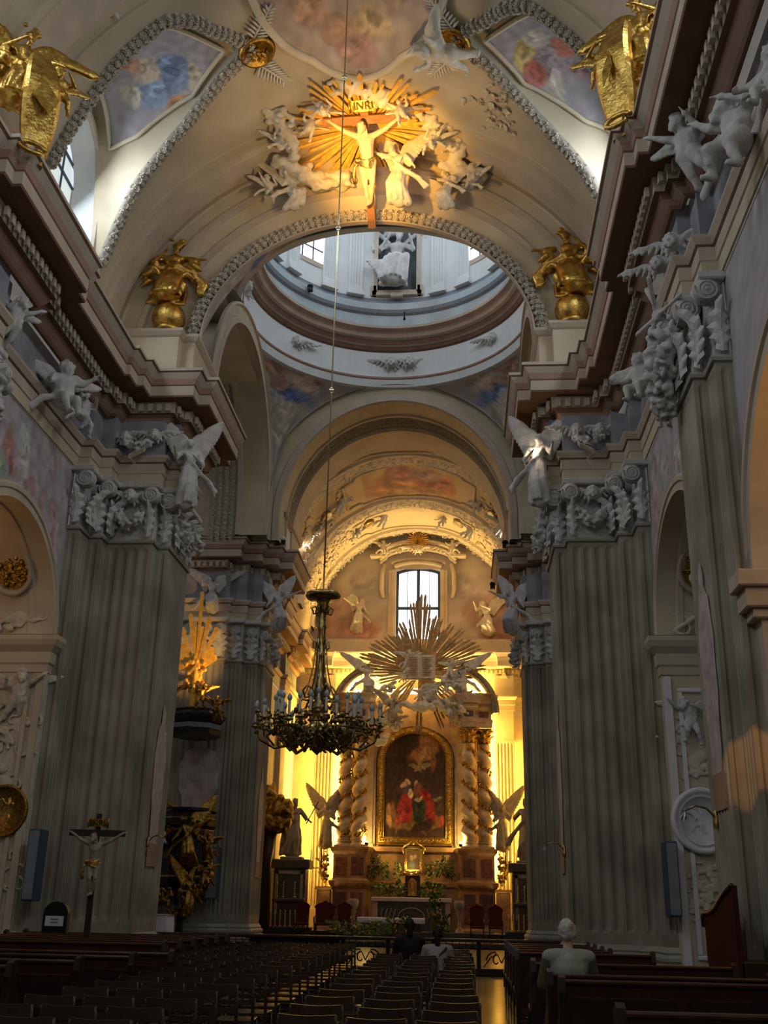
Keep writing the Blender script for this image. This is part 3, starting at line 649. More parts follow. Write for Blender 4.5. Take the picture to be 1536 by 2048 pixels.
for q, (sx, sy) in enumerate(((-1, 1), (1, 1), (-1, -1), (1, -1))):
    m = MB(); nu, nv = 56, 60
    ax, ay = QX-.02, (QY1-QY0)/2-.02
    def pf(u, v, sx=sx, sy=sy):
        ayy = ay if sy > 0 else QYC-25.5
        ph = u*PI/2                     # 0: on the +/-X arch crown, pi/2: on the +/-Y arch crown
        rp = Vector((XC+sx*RR*math.cos(ph), QYC+sy*RR*math.sin(ph), RZ))
        if u <= .5:
            tau = PI/2*(1-u*2); lp = Vector((XC+sx*ax, QYC+sy*(5.3 if sy > 0 else ayy)*math.cos(tau), 15.75+5.4*math.sin(tau)))
            lp.y = QYC+sy*min(abs(lp.y-QYC), ayy)
        else:
            tau = PI/2*(u-.5)*2; lp = Vector((XC+sx*(5.42 if sy > 0 else 6.3)*math.cos(tau), QYC+sy*ayy, 15.72+5.6*math.sin(tau))); lp.x = XC+sx*min(abs(lp.x-XC), ax)
        p = lp.lerp(rp, v); bulge = math.sin(PI*v)*.35*(1-abs(2*u-1)); d = Vector((sx, sy, 0)).normalized(); return tuple(p+d*bulge)
    m.grid(pf, nu, nv)
    def pc(i, v, nu=nu):
        a = (i % (nu+1))/nu; b = (i//(nu+1))/nv
        return blobs_col(a, (v[2]-15.7)/5.6, (.44, .39, .37), PBE, 9, q)
    paint(m, 'pendentive', 'fresco', pc, t)
m = MB(); n = 64                                                     # flat shell round the foot of the drum
for k in range(n):
    a = 2*PI*k/n; c, s_ = math.cos(a), math.sin(a); f = 9.5/max(abs(c), abs(s_)); m.v.append((XC+5.25*c, QYC+5.25*s_, 21.45)); m.v.append((XC+f*c, QYC+.6+max(-7.95, f*s_), 21.45))
m.f = [(2*k, 2*k+1, (2*k+3) % (2*n), (2*k+2) % (2*n)) for k in range(n)]; m.mi = [0]*n; m.sm = [False]*n; m.build('crossing_shell', 'cream', t)
# ---- drum of the dome
DC = (XC, QYC, 0)
rg = empty('trim_dome_ring', kind=ST)
ring = [(5.55, 21.15, 0), (5.22, 21.2, 0), (5.16, 21.5, 2), (5.12, 21.55, 2), (5.12, 21.62, 0), (5.14, 21.66, 0), (5.14, 22.72, 1), (5.06, 22.78, 1), (5.0, 22.92, 3), (4.92, 22.96, 1), (4.85, 23.15, 3), (4.74, 23.2, 2), (4.72, 23.36, 3), (4.66, 23.4, 1), (4.60, 23.56, 3), (4.58, 23.66, 3), (5.0, 23.68, 4), (4.98, 24.35, 5), (4.86, 24.42, 5), (4.80, 24.55, 6), (4.80, 24.85, 5), (4.9, 25.0, 5), (4.92, 25.13, 0)]
m = MB(); n = 112
for k in range(n):
    a = 2*PI*k/n
    for (r, z, _) in ring: m.v.append((DC[0]+r*math.cos(a), DC[1]+r*math.sin(a), z))
w = len(ring)
for k in range(n):
    for q in range(w-1): m.f.append((k*w+q, ((k+1) % n)*w+q, ((k+1) % n)*w+q+1, k*w+q+1)); m.mi.append(ring[q][2]); m.sm.append(False)
m.build('ring_moulding', ['white', 'brown', 'pinkbr', 'palepink', 'drumblue', 'slate', 'drumblue'], rg)
dr = empty('ceiling_drum', (0,0,-.44), kind=ST); RD = 4.9
def in_win(a, z):
    for k in range(8):
        if k % 2 == 0: continue
    a8 = (a % (PI/2)) - PI/4
    return abs(a8) < .17 and 26.6 < z < 30.2
def in_niche(a, z): return abs(a-PI/2) < .165 and 25.85 < z < 29.4
m = MB(); nz = 40
AA = [2*PI*k/144 for k in range(145)]; ZZ = [25.55+i*.15 for i in range(nz+1)]
m.add([(DC[0]+RD*math.cos(a), DC[1]+RD*math.sin(a), z) for a in AA for z in ZZ], [])
for i in range(144):
    for j in range(nz):
        am, zm = (AA[i]+AA[i+1])/2, (ZZ[j]+ZZ[j+1])/2
        if in_win(am, zm) or in_niche(am, zm): continue
        m.f.append((i*(nz+1)+j, (i+1)*(nz+1)+j, (i+1)*(nz+1)+j+1, i*(nz+1)+j+1)); m.mi.append(0); m.sm.append(True)
m.build('drum_wall', 'white', dr)
m = MB(); m.lathe([(RD+.05, 31.55), (RD-.3, 31.7), (RD-.2, 32.6), (RD-1.2, 34.8), (RD-3, 36.6), (.01, 37.4)], (DC[0], DC[1], 0), 48); m.build('dome_shell', 'white', dr)
m = MB()
for k in range(8):                                                   # paired fluted pilasters
    for da in (-.21, .21) if 0 else (-.335, -.565, .335, .565):
        pass
for k in range(4):
    for da in (-.36, -.60, .36, .60):
        a = PI/2+k*PI/2+da; r = RD-.1; c = Vector((math.cos(a), math.sin(a))); tg = Vector((-c.y, c.x)); ctr = Vector((DC[0], DC[1]))+c*r
        shaft(m, [((ctr-tg*.30)[:], (ctr+tg*.30)[:], 4)] if 0 else [(tuple(ctr+tg*.30), tuple(ctr-tg*.30), 4)], 25.75, 31.3)
        for (hw, o, z0, z1) in ((.36, -.12, 25.55, 25.68), (.33, -.08, 25.68, 25.76)):
            p = [ctr+tg*hw+c*o, ctr-tg*hw+c*o, ctr-tg*hw+c*.15, ctr+tg*hw+c*.15]; m.prism([tuple(q) for q in p], z0, z1)
        p = [ctr+tg*.3+c*.0, ctr+tg*.3+c*.12]; q = [ctr-tg*.3+c*.0, ctr-tg*.3+c*.12]
        for pq in (p, q): m.add([(*pq[0], 25.7), (*pq[1], 25.7), (*pq[1], 31.3), (*pq[0], 31.3)], [(0,1,2,3)])
m.build('drum_pilasters', 'white', dr)
for k in range(4):                                                   # drum windows
    a = PI/4+k*PI/2; c = Vector((math.cos(a), math.sin(a))); tg = Vector((-c.y, c.x)); ctr = Vector((DC[0], DC[1]))+c*(RD-.02)
    wn = empty('window_%d' % (5+k), (0,0,-.44), kind=ST)
    def P(u, o, z): v = ctr+tg*u+c*o; return (v.x, v.y, z)
    m = MB()
    for (u0, u1, z0, z1) in ((-.95, -.78, 26.5, 30.3), (.78, .95, 26.5, 30.3), (-.95, .95, 26.4, 26.62), (-.95, .95, 30.15, 30.35)):
        m.slab([P(u0, -.03, z0), P(u1, -.03, z0), P(u1, -.03, z1), P(u0, -.03, z1)], (c.x*.3, c.y*.3, 0))
    m.build('window_frame', 'palepink', wn)
    m = MB(); m.add([P(-.8, .28, 26.5), P(.8, .28, 26.5), P(.8, .28, 30.3), P(-.8, .28, 30.3)], [(0,1,2,3)]); m.build('pane', 'glassb', wn)
    m = MB()
    for u in (-.27, .27): m.slab([P(u-.025, .2, 26.5), P(u+.025, .2, 26.5), P(u+.025, .2, 30.3), P(u-.025, .2, 30.3)], (c.x*.05, c.y*.05, 0))
    for z in (27.4, 28.3, 29.2): m.slab([P(-.8, .2, z-.025), P(.8, .2, z-.025), P(.8, .2, z+.025), P(-.8, .2, z+.025)], (c.x*.05, c.y*.05, 0))
    m.build('glazing_bar', 'lead', wn)
# niche in the drum
m = MB(); hx = .80; yb = QYC+RD+.55; y0 = QYC+RD-.12
m.add([(XC-hx, y0, 25.85), (XC-hx, yb, 25.85), (XC-hx, yb, 29.4), (XC-hx, y0, 29.4), (XC+hx, y0, 25.85), (XC+hx, yb, 25.85), (XC+hx, yb, 29.4), (XC+hx, y0, 29.4)], [(0,1,2,3), (7,6,5,4), (1,5,6,2), (0,4,5,1), (3,2,6,7)]); m.build('niche_recess', 'slate', dr)
m = MB()
for (a, b, c, d) in ((-hx-.16, -hx, 25.75, 29.5), (hx, hx+.16, 25.75, 29.5), (-hx-.22, hx+.22, 25.62, 25.86), (-hx-.16, hx+.16, 29.4, 29.56), (-hx-.3, -hx-.05, 25.62, 26.1), (hx+.05, hx+.3, 25.62, 26.1)): m.bbox(XC+a, QYC+RD-.24, c, XC+b, QYC+RD+.1, d, .02)
m.bbox(XC-.25, QYC+RD-.3, 25.5, XC+.25, QYC+RD-.1, 25.72, .04); m.build('niche_frame', 'palepink', dr)
# ---- chancel vault, ribs, end window
CVZ, CVR = 16.1, 5.85
cv = empty('ceiling_chancel', kind=ST)
CF = [(.50,.42,.16,.09,0,(.46,.24,.13),.85),(.40,.46,.10,.06,.3,(.52,.30,.16),.8),(.60,.46,.10,.06,-.3,(.42,.20,.13),.85),(.52,.52,.12,.05,0,(.55,.36,.18),.8),(.47,.37,.07,.05,.5,(.40,.22,.18),.8),(.57,.38,.07,.05,0,(.38,.28,.24),.8)]
m = MB(); nu, nv = 110, 100
m.grid(lambda u, v: (XC-CVR*math.cos(PI*u), 41.5+16.2*v, CVZ+CVR*math.sin(PI*u)), nu, nv)
m.grid(lambda u, v: (XC-CVR*(1 if v == 0 else 1.12), 41.5+16.2*u, 16.1-v*1.5), 4, 1); m.grid(lambda u, v: (XC+CVR*(1 if v == 0 else 1.12), 41.5+16.2*u, 16.1-v*1.5), 4, 1)
CFE = enrich(CF, 7, 4)
def cc(i, v):
    u = (v[0]-XC)/CVR*.5+.5; w_ = (v[1]-41.5)/16.2
    if .30 < u < .70 and .34 < w_ < .64: return blobs_col(u, .3+(w_-.34)*.8, (.50, .36, .20), CFE, 7, 4)
    return blobs_col(u, w_, (.52, .42, .26), [], 5, 2, .2)
paint(m, 'chancel_vault', 'fresco', cc, cv)
t = trim()
for (ya, yb, h) in ((42.2, 43.4, .14), (45.9, 47.1, .16), (51.7, 52.9, .16), (56.4, 57.5, .16)):
    m = MB(); n = 56
    for k in range(n+1):
        th = PI*k/n
        for (y, r) in ((ya, CVR), (ya+.04, CVR-h), (yb-.04, CVR-h), (yb, CVR)): m.v.append((XC-r*math.cos(th), y, CVZ+r*math.sin(th)))
    for k in range(n):
        for q in range(3): m.f.append((k*4+q, k*4+4+q, k*4+5+q, k*4+1+q)); m.mi.append(0); m.sm.append(False)
    m.build('vault_rib', 'cream', t)
# cartouche mouldings on the chancel vault panels
def on_cv(u, y, d=.05): th = PI*u; r = CVR-d; return (XC-r*math.cos(th), y, CVZ+r*math.sin(th))
for (y0, y1) in ((43.7, 45.6), (47.5, 51.3), (53.3, 56.0)):
    loop = []
    us, ue = .31, .69
    for k in range(33): u = lerp(us, ue, k/32); loop.append(on_cv(u, y0-.25*math.exp(-((u-.5)/.07)**2)+(.35 if abs(u-.5) > .15 else 0)))
    for k in range(33): u = lerp(ue, us, k/32); loop.append(on_cv(u, y1+.25*math.exp(-((u-.5)/.07)**2)-(.35 if abs(u-.5) > .15 else 0)))
    MB().tube(loop, .07, 6, closed=True).build('panel_moulding', 'cream', t)
wn = empty('window_9', kind=ST)
xc = (WX0+WX1)/2
arch = lambda x: WZ1-.25+.25*(1-((x-xc)/((WX1-WX0)/2))**2)
m = MB(); xs = [lerp(WX0, WX1, k/16) for k in range(17)]
m.add([(x, YE, arch(x)) for x in xs]+[(x, YE+.7, arch(x)) for x in xs], [(i, i+1, 18+i, 17+i) for i in range(16)])
m.add([(WX0, YE, 13), (WX0, YE+.7, 13), (WX0, YE+.7, 19.8), (WX0, YE, 19.8)], [(0,1,2,3)]); m.add([(WX1, YE, 13), (WX1, YE+.7, 13), (WX1, YE+.7, 19.8), (WX1, YE, 19.8)], [(0,1,2,3)])
m.build('window_reveal', 'cream', wn)
g = MB(); g.add([(WX0+.05, YE+.68, 13), (WX1-.05, YE+.68, 13)]+[(x, YE+.68, arch(x)) for x in reversed(xs[1:-1])]+[], [tuple(range(17))]); g.build('pane', 'glassb', wn)
g = MB(); g.box(xc-.09, YE+.55, 13, xc+.09, YE+.66, 20)
for x in (WX0, WX1-.14): g.box(x, YE+.5, 13, x+.14, YE+.66, 19.8)
for z in (15.6, 17.6): g.box(WX0, YE+.56, z-.08, WX1, YE+.66, z+.08)
g.tube([(x, YE+.6, arch(x)-.05) for x in xs], .1, 6)
for x in (WX0+.63, WX1-.63): g.box(x-.02, YE+.6, 13, x+.02, YE+.66, 19.9)
g.build('glazing_bar', 'blue', wn)
m = MB()
for (a, b, d) in ((.0, .22, .12), (.22, .42, .06)):
    for s_ in (-1, 1):
        x0 = (WX0-b if s_ < 0 else WX1+a); m.bbox(x0, YE-d, 15.4, x0+(b-a), YE, 19.7, .02)
    m.tube([(xc+(x-xc)*(1+(a+b)/2.6), YE-d*.6, arch(x)+(a+b)/2+.05) for x in xs], (b-a)*.55, 6)
for s_ in (-1, 1):                                                   # scrolled consoles beside the window
    x = xc+s_*1.95; m.tube([(x, YE-.1, 18.0), (x+s_*.12, YE-.15, 18.5), (x+s_*.1, YE-.2, 19.4), (x-s_*.05, YE-.2, 20.0)], [.1, .14, .12, .1], 8)
ped = [(xc+2.3*math.sin(u), YE-.45, 20.35+.95*math.cos(u*1.05)-.15*(abs(u) > .9)) for u in [lerp(-1.25, 1.25, k/28) for k in range(29)]]
m.tube(ped, .13, 8); m.tube([(x, y+.15, z-.22) for x, y, z in ped], .1, 8); m.tube([(x, y+.25, z-.4) for x, y, z in ped], .1, 8)
m.bbox(xc-2.75, YE-.55, 20.35, xc-1.9, YE, 20.52, .03); m.bbox(xc+1.9, YE-.55, 20.35, xc+2.75, YE, 20.52, .03)
m.build('window_surround', 'cream', wn)
# ------------------------------------------------------------------ sculpture: primitives fused into one continuous surface
def V3(*a): return Vector(a)
def fuse(mb, name, mats, vox=.025, smooth=2, rnd=0.0):
    me = mb.mesh(name+'_raw', 'stucco'); o = bpy.data.objects.new(name+'_raw', me); S.collection.objects.link(o)
    r = o.modifiers.new('r', 'REMESH'); r.mode = 'VOXEL'; r.voxel_size = vox; r.use_smooth_shade = True
    if smooth:
        s = o.modifiers.new('s', 'SMOOTH'); s.factor = .5; s.iterations = smooth
    dg = bpy.context.evaluated_depsgraph_get(); out = bpy.data.meshes.new_from_object(o.evaluated_get(dg), depsgraph=dg)
    bpy.data.objects.remove(o); bpy.data.meshes.remove(me); out.name = name
    out.materials.clear()
    for m in (mats if isinstance(mats, (list, tuple)) else [mats]): out.materials.append(M[m])
    return smoothen(out)
def remat(me, m):
    c = me.copy(); c.materials.clear(); c.materials.append(M[m]); return c
def cap(mb, a, b, ra, rb, n=8):
    a, b = V3(*a), V3(*b); d = (b-a)
    if d.length < 1e-5: return mb.ell(a, (ra,)*3, 8, 5)
    u = d.normalized(); mb.tube([a-u*ra*.9, a-u*ra*.55, a, b, b+u*rb*.55, b+u*rb*.9], [ra*.35, ra*.8, ra, rb, rb*.8, rb*.35], n)
    return mb
BASE = dict(head=(0,-.03,1.63), neck=(0,0,1.47), chest=(0,0,1.30), waist=(0,0,1.08), pelvis=(0,0,.93),
            sl=(.19,0,1.41), el=(.30,-.04,1.14), hl=(.24,-.26,1.02), sr=(-.19,0,1.41), er=(-.30,-.04,1.14), hr=(-.24,-.26,1.02),
            pl=(.10,0,.90), kl=(.12,-.06,.50), fl=(.13,.0,.06), pr=(-.10,0,.90), kr=(-.12,-.02,.50), fr=(-.13,.02,.06))
def pose(**k):
    J = {a: V3(*b) for a, b in BASE.items()}; J.update({a: V3(*b) for a, b in k.items()}); return J
def hand(mb, w, d, side=1, s=1.0):
    d = d.normalized(); w = V3(*w); u = d.orthogonal().normalized(); v = d.cross(u); c = w+d*.045*s
    mb.ell(c, (.038*s, .028*s, .045*s), 8, 5)
    for i, L in enumerate((.062, .075, .070, .055)):
        o = u*(i-1.5)*.019*s; cap(mb, c+o+d*.02*s, c+o*1.25+d*(.03+L)*s-v*.012*s, .011*s, .008*s, 6)
    cap(mb, c-u*.03*s, c-u*.06*s+d*.045*s-v*.01*s, .012*s, .009*s, 6)
def body(mb, J, fat=1.0, hd=1.0, hair='curly', rng=None, legs=True, face=None):
    R = rng or random.Random(3); f = fat
    h = J['head']; face = V3(*face).normalized() if face else V3(0, -1, 0)
    cap(mb, J['pelvis'], J['waist'], .15*f, .125*f); cap(mb, J['waist'], J['chest'], .125*f, .155*f); mb.ell(J['chest']+V3(0,0,.03), (.185*f, .12*f, .13*f))
    for s in 'lr':
        cap(mb, J['chest']+V3(0,0,.08), J['s'+s], .09*f, .062*f)
        cap(mb, J['s'+s], J['e'+s], .064*f, .052*f); cap(mb, J['e'+s], J['h'+s], .051*f, .034*f); hand(mb, J['h'+s], (J['h'+s]-J['e'+s]), s=hd)
        if legs:
            cap(mb, J['pelvis'], J['p'+s], .13*f, .105*f); cap(mb, J['p'+s], J['k'+s], .098*f, .062*f); cap(mb, J['k'+s], J['f'+s], .060*f, .036*f)
            mb.ell(J['k'+s].lerp(J['f'+s], .28)+V3(0,.015,0), (.055*f,.06*f,.11*f)); mb.ell(J['f'+s]+V3(face.x*.07, face.y*.07, -.02), (.045*hd, .045*hd, .035)); cap(mb, J['f'+s]+V3(0,0,-.02), J['f'+s]+V3(face.x*.15, face.y*.15, -.035), .04*hd, .028*hd)
    cap(mb, J['neck']-V3(0,0,.05), h-V3(0,0,.06), .058*f, .05*f)
    k = hd; mb.ell(h, (.078*k, .095*k, .115*k), 12, 9); side = face.cross(V3(0,0,1)).normalized()
    mb.ell(h+face*.075*k-V3(0,0,.055*k), (.045*k,.04*k,.045*k)); cap(mb, h+face*.088*k+V3(0,0,.02*k), h+face*.116*k-V3(0,0,.022*k), .012*k, .018*k, 6)
    for q in (-1, 1):
        cap(mb, h+face*.084*k+side*.018*q*k+V3(0,0,.032*k), h+face*.07*k+side*.06*q*k+V3(0,0,.028*k), .014*k, .012*k, 6); mb.ell(h+face*.07*k+side*.045*q*k-V3(0,0,.03*k), (.026*k,)*3)
        mb.ell(h+side*.078*q*k, (.016*k, .02*k, .03*k))
    mb.ell(h+face*.098*k-V3(0,0,.06*k), (.022*k, .012*k, .009*k)); mb.ell(h+face*.09*k-V3(0,0,.092*k), (.022*k,)*3)
    if hair:
        n = 26 if hair == 'curly' else 14
        for i in range(n):
            a = R.uniform(0, 2*PI); t = R.uniform(-.15, 1.35); d = V3(math.cos(a)*math.cos(t-.1), math.sin(a)*math.cos(t-.1), math.sin(t+.1))
            if d.dot(face) > .45 and d.z < .72: continue
            mb.ell(h+V3(d.x*.085*k, d.y*.10*k, d.z*.11*k), (R.uniform(.022,.036)*k,)*3, 6, 5)
        if hair == 'long':
            for q in (-1, 1): cap(mb, h-face*.06*k+side*.06*q*k, h-face*.08*k+side*.09*q*k-V3(0,0,.2*k), .04*k, .03*k)
        if hair == 'beard':
            for i in range(8): mb.ell(h+face*.085*k+side*R.uniform(-.04,.04)*k-V3(0,0,R.uniform(.08,.17)*k), (.026*k,.026*k,.035*k), 6, 5)
def robe(mb, J, rng, hem=.02, flare=1.0, folds=16, waist='waist', cloak=False, upper=True):
    """draped cloth from the waist over thighs and knees to the feet, with raised folds"""
    w = J[waist]; c1 = (J['kl']+J['kr'])/2; c2 = (J['fl']+J['fr'])/2
    for s in 'lr':
        cap(mb, w.lerp(J['p'+s], .6), J['k'+s], .14, .105); cap(mb, J['k'+s], J['f'+s]+V3(0,0,.05), .10, .12*flare)
    cap(mb, w, c1, .155, .16); cap(mb, c1, c2+V3(0,0,.06), .16, .19*flare)
    for i in range(folds):
        a = 2*PI*i/folds+rng.uniform(-.15,.15); d = V3(math.cos(a), math.sin(a)*.8, 0); tw = rng.uniform(-.25,.25); d2 = V3(math.cos(a+tw), math.sin(a+tw)*.8, 0)
        p0 = w+d*.13+V3(0,0,-.02); p1 = c1+d*.215+V3(0,0,rng.uniform(-.05,.05)); p2 = c2+d2*rng.uniform(.20,.29)*flare+V3(0,0,hem)
        m = (p0+p1)/2+d*rng.uniform(.0,.05); mb.tube([p0, m, p1, (p1+p2)/2+d*rng.uniform(-.02,.03), p2], [.022,.034,.038,.040,.034], 6)
    if upper:
        for i in range(7):
            a = rng.uniform(-.8,.8); p = J['s'+('l' if i % 2 else 'r')]+V3(0, -.06*(1 if i < 5 else -1), .03); q = w+V3(a*.14, -.12+.02*i*(i>4), rng.uniform(-.05,.12))
            mb.tube([p, (p+q)/2+V3(rng.uniform(-.04,.04), -.05, 0), q], [.025,.03,.025], 6)
        for s in 'lr':
            p, q = J['s'+s], J['e'+s]; cap(mb, p, q, .075, .075); 
            for i in range(3): mb.tube([p.lerp(q, .2*i+.2)+V3(0,-.05,.03), p.lerp(q, .25*i+.3)+V3(0,-.06,-.06), q+V3(0,-.03,-.1-.03*i)], [.02,.022,.02], 6)
    if cloak:
        for i in range(9):
            a = lerp(-.26, .26, i/8); p = J['neck']+V3(a*.7, .08, -.06); q = V3(a*1.3+c2.x, .16+c2.y, hem+.05*rng.random())
            mb.tube([p, p.lerp(q, .35)+V3(0,.09,0), p.lerp(q, .7)+V3(rng.uniform(-.05,.05),.10,0), q], [.045,.06,.06,.05], 6)
def sash(mb, pts, rng, w=.10, n=3, r=.035):
    """free-flying scarf of cloth"""
    P = [V3(*p) for p in pts]
    for i in range(n):
        o = [V3(rng.uniform(-w,w), rng.uniform(-w,w)*.5, rng.uniform(-w,w)) for _ in P]; mb.tube([p+q*(k/len(P)) for k, (p, q) in enumerate(zip(P, o))], [r]*len(P), 6)
def wing(mb, root, tip, down, n=9, L=.5, th=.022, rows=2):
    """feathered wing: leading edge root..tip (arched), feathers pointing along 'down'"""
    root, tip, down = V3(*root), V3(*tip), V3(*down).normalized(); e = tip-root; nr = e.cross(down).normalized(); up = -down
    E = [root+e*t+up*math.sin(PI*min(1, t*1.1))*e.length*.22 for t in [i/(n-1) for i in range(n)]]
    mb.tube(E, [.05*(1-.5*i/(n-1))+.012 for i in range(n)], 7)
    for r_ in range(rows):
        for i, p in enumerate(E):
            t = i/(n-1); l = L*(.55+.65*t)*(1-.38*r_); d = (down*(1-.55*t)+e.normalized()*(.15+.75*t)).normalized(); q = p+d*l+nr*.012*r_
            mb.tube([p+nr*.018*r_, p.lerp(q, .5)+nr*(.03+.02*r_), p.lerp(q, .85)+nr*.01, q], [th*1.1, th*1.7, th*1.5, th*.6], 6)
def cherub_head_mb():
    R = random.Random(11); mb = MB(); mb.ell((0,0,0), (.115,.12,.135), 12, 9)
    for q in (-1, 1):
        mb.ell((.055*q,-.085,-.045), (.05,.045,.045)); cap(mb, (.025*q,-.112,.035), (.07*q,-.09,.035), .014, .012, 6); mb.ell((.115*q,0,-.01), (.02,.028,.035))
    cap(mb, (0,-.118,.02), (0,-.142,-.025), .014, .02, 6); mb.ell((0,-.118,-.068), (.026,.016,.01)); mb.ell((0,-.10,-.11), (.035,.03,.025))
    for i in range(38):
        a = R.uniform(0, 2*PI); t = R.uniform(.0, 1.5); d = V3(math.cos(a)*math.cos(t), math.sin(a)*math.cos(t), math.sin(t))
        if d.y < -.5 and d.z < .55: continue
        mb.ell((d.x*.115, d.y*.12, d.z*.135+.01), (R.uniform(.028,.042),)*3, 6, 5)
    for q in (-1, 1): wing(mb, (.07*q,.04,-.08), (.42*q,.04,.10), (.15*q,-.05,-1), 7, .24, .018)
    return mb
def putto_mb(J, seed=1, wings=True, cloth=True, face=(0,-1,-.2)):
    R = random.Random(seed); mb = MB()
    for q in 'lr':
        e0, h0, k0, f0 = (J[c+q].copy() for c in 'ehkf'); J['e'+q] = J['s'+q]+(e0-J['s'+q])*.80; J['h'+q] = J['e'+q]+(h0-e0)*.72; J['k'+q] = J['p'+q]+(k0-J['p'+q])*.88; J['f'+q] = J['k'+q]+(f0-k0)*.80
    body(mb, J, 1.42, 1.55, 'curly', R, face=face); mb.ell(J['pelvis']+V3(0,.03,0), (.21,.19,.17))
    mb.ell(J['waist']+V3(0,-.05,0), (.16,.14,.14))
    if wings:
        for q in (-1, 1): wing(mb, J['chest']+V3(.08*q,.10,.05), J['chest']+V3(.55*q,.2,.35), (.3*q,.05,-1), 10, .42, .036)
    if cloth: sash(mb, [J['sl']+V3(0,.05,0), J['waist']+V3(.15,-.12,0), J['pelvis']+V3(-.1,-.15,0), J['pelvis']+V3(-.4,.05,-.1), J['pelvis']+V3(-.6,.1,-.35)], R, .09, 4, .04)
    return mb
SM = {}
def P(*a): return V3(*a)
def pst(**k): return pose(**dict(dict(head=(0,-.05,1.52), neck=(0,0,1.36), chest=(0,0,1.22), waist=(0,0,1.02), pelvis=(0,0,.88), sl=(.19,0,1.32), sr=(-.19,0,1.32)), **k))
# seated putto, one arm raised
SM['putto_sit'] = fuse(putto_mb(pst(kl=(.16,-.38,.82), fl=(.20,-.42,.42), kr=(-.14,-.40,.80), fr=(-.05,-.50,.40), hl=(.55,-.30,1.45), el=(.40,-.12,1.30), er=(-.38,-.05,1.12), hr=(-.50,-.30,1.05)), 1), 'putto_sit', 'stucco', .03)
SM['putto_lean'] = fuse(putto_mb(pst(head=(-.16,-.12,1.46), kl=(.18,-.25,.55), fl=(.30,-.10,.15), kr=(-.12,-.35,.62), fr=(-.20,-.10,.28), el=(.34,-.22,1.25), hl=(.10,-.42,1.35), er=(-.42,-.18,1.35), hr=(-.62,-.28,1.55)), 2, face=(-.5,-1,-.4)), 'putto_lean', 'stucco', .03)
SM['putto_fly'] = fuse(putto_mb(pst(head=(.05,-.16,1.50), pelvis=(-.05,.1,.90), kl=(.05,.15,.50), fl=(.0,.42,.25), kr=(-.25,.05,.55), fr=(-.5,.18,.30), el=(.42,-.15,1.42), hl=(.66,-.25,1.58), er=(-.36,-.2,1.2), hr=(-.3,-.42,1.38)), 3, face=(.3,-1,-.3)), 'putto_fly', 'stucco', .03)
SM['cherub'] = fuse(cherub_head_mb(), 'cherub', 'stucco', .017)
def angel_mb(J, seed, wg=True, flare=1.0, face=(0,-1,-.15), wl=None, wr=None, hair='long', cloak=False, scarf=True, n=15, L=.62):
    R = random.Random(seed); mb = MB(); body(mb, J, 1.0, 1.0, hair, R, face=face); robe(mb, J, R, flare=flare, cloak=cloak)
    if wg:
        wing(mb, J['chest']+V3(.07,.12,.08), wl or J['chest']+V3(.34,.30,.66), (.6,.05,-.85), n, L, .042)
        wing(mb, J['chest']+V3(-.07,.12,.08), wr or J['chest']+V3(-.34,.30,.66), (-.6,.05,-.85), n, L, .042)
    if scarf: sash(mb, [J['sl'], J['waist']+V3(-.05,-.17,0), J['pelvis']+V3(-.25,-.05,0), J['pelvis']+V3(-.5,.1,-.15), J['pelvis']+V3(-.72,.12,-.45)], R, .12, 5, .045)
    return mb
SM['angel_stand'] = fuse(angel_mb(pose(head=(.04,-.05,1.63), kl=(.16,-.14,.52), fl=(.20,.02,.06), el=(.36,-.12,1.22), hl=(.46,-.34,1.30), hr=(-.05,-.30,1.20)), 5, wl=V3(.30,.25,2.05), wr=V3(-.30,.25,2.10)), 'angel_stand', 'stucco', .028)
SM['angel_reach'] = fuse(angel_mb(pose(head=(.14,-.10,1.60), el=(.44,-.10,1.50), hl=(.74,-.20,1.66), er=(-.34,.0,1.20), hr=(-.46,-.12,1.00), kl=(.22,-.25,.58), fl=(.30,.10,.20), kr=(-.10,-.05,.52), fr=(-.16,.20,.10)), 6, wl=V3(.30,.35,2.10), wr=V3(-.45,.35,2.0)), 'angel_reach', 'stucco', .028)
SM['angel_kneel'] = fuse(angel_mb(pose(head=(-.12,-.10,1.32), neck=(-.05,0,1.18), chest=(0,0,1.02), waist=(.03,.02,.80), pelvis=(.05,.05,.62), sl=(.18,0,1.12), sr=(-.18,-.02,1.12), el=(.22,-.28,1.05), hl=(-.05,-.42,1.14), er=(-.38,-.20,1.10), hr=(-.42,-.42,1.30), pl=(.14,.05,.60), pr=(-.06,.05,.60), kl=(.20,-.35,.50), fl=(.25,-.15,.08), kr=(-.10,-.20,.18), fr=(-.05,.35,.08)), 8, wl=V3(.62,.30,1.70), wr=V3(-.55,.35,1.72)), 'angel_kneel', 'stucco', .028)
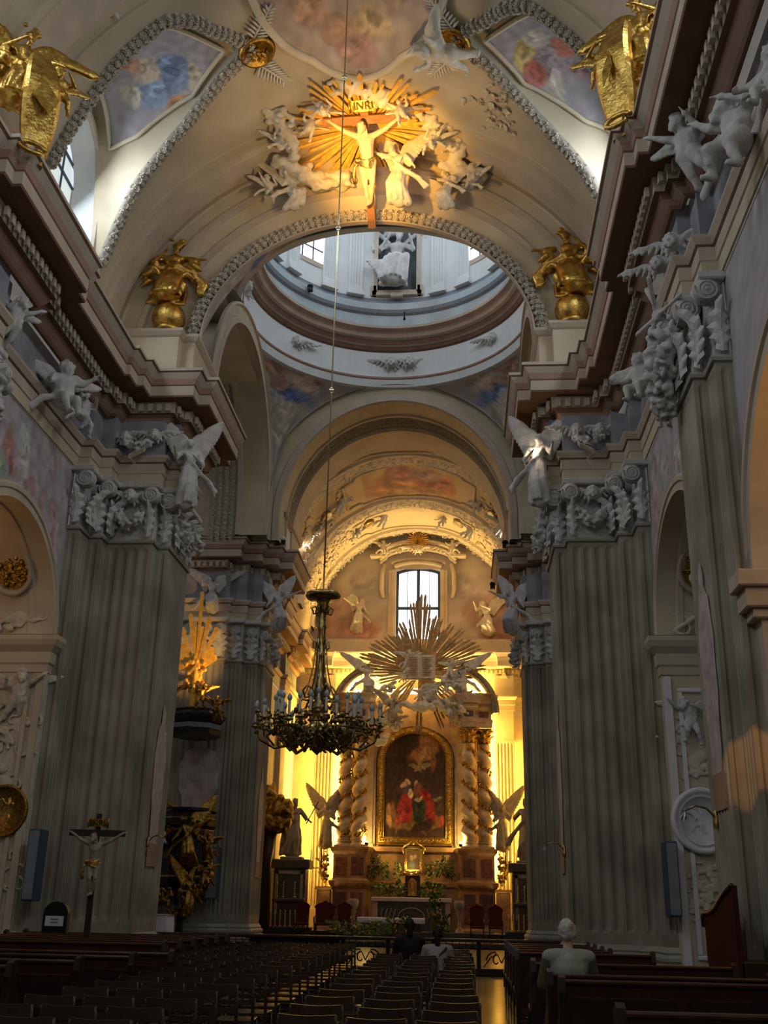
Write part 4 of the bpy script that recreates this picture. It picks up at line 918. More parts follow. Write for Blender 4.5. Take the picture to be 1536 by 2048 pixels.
# gilded evangelist figure striding on a globe, with wings
def evangelist(seed, flip=1):
    R = random.Random(seed); mb = MB(); f = flip
    J = pose(head=(.05*f,-.12,1.66), chest=(0,-.04,1.32), el=(.40,-.16,1.28), hl=(.62,-.34,1.16), er=(-.36,-.18,1.20), hr=(-.12,-.42,1.32), kl=(.16,-.34,.62), fl=(.08,-.42,.18), kr=(-.18,-.16,.55), fr=(-.26,-.05,.12))
    body(mb, J, 1.05, 1.0, 'beard', R, face=(.3*f,-1,-.25)); robe(mb, J, R, flare=1.1, folds=18, cloak=True)
    sash(mb, [J['sr'], J['waist']+V3(.1,-.2,0), J['pelvis']+V3(.35,-.1,0), J['pelvis']+V3(.6,.0,-.2), J['pelvis']+V3(.55,0,-.5)], R, .16, 7, .05)
    sash(mb, [J['waist']+V3(-.1,-.15,0), J['pelvis']+V3(-.4,-.1,.05), J['pelvis']+V3(-.62,.05,-.15)], R, .16, 6, .05)
    wing(mb, J['chest']+V3(-.10,.14,.1), V3(-.72,.22,1.92), (-.1,.0,-1), 14, 1.0, .05, 3); wing(mb, J['chest']+V3(.08,.14,.15), V3(.92,.2,1.82), (.1,.0,-1), 13, .42, .05, 3)
    for k in range(16): a = R.uniform(0, 6.28); p = J['pelvis']+V3(R.uniform(-.34,.34), R.uniform(-.25,.05), R.uniform(-.35,.25)); mb.tube([p, p+V3(.13*math.cos(a), -.08, .1*math.sin(a)), p+V3(.30*math.cos(a), -.02, .24*math.sin(a)-.06)], [.05,.075,.045], 6)
    for i in range(10): mb.ell(J['head']+V3(R.uniform(-.14,.14), R.uniform(-.05,.1), R.uniform(.04,.26)), (.06,.05,.05), 6, 5)
    return mb
SM['evan_a'] = fuse(evangelist(21), 'evan_a', 'gold', .03)
# robed bishop-like saint
SM['saint'] = fuse(angel_mb(pose(head=(.0,-.06,1.64), kl=(.14,-.12,.52), el=(.34,-.12,1.18), hl=(.40,-.36,1.05), er=(-.32,-.14,1.20), hr=(-.10,-.38,1.28)), 9, wg=False, flare=1.15, hair='beard', cloak=True), 'saint', 'statue', .028)
# seated saint holding tablets, for the drum niche
R_ = random.Random(31); mb_ = MB(); J_ = pose(head=(.05,-.15,1.60), chest=(0,-.05,1.28), pelvis=(0,.1,.78), waist=(0,.05,1.0), pl=(.14,.05,.76), pr=(-.14,.05,.76), kl=(.26,-.42,.80), fl=(.18,-.35,.10), kr=(-.24,-.40,.74), fr=(-.34,-.45,.12), el=(.42,-.15,1.2), hl=(.34,-.40,1.42), er=(-.40,-.16,1.25), hr=(-.16,-.42,1.46))
body(mb_, J_, 1.1, 1.0, 'beard', R_); robe(mb_, J_, R_, folds=20, flare=1.05, cloak=True)
sash(mb_, [(.2,.05,1.5), (.55,.0,1.75), (.85,.0,1.68), (.8,.02,1.5)], R_, .14, 8, .06); sash(mb_, [(-.2,.05,1.5), (-.5,0,1.78), (-.62,0,1.5), (-.55,-.05,1.2)], R_, .14, 8, .06); sash(mb_, [(0,.1,1.6), (.1,.1,1.9), (-.3,.1,1.85)], R_, .14, 8, .07)
for i in range(6): cap(mb_, (-.3,-.3,.75-.03*i), (-.75+.06*i,-.35,.72-.08*i), .05, .04)
SM['saint_sit'] = fuse(mb_, 'saint_sit', 'stucco', .028)
# crucified body
def corpus(vox=.02):
    mb = MB(); R = random.Random(4)
    J = pose(head=(-.06,-.14,1.60), neck=(0,-.04,1.46), chest=(0,-.03,1.30), waist=(.02,0,1.05), pelvis=(0,.0,.90), sl=(.18,0,1.43), el=(.44,.02,1.55), hl=(.72,.05,1.74), sr=(-.18,0,1.43), er=(-.44,.02,1.55), hr=(-.72,.05,1.74), kl=(.10,-.14,.50), fl=(.03,.0,.08), kr=(-.06,-.16,.48), fr=(-.03,-.04,.05))
    body(mb, J, 1.08, 1.0, 'long', R, face=(-.3,-1,-.55)); 
    for q in (-1, 1):
        for i in range(4): mb.tube([(.02*q,-.13,1.22-.045*i), (.09*q,-.12,1.20-.045*i), (.14*q,-.04,1.22-.045*i)], .012, 5)
    return fuse(mb, 'corpus', 'skin', vox)
SM['corpus'] = corpus()
mb_ = MB(); R_ = random.Random(5)
for i in range(9): z = .80+.022*i; mb_.tube([(.17*math.cos(a), .14*math.sin(a)-.01, z+.03*math.sin(2*a+i)) for a in [2*PI*k/14 for k in range(14)]], .022, 6, closed=True)
sash(mb_, [(-.17,-.05,.92), (-.27,-.08,.82), (-.30,-.06,.62), (-.27,-.04,.5)], R_, .06, 5, .03); mb_.ell((-.2,-.08,.95), (.07,.06,.06))
SM['loincloth'] = fuse(mb_, 'loincloth', 'cloth', .02)
def cross_thing(name, loc, rz, s, label, wood, skin, cloth, wr, low=1.6, title=True, tilt=0.0, up=2.15, arm=.88, tcol='gold', group=None, tw=.15):
    e = empty(name, loc, label, 'crucifix', group); e.rotation_euler = (tilt, 0, rz); e.scale = (s,)*3
    MB().bbox(-.085, .06, -low, .085, .16, up, .012).build('upright_beam', wood, e); MB().bbox(-arm, .055, 1.66, arm, .15, 1.84, .012).build('cross_beam', wood, e)
    c = link('figure', remat(SM['corpus'], skin), e); link('loincloth', remat(SM['loincloth'], cloth), e)
    if title:
        m = MB(); xs = [lerp(-.26,.26,k/10) for k in range(11)]
        m.add([(x, -.0-.05*math.cos(x*6)+.03, 1.92) for x in xs]+[(x*1.08, -.03*math.cos(x*6), 2.14) for x in xs], [(i, i+1, 12+i, 11+i) for i in range(10)], 0, True)
        m.tube([(-.28, 0, 1.90), (-.3, -.02, 2.03), (-.29, 0, 2.16)], .025, 6); m.tube([(.28, 0, 1.90), (.3, -.02, 2.03), (.29, 0, 2.16)], .025, 6)
        t = m.build('title_plate', tcol, e)
        fc = bpy.data.curves.new('txt', 'FONT'); fc.body = 'INRI'; fc.size = .23; fc.extrude = .006; fc.align_x = 'CENTER'; fo = bpy.data.objects.new('txt', fc); S.collection.objects.link(fo)
        me = bpy.data.meshes.new_from_object(fo.evaluated_get(bpy.context.evaluated_depsgraph_get())); bpy.data.objects.remove(fo); me.materials.clear(); me.materials.append(M['dwood'])
        link('inscription', me, t, (0, -.062, 1.95), (PI/2, 0, 0), kind='stuff')
    R = random.Random(8); g = MB()
    for k in range(34):
        a = R.uniform(0, 2*PI); t_ = R.uniform(-.9, 1.4); d = V3(math.cos(a)*math.cos(t_), math.sin(a)*math.cos(t_), math.sin(t_))
        if d.y < -.25 and abs(d.z) < .6: continue
        g.ell(V3(-.06+d.x*.085, -.14+d.y*.10, 1.61+d.z*.12), (.03,.03,.036), 6, 4)
    link('hair', fuse(g, 'corpus_hair', 'cross', .018, 1), e)
    return e
# ---- ornaments
def rose_mesh(name, m, petals=6):
    mb = MB(); mb.ell((0,0,.045), (.35,.35,.30), 6, 4)
    for ring, (r, z, n, tilt) in enumerate(((.42, .12, 5, 1.0), (.78, .02, petals, .45))):
        for k in range(n):
            a = 2*PI*k/n+ring*.5; c = V3(math.cos(a)*r*.75, math.sin(a)*r*.75, z); t = V3(-math.sin(a), math.cos(a), 0); o = V3(math.cos(a)*math.cos(tilt), math.sin(a)*math.cos(tilt), math.sin(tilt))
            w = .34; mb.add([c-t*w*.7-o*.15, c+t*w*.7-o*.15, c+t*w+o*.22, c+o*.36, c-t*w+o*.22], [(0,1,2,3,4)], 0, False); mb.add([c-t*w*.7-o*.15+V3(0,0,-.12), c+t*w*.7-o*.15+V3(0,0,-.12), c+t*w+o*.22, c-t*w+o*.22], [(0,1,2,3)], 0, False)
    return mb.mesh(name, m)
ROSE = rose_mesh('rose', 'rose'); ROSE2 = rose_mesh('rose', 'rose', 5)
def basis(nrm, up=(0,0,1), roll=0.0):
    z = V3(*nrm).normalized(); x = V3(*up).cross(z)
    x = x.normalized() if x.length > 1e-3 else z.orthogonal().normalized(); y = z.cross(x); m = Matrix((x, y, z)).transposed(); return m @ Matrix.Rotation(roll, 3, 'Z')
def place(name, me, parent, p, nrm, s, roll=0.0, **k):
    o = link(name, me, parent, **k); o.matrix_local = Matrix.Translation(p) @ basis(nrm, roll=roll).to_4x4() @ Matrix.Diagonal((*((s,)*3 if isinstance(s, (int, float)) else s), 1)); return o
def join_at(me, items):
    """one mesh from many placements (p, normal, scale, roll) of a small mesh"""
    vs = [v.co.copy() for v in me.vertices]; fs = [tuple(p.vertices) for p in me.polygons]; mb = MB()
    for (p, nrm, s, roll) in items:
        B = basis(nrm, roll=roll); sv = (s,)*3 if isinstance(s, (int, float)) else s; p = V3(*p); mb.add([p+B @ V3(v.x*sv[0], v.y*sv[1], v.z*sv[2]) for v in vs], fs)
    return mb
RG = random.Random(17)
# volute with a real spiral band
def volute_mesh(m='stucco'):
    mb = MB(); mb.lathe([(0.001,-.09),(.86,-.09),(.95,-.02),(.80,.0),(.80,.03),(0.001,.035)], n=24)
    pts = []; rs = []
    for k in range(64): a = k/63*2*PI*2.6; r = .90-.78*(k/63)**.85; pts.append((r*math.cos(a), r*math.sin(a), .05)); rs.append(.085-.045*k/63)
    mb.tube(pts, rs, 6); mb.ell((0,0,.06), (.15,.15,.10), 8, 6)
    mb.lathe([(.86,-.9),(.93,-.75),(.80,-.6),(.93,-.4),(.86,-.09)], n=20)
    return mb.mesh('volute', m)
VOL = volute_mesh()
def leaf_mesh(name='acanthus_leaf', m='stucco'):
    """curling lobed leaf, 1 high, growing along +y and bending to +z at the tip"""
    mb = MB(); n = 9
    for half in (-1, 1):
        vs = []
        for i in range(n+1):
            t = i/n; y = t*1.0-.12*max(0, t-.75)*4*(t-.75); z = .06+.55*max(0, t-.45)**2*2.2; lob = .34*math.sin(PI*min(1, t*.9+.12))**.7*(1+.30*math.cos(i*PI)); vs += [(0, y, z+.07), (half*lob*.55, y+.03, z+.04), (half*lob, y+.09, z-.05)]
        fs = [(i*3+q, i*3+3+q, i*3+4+q, i*3+1+q) for i in range(n) for q in range(2)]; mb.add(vs, fs if half > 0 else [tuple(reversed(f)) for f in fs], 0, False)
    return mb.mesh(name, m)
LEAF = leaf_mesh()
GLF = None
def garland_mb(pts, r, n, seed=1, fruit=.75):
    """thick swag of fruit and leaves along a curve"""
    R = random.Random(seed); mb = MB(); P_ = [V3(*p) for p in pts]
    for i in range(n):
        t = R.random()*(len(P_)-1.001); k = int(t); p = P_[k].lerp(P_[k+1], t-k); rr = r*(.55+.45*math.sin(PI*(t/(len(P_)-1))))
        d = V3(R.gauss(0,1), R.gauss(0,1), R.gauss(0,1)).normalized(); q = p+d*rr*R.uniform(.45,1.0); s = rr*R.uniform(.22,.40)
        if R.random() < fruit: mb.ell(q, (s,s,s), 7, 5)
        else: mb.ell(q, (s*1.6, s*.6, s*.8), 6, 4, rot=Euler((R.random()*3, R.random()*3, R.random()*3)).to_matrix())
    return mb
def scrolls_mb(w, h, n, seed, r=.03):
    """loose stucco scrolls, clouds and leaves over a w x h field in the xz plane, facing -y"""
    R = random.Random(seed); mb = MB()
    for i in range(n):
        x, z = R.uniform(-w/2, w/2), R.uniform(0, h); a0 = R.uniform(0, 2*PI); s = R.uniform(.08, .2)*min(w, 1.6); dr = R.choice((-1, 1)); pts = []
        for k in range(12): a = a0+dr*k*.42; rr = s*(1-k/14); pts.append((x+rr*math.cos(a), -R.uniform(.0,.03), z+rr*math.sin(a)))
        mb.tube(pts, [r*(1.3-.06*k) for k in range(12)], 5)
        if i % 3 == 0: mb.ell((x, 0, z), (s*.6, .05, s*.5), 8, 5)
    return mb
# ------------------------------------------------------------------ rose garlands
def garland_thing(name, label, pts, rows, s, parent=None, group=None):
    """pts: [(p, normal, side)] along the border; roses laid in rows across it"""
    e = empty(name, (0,0,0), label, 'garland', group); acc = 0; last = None; k = 0; bed = []
    for (p, nrm, side) in pts:
        p = V3(*p)
        bed.append(p-V3(*nrm)*s*.45)
        if last is not None: acc += (p-last).length
        last = p
        if acc >= s*1.9 or k == 0:
            acc = 0 if k == 0 else acc-s*1.9; rb = s*rows*.40
            for r_ in range(rows):
                an = (r_-(rows-1)/2)*(2.3/(rows-1))+(.2 if k % 2 else -.2); d = V3(*side)*math.sin(an)+V3(*nrm).normalized()*math.cos(an); q = p-V3(*nrm)*s*.45+d*rb
                n2 = d+V3(RG.uniform(-.25,.25), RG.uniform(-.25,.25), RG.uniform(-.25,.25)); place('rose', ROSE if (k+r_) % 2 else ROSE2, e, q, n2, s*RG.uniform(.85,1.08), RG.uniform(0,6))
            k += 1
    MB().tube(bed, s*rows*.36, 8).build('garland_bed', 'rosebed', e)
    return e
# round the crossing arch
pts = []
for k in range(541):
    th = PI*(k/540); p = V3(*a1pt(.895, th, 24.93)); q = V3(*a1pt(.5, th, 24.93)); side = (q-p).normalized(); pts.append((p, (0,-1,-.15), side))
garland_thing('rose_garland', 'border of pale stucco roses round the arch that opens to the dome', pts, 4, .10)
for sd, sname, desc in ((-1, 'left', 'lunette whose painting shows a figure in blue'), (1, 'right', 'lunette whose painting shows a figure in violet')):
    pts = []; Xs = [lerp(-9.2, -5.02, k/150) for k in range(151)]
    for X in Xs: pts.append((X, interp(YF, X), bz(X)))
    for X in reversed(Xs): pts.append((X, interp(YN, X), bz(X)))
    if sd > 0: pts = [(mirx(x), y, z) for x, y, z in pts]
    out = []
    for i, p in enumerate(pts):
        nrm = V3(XC-p[0], 0, VZ-p[2]).normalized(); a = V3(*pts[max(0, i-3)]); b = V3(*pts[min(len(pts)-1, i+3)]); t_ = (b-a); t_ = t_.normalized() if t_.length > 1e-4 else V3(1,0,0); out.append((V3(*p)+nrm*.05, nrm, t_.cross(nrm).normalized()))
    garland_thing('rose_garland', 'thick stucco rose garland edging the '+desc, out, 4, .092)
# roses on the chancel arch and the transept arches, too small to count
items = []
for k in range(130):
    th = PI*(k+.5)/130
    for r_ in range(4):
        y = 39.35+r_*.27; items.append(((XC-4.58*math.cos(th+.01*(r_ % 2)), y, 15.72+5.0*math.sin(th)), (math.cos(th), -.5, -math.sin(th)), .13*RG.uniform(.85,1.1), RG.uniform(0,6)))
for k in range(9): 
    for sx in (-1, 1): items.append(((XC+sx*4.55, 39.4+.27*(k % 4), 15.6-.12*k), (-sx, -.3, 0), .13, k))
join_at(ROSE2, items).build('rose_border', 'stuccow', t, kind='stuff')
items = []
for sd in (-1, 1):
    for k in range(110):
        th = PI*(k+.5)/110; 
        for r_ in range(4): items.append(((XC+sd*(QX+1.3+r_*.25), QYC-4.68*math.cos(th), 15.75+4.75*math.sin(th)), (-sd*.3, math.cos(th), -math.sin(th)), .13*RG.uniform(.85,1.1), RG.uniform(0,6)))
    for k in range(6):
        for r_ in range(4): items.append(((XC+sd*(QX+1.3+r_*.25), QYC+4.66, 15.6-.2*k), (-sd*.3, -1, 0), .13, k+r_))
join_at(ROSE2, items).build('rose_border', 'rose', t, kind='stuff')
# leafy stucco on the chancel ribs and panels
items = []
for y in (42.5, 42.8, 43.1, 46.2, 46.5, 46.8, 52.0, 52.3, 52.6, 56.6, 56.95, 57.3):
    for k in range(84):
        th = PI*(k+.5)/84; items.append(((XC-(CVR-.18)*math.cos(th), y+RG.uniform(-.08,.08), CVZ+(CVR-.18)*math.sin(th)), (math.cos(th), -.3, -math.sin(th)), .12*RG.uniform(.7,1.15), RG.uniform(0,6)))
for (y0, y1) in ((43.6, 45.8), (47.4, 51.4), (53.0, 56.2)):
    for k in range(230):
        u = RG.uniform(.02, .30) if k % 2 else RG.uniform(.70, .98); y = RG.uniform(y0, y1); p = on_cv(u, y, .06); items.append((p, (XC-p[0], 0, CVZ-p[2]), .17*RG.uniform(.5,1.3), RG.uniform(0,6)))
join_at(LEAF, [(p, n, s*1.6, r) for p, n, s, r in items]).build('leaf_relief', 'stuccow', cv, kind='stuff')
# figures and gilded medallions on the chancel vault
for (u, y, kk) in ((.36, 44.3, 0), (.64, 44.3, 1), (.24, 49.5, 2), (.76, 49.5, 3), (.36, 54.2, 4), (.64, 54.2, 5)):
    p = V3(*on_cv(u, y, .1)); nr = V3(XC-p.x, 0, CVZ-p.z).normalized(); side_ = 'left' if u < .5 else 'right'; bay = ('nearest the dome', 'in the middle bay', 'nearest the end window')[kk//2]
    e = empty('medallion', (0,0,0), 'small gilded medallion on the %s slope of the chancel vault %s' % (side_, bay), 'medallion')
    m = MB(); m.lathe([(.42,.0),(.46,.06),(.38,.10),(.30,.05),(.001,.12)], n=18, sy=.7); me = m.mesh('gilt_disc', 'gold'); place('gilt_disc', me, e, p, nr, 1.0)
    for j, (du, dy) in enumerate(((-.045, .25), (.045, -.2))):
        q = V3(*on_cv(u+du, y+dy, .12)); o = place('putto', SM['putto_fly'] if j else SM['putto_sit'], None, q, V3(0,-1,.2), 1.0, label='pale stucco putto on the %s side of the %s chancel medallion %s' % ('outer' if (du < 0) == (u < .5) else 'inner', side_, bay), cat='putto')
        o.matrix_local = Matrix.Translation(q+nr*.15-V3(0,0,.7)) @ Matrix.Rotation(-.5+1.0*j, 4, 'Z') @ Matrix.Diagonal((.8,.8,.8,1)); o.data = SMW['putto_fly' if j else 'putto_sit'] if 'SMW' in globals() else o.data
# ------------------------------------------------------------------ capitals
def capitals(sd, pn, vols, leaves, hangs, abaci):
    e = pier_obj[(pn, sd)]; fx = (lambda p: p) if sd < 0 else (lambda p: (mirx(p[0]), p[1], p[2])); fn = (lambda n: n) if sd < 0 else (lambda n: (-n[0], n[1], n[2]))
    for (p, n, s) in vols: place('volute', VOL, e, V3(*fx(p)), fn(n), s, roll=PI*.9)
    for (p, n, s) in leaves:
        o = link('acanthus_leaf', LEAF, e); nn = V3(*fn(n)).normalized(); x = V3(0,0,1).cross(nn).normalized(); o.matrix_local = Matrix.Translation(V3(*fx(p))) @ Matrix((x, V3(0,0,1), nn)).transposed().to_4x4() @ Matrix.Diagonal((*s, 1))
    for (a, b) in abaci:
        m = MB(); m.bbox(*a, *b, .03)
        if sd > 0: mirror(m)
        m.build('abacus', 'stucco', e)
    for i, (pts, r, n) in enumerate(hangs):
        link('garland', fuse(garland_mb([fx(p) for p in pts], r, n, 3+i), 'garland', 'stucco', .028, 1), e)
XP, YM = (1,0,0), (0,-1,0)
DG = (.75,-.75,0)
vc = [((-9.12,23.12,11.26), YM, .24), ((-8.80,23.8,11.26), YM, .23), ((-7.78,24.14,11.20), YM, .24), ((-7.42,24.52,11.16), YM, .24), ((-8.72,24.32,11.2), YM, .15), ((-7.28,25.0,11.18), XP, .2), ((-7.28,26.8,11.18), XP, .2), ((-9.08,23.95,11.25), XP, .17)]
lc = [((-9.05,23.7,10.12), XP, (.8,1.0,.8)), ((-9.05,23.4,10.12), XP, (.5,.7,.7)), ((-8.8,24.2,10.12), XP, (.6,.9,.8)), ((-7.82,24.36,10.12), YM, (.4,.9,.7)), ((-7.52,24.82,10.12), YM, (.5,.9,.8)), ((-7.5,24.8,10.5), YM, (.4,.7,.9)),
      ((-7.34,25.3,10.12), XP, (.7,1.0,.8)), ((-7.34,25.9,10.12), XP, (.9,1.0,.8)), ((-7.34,26.5,10.12), XP, (.7,1.0,.8)), ((-9.3,23.26,10.12), YM, (.5,.9,.8)), ((-8.98,23.93,10.12), YM, (.5,.9,.8)), ((-8.75,24.36,10.12), YM, (.35,.9,.7))]
ac = [((-9.5,23.1,11.46), (-8.95,24.1,11.62)), ((-9.0,23.85,11.46), (-8.65,24.5,11.62)), ((-8.9,24.28,11.46), (-7.62,24.6,11.62)), ((-7.8,24.7,11.46), (-7.18,27.1,11.62))]
hc = [([(-8.62,24.3,10.95), (-8.52,24.2,10.58), (-8.28,24.15,10.40), (-8.04,24.2,10.58), (-7.95,24.3,10.95)], .17, 150), ([(-7.2,25.1,10.95), (-7.1,25.3,10.5), (-7.12,25.6,10.2)], .2, 70), ([(-7.15,26.2,10.9), (-7.05,26.5,10.4)], .2, 50)]
vn = [((-9.18,15.3,11.28), YM, .24), ((-8.98,15.9,11.28), YM, .24), ((-8.92,17.55,11.2), YM, .22), ((-9.1,18.1,11.2), YM, .2), ((-8.85,16.1,11.25), XP, .22), ((-8.85,17.4,11.25), XP, .22)]
ln = [((-8.95,16.3,10.12), XP, (.7,1.0,.8)), ((-8.95,16.75,10.12), XP, (.9,1.0,.8)), ((-8.95,17.2,10.12), XP, (.7,1.0,.8)), ((-9.12,15.75,10.12), XP, (.7,1.0,.8)), ((-9.12,17.75,10.12), XP, (.7,1.0,.8)), ((-9.1,16.0,10.12), YM, (.4,.9,.7)), ((-9.35,15.4,10.12), YM, (.5,.9,.7))]
an = [((-9.5,15.25,11.46), (-9.05,18.2,11.62)), ((-9.2,15.9,11.46), (-8.82,17.62,11.62))]
hn = [([(-8.85,16.2,11.2), (-8.7,16.6,10.7), (-8.65,17.0,10.2), (-8.75,17.2,9.75)], .26, 190)]
vp = [((x, 37.66, 11.2), YM, .24) for x in (-11.9, -10.7, -10.1, -8.95)]+[((-8.45,37.95,11.18), YM, .22), ((-7.85,38.2,11.15), YM, .22), ((-7.42,38.45,11.1), YM, .21), ((-7.25,38.8,11.1), XP, .22), ((-7.25,40.3,11.1), XP, .22)]
lp = [((x, 37.74, 10.12), YM, (.9,1.0,.8)) for x in (-12.0, -11.5, -11.0, -10.5, -10.0, -9.5, -9.0)]+[((-8.45,38.02,10.12), YM, (.7,1.0,.8)), ((-7.88,38.28,10.12), YM, (.7,1.0,.8)), ((-7.5,38.52,10.12), YM, (.4,.9,.8)), ((-7.32,39.1,10.12), XP, (.8,1,.8)), ((-7.32,39.9,10.12), XP, (.8,1,.8))]
ap = [((-12.3,37.55,11.46), (-8.7,37.9,11.62)), ((-8.8,37.85,11.46), (-8.1,38.2,11.62)), ((-8.2,38.1,11.46), (-7.5,38.5,11.62)), ((-7.65,38.35,11.46), (-7.15,40.8,11.62))]
hp = [([(-9.9,37.65,10.95), (-9.5,37.6,10.55), (-9.1,37.65,10.95)], .17, 80), ([(-7.2,38.9,11.0), (-7.05,39.1,10.5), (-7.1,39.3,10.15)], .22, 90), ([(-11.6,37.65,10.95), (-11.3,37.6,10.6), (-10.9,37.65,10.95)], .17, 70)]
for sd in (-1, 1):
    capitals(sd, 'pillar_crossing', vc, lc, hc, ac); capitals(sd, 'pillar_nave', vn, ln, hn, an); capitals(sd, 'pillar_chancel', vp, lp, hp, ap)
# ------------------------------------------------------------------ stucco figures, cherub heads
SMW = {k: remat(SM[k], 'stuccow') for k in ('putto_sit', 'putto_lean', 'putto_fly', 'cherub', 'angel_stand', 'angel_reach', 'angel_kneel')}
SMS = {k: remat(SM[k], 'statue') for k in ('putto_sit', 'putto_lean', 'putto_fly', 'angel_stand', 'angel_reach', 'angel_kneel')}
SMG = {k: remat(SM[k], 'gold') for k in ('putto_sit', 'putto_lean', 'putto_fly', 'angel_stand', 'angel_reach', 'angel_kneel', 'saint')}
SMD = {k: remat(SM[k], 'golddark') for k in ('putto_sit', 'putto_lean', 'putto_fly', 'angel_stand', 'angel_reach', 'cherub')}
def fig(name, me, loc, rz, s, label, cat, group=None, rx=0.0, ry=0.0, mir=False):
    o = link(name, me, None, loc, (rx, ry, rz), (-s if mir else s, s, s), label, cat, group); return o
Rt = math.radians
fig('putto', SM['putto_sit'], (-8.95,20.7,11.15), Rt(52), 1.15, 'grey stucco putto with crossed sheaf seated on the left architrave', 'putto')
fig('putto', SM['putto_lean'], (-8.85,21.75,11.55), Rt(75), .82, 'small grey putto reaching out behind the seated one on the left wall', 'putto')
fig('putto', SM['putto_fly'], (-8.95,17.9,11.7), Rt(62), .80, 'curly grey putto low on the frieze at the left edge, beside the near volute', 'putto')
fig('putto', SM['putto_lean'], (3.80,12.55,11.05), Rt(-62), 1.18, 'large pale putto sprawling on the cornice at the upper right', 'putto', rx=Rt(-14))
fig('putto', SM['putto_fly'], (3.75,14.25,12.3), Rt(-50), .95, 'pale putto with plumed hair above the sprawling one at the upper right', 'putto', mir=True)
fig('putto', SM['putto_sit'], (3.80,19.9,10.95), Rt(-45), .98, 'pale putto dangling its legs below the right frieze', 'putto')
for (p, r, s, l) in (((3.8,16.1,12.75), -35, .95, 'upper of two curly cherub heads on the right frieze above the pilaster'), ((3.72,16.95,12.85), -35, .95, 'lower of two curly cherub heads on the right frieze above the pilaster'),
                  ((-8.62,24.18,12.82), 8, .85, 'left one of two winged cherub heads over the left crossing pier'), ((-7.86,24.16,12.86), 0, .85, 'right one of two winged cherub heads over the left crossing pier'),
                  ((2.95,24.16,12.86), 0, .9, 'left one of two winged cherub heads over the right crossing pier'), ((3.52,24.18,12.88), -8, .85, 'right one of two winged cherub heads over the right crossing pier'),
                  ((-8.33,24.2,11.18), 6, .95, 'cherub head above the fruit swag on the left crossing capital'), ((3.26,24.2,11.18), -6, .95, 'cherub head above the fruit swag on the right crossing capital'),
                  ((-2.72,37.55,22.2), 0, 1.25, 'left one of the two cherub heads at the middle of the dome ring'), ((-1.98,37.55,22.2), 0, 1.25, 'right one of the two cherub heads at the middle of the dome ring'),
                  ((-6.35,35.9,22.3), 30, 1.2, 'cherub head on the dome ring above the left pendentive painting'), ((1.35,35.9,22.3), -30, 1.2, 'cherub head on the dome ring above the right pendentive'), ((-7.55,31.9,22.3), 85, 1.2, 'cherub head at the left end of the dome ring')):
    fig('cherub_head', SM['cherub'], p, Rt(r), s*1.3, l, 'cherub')
fig('angel', SM['angel_stand'], (-6.98,24.62,11.02), Rt(28), 1.08, 'pale robed angel standing at the corner of the left crossing pier', 'angel', mir=True)
fig('angel', SM['angel_stand'], (1.98,24.62,11.02), Rt(-22), 1.10, 'pale robed angel standing at the corner of the right crossing pier', 'angel')
fig('angel', SM['angel_kneel'], (-9.35,37.5,11.75), Rt(10), .95, 'winged angel kneeling on the architrave of the left chancel pier', 'angel')
fig('angel', SM['angel_reach'], (-6.95,38.4,11.2), Rt(25), 1.0, 'angel reaching outward at the corner of the left chancel pier', 'angel')
fig('angel', SM['angel_reach'], (1.95,38.4,11.1), Rt(-25), 1.05, 'angel reaching outward at the corner of the right chancel pier', 'angel', mir=True)
# swags and scroll ribbons under the cherub pairs
for sd in (-1, 1):
    fx = lambda p: p if sd < 0 else (mirx(p[0]), p[1], p[2]); wh = 'left' if sd < 0 else 'right'
    link('fruit_swag', fuse(garland_mb([fx(p) for p in [(-8.65,24.1,12.65), (-8.25,24.0,12.45), (-7.85,24.1,12.65)]], .17, 80, 9), 'fruit_swag', 'stucco', .028, 1), label='bunch of stucco fruit and drapery between the cherub heads on the %s crossing pier' % wh, cat='swag')
    m = MB(); pts = [fx((-8.1+.16*math.sin(k*1.1)-.035*k, 24.05, 12.5-.085*k)) for k in range(9)]
    for i in range(8):
        a, b = V3(*pts[i]), V3(*pts[i+1]); m.slab([a, b, b+V3(0,-.12,.06), a+V3(0,-.12,.06)], (0,0,.02))
    m.build('ribbon', 'stuccow', label='curling stucco ribbon hanging below the %s pair of cherubs' % wh, cat='ribbon')
# trophy of arms and fruit on the right pilaster
m = garland_mb([(3.62,16.3,11.5), (3.5,16.6,10.9), (3.55,16.9,10.3), (3.7,17.1,9.8)], .3, 140, 5)
for (a, b, r) in (((3.3,15.9,11.9), (3.7,17.0,11.0), .05), ((3.4,16.6,12.1), (3.75,16.3,10.9), .06), ((3.2,16.8,11.3), (3.8,15.8,11.5), .045)): cap(m, a, b, r, r*.8)
link('trophy', fuse(m, 'trophy', 'stucco', .03, 1), label='hanging stucco trophy of crossed staves and fruit on the right pilaster capital', cat='ornament')
fig('putto', SM['putto_sit'], (3.95,10.6,10.45), Rt(-60), .8, 'grey stucco putto cut by the right edge of the picture near the top', 'putto')
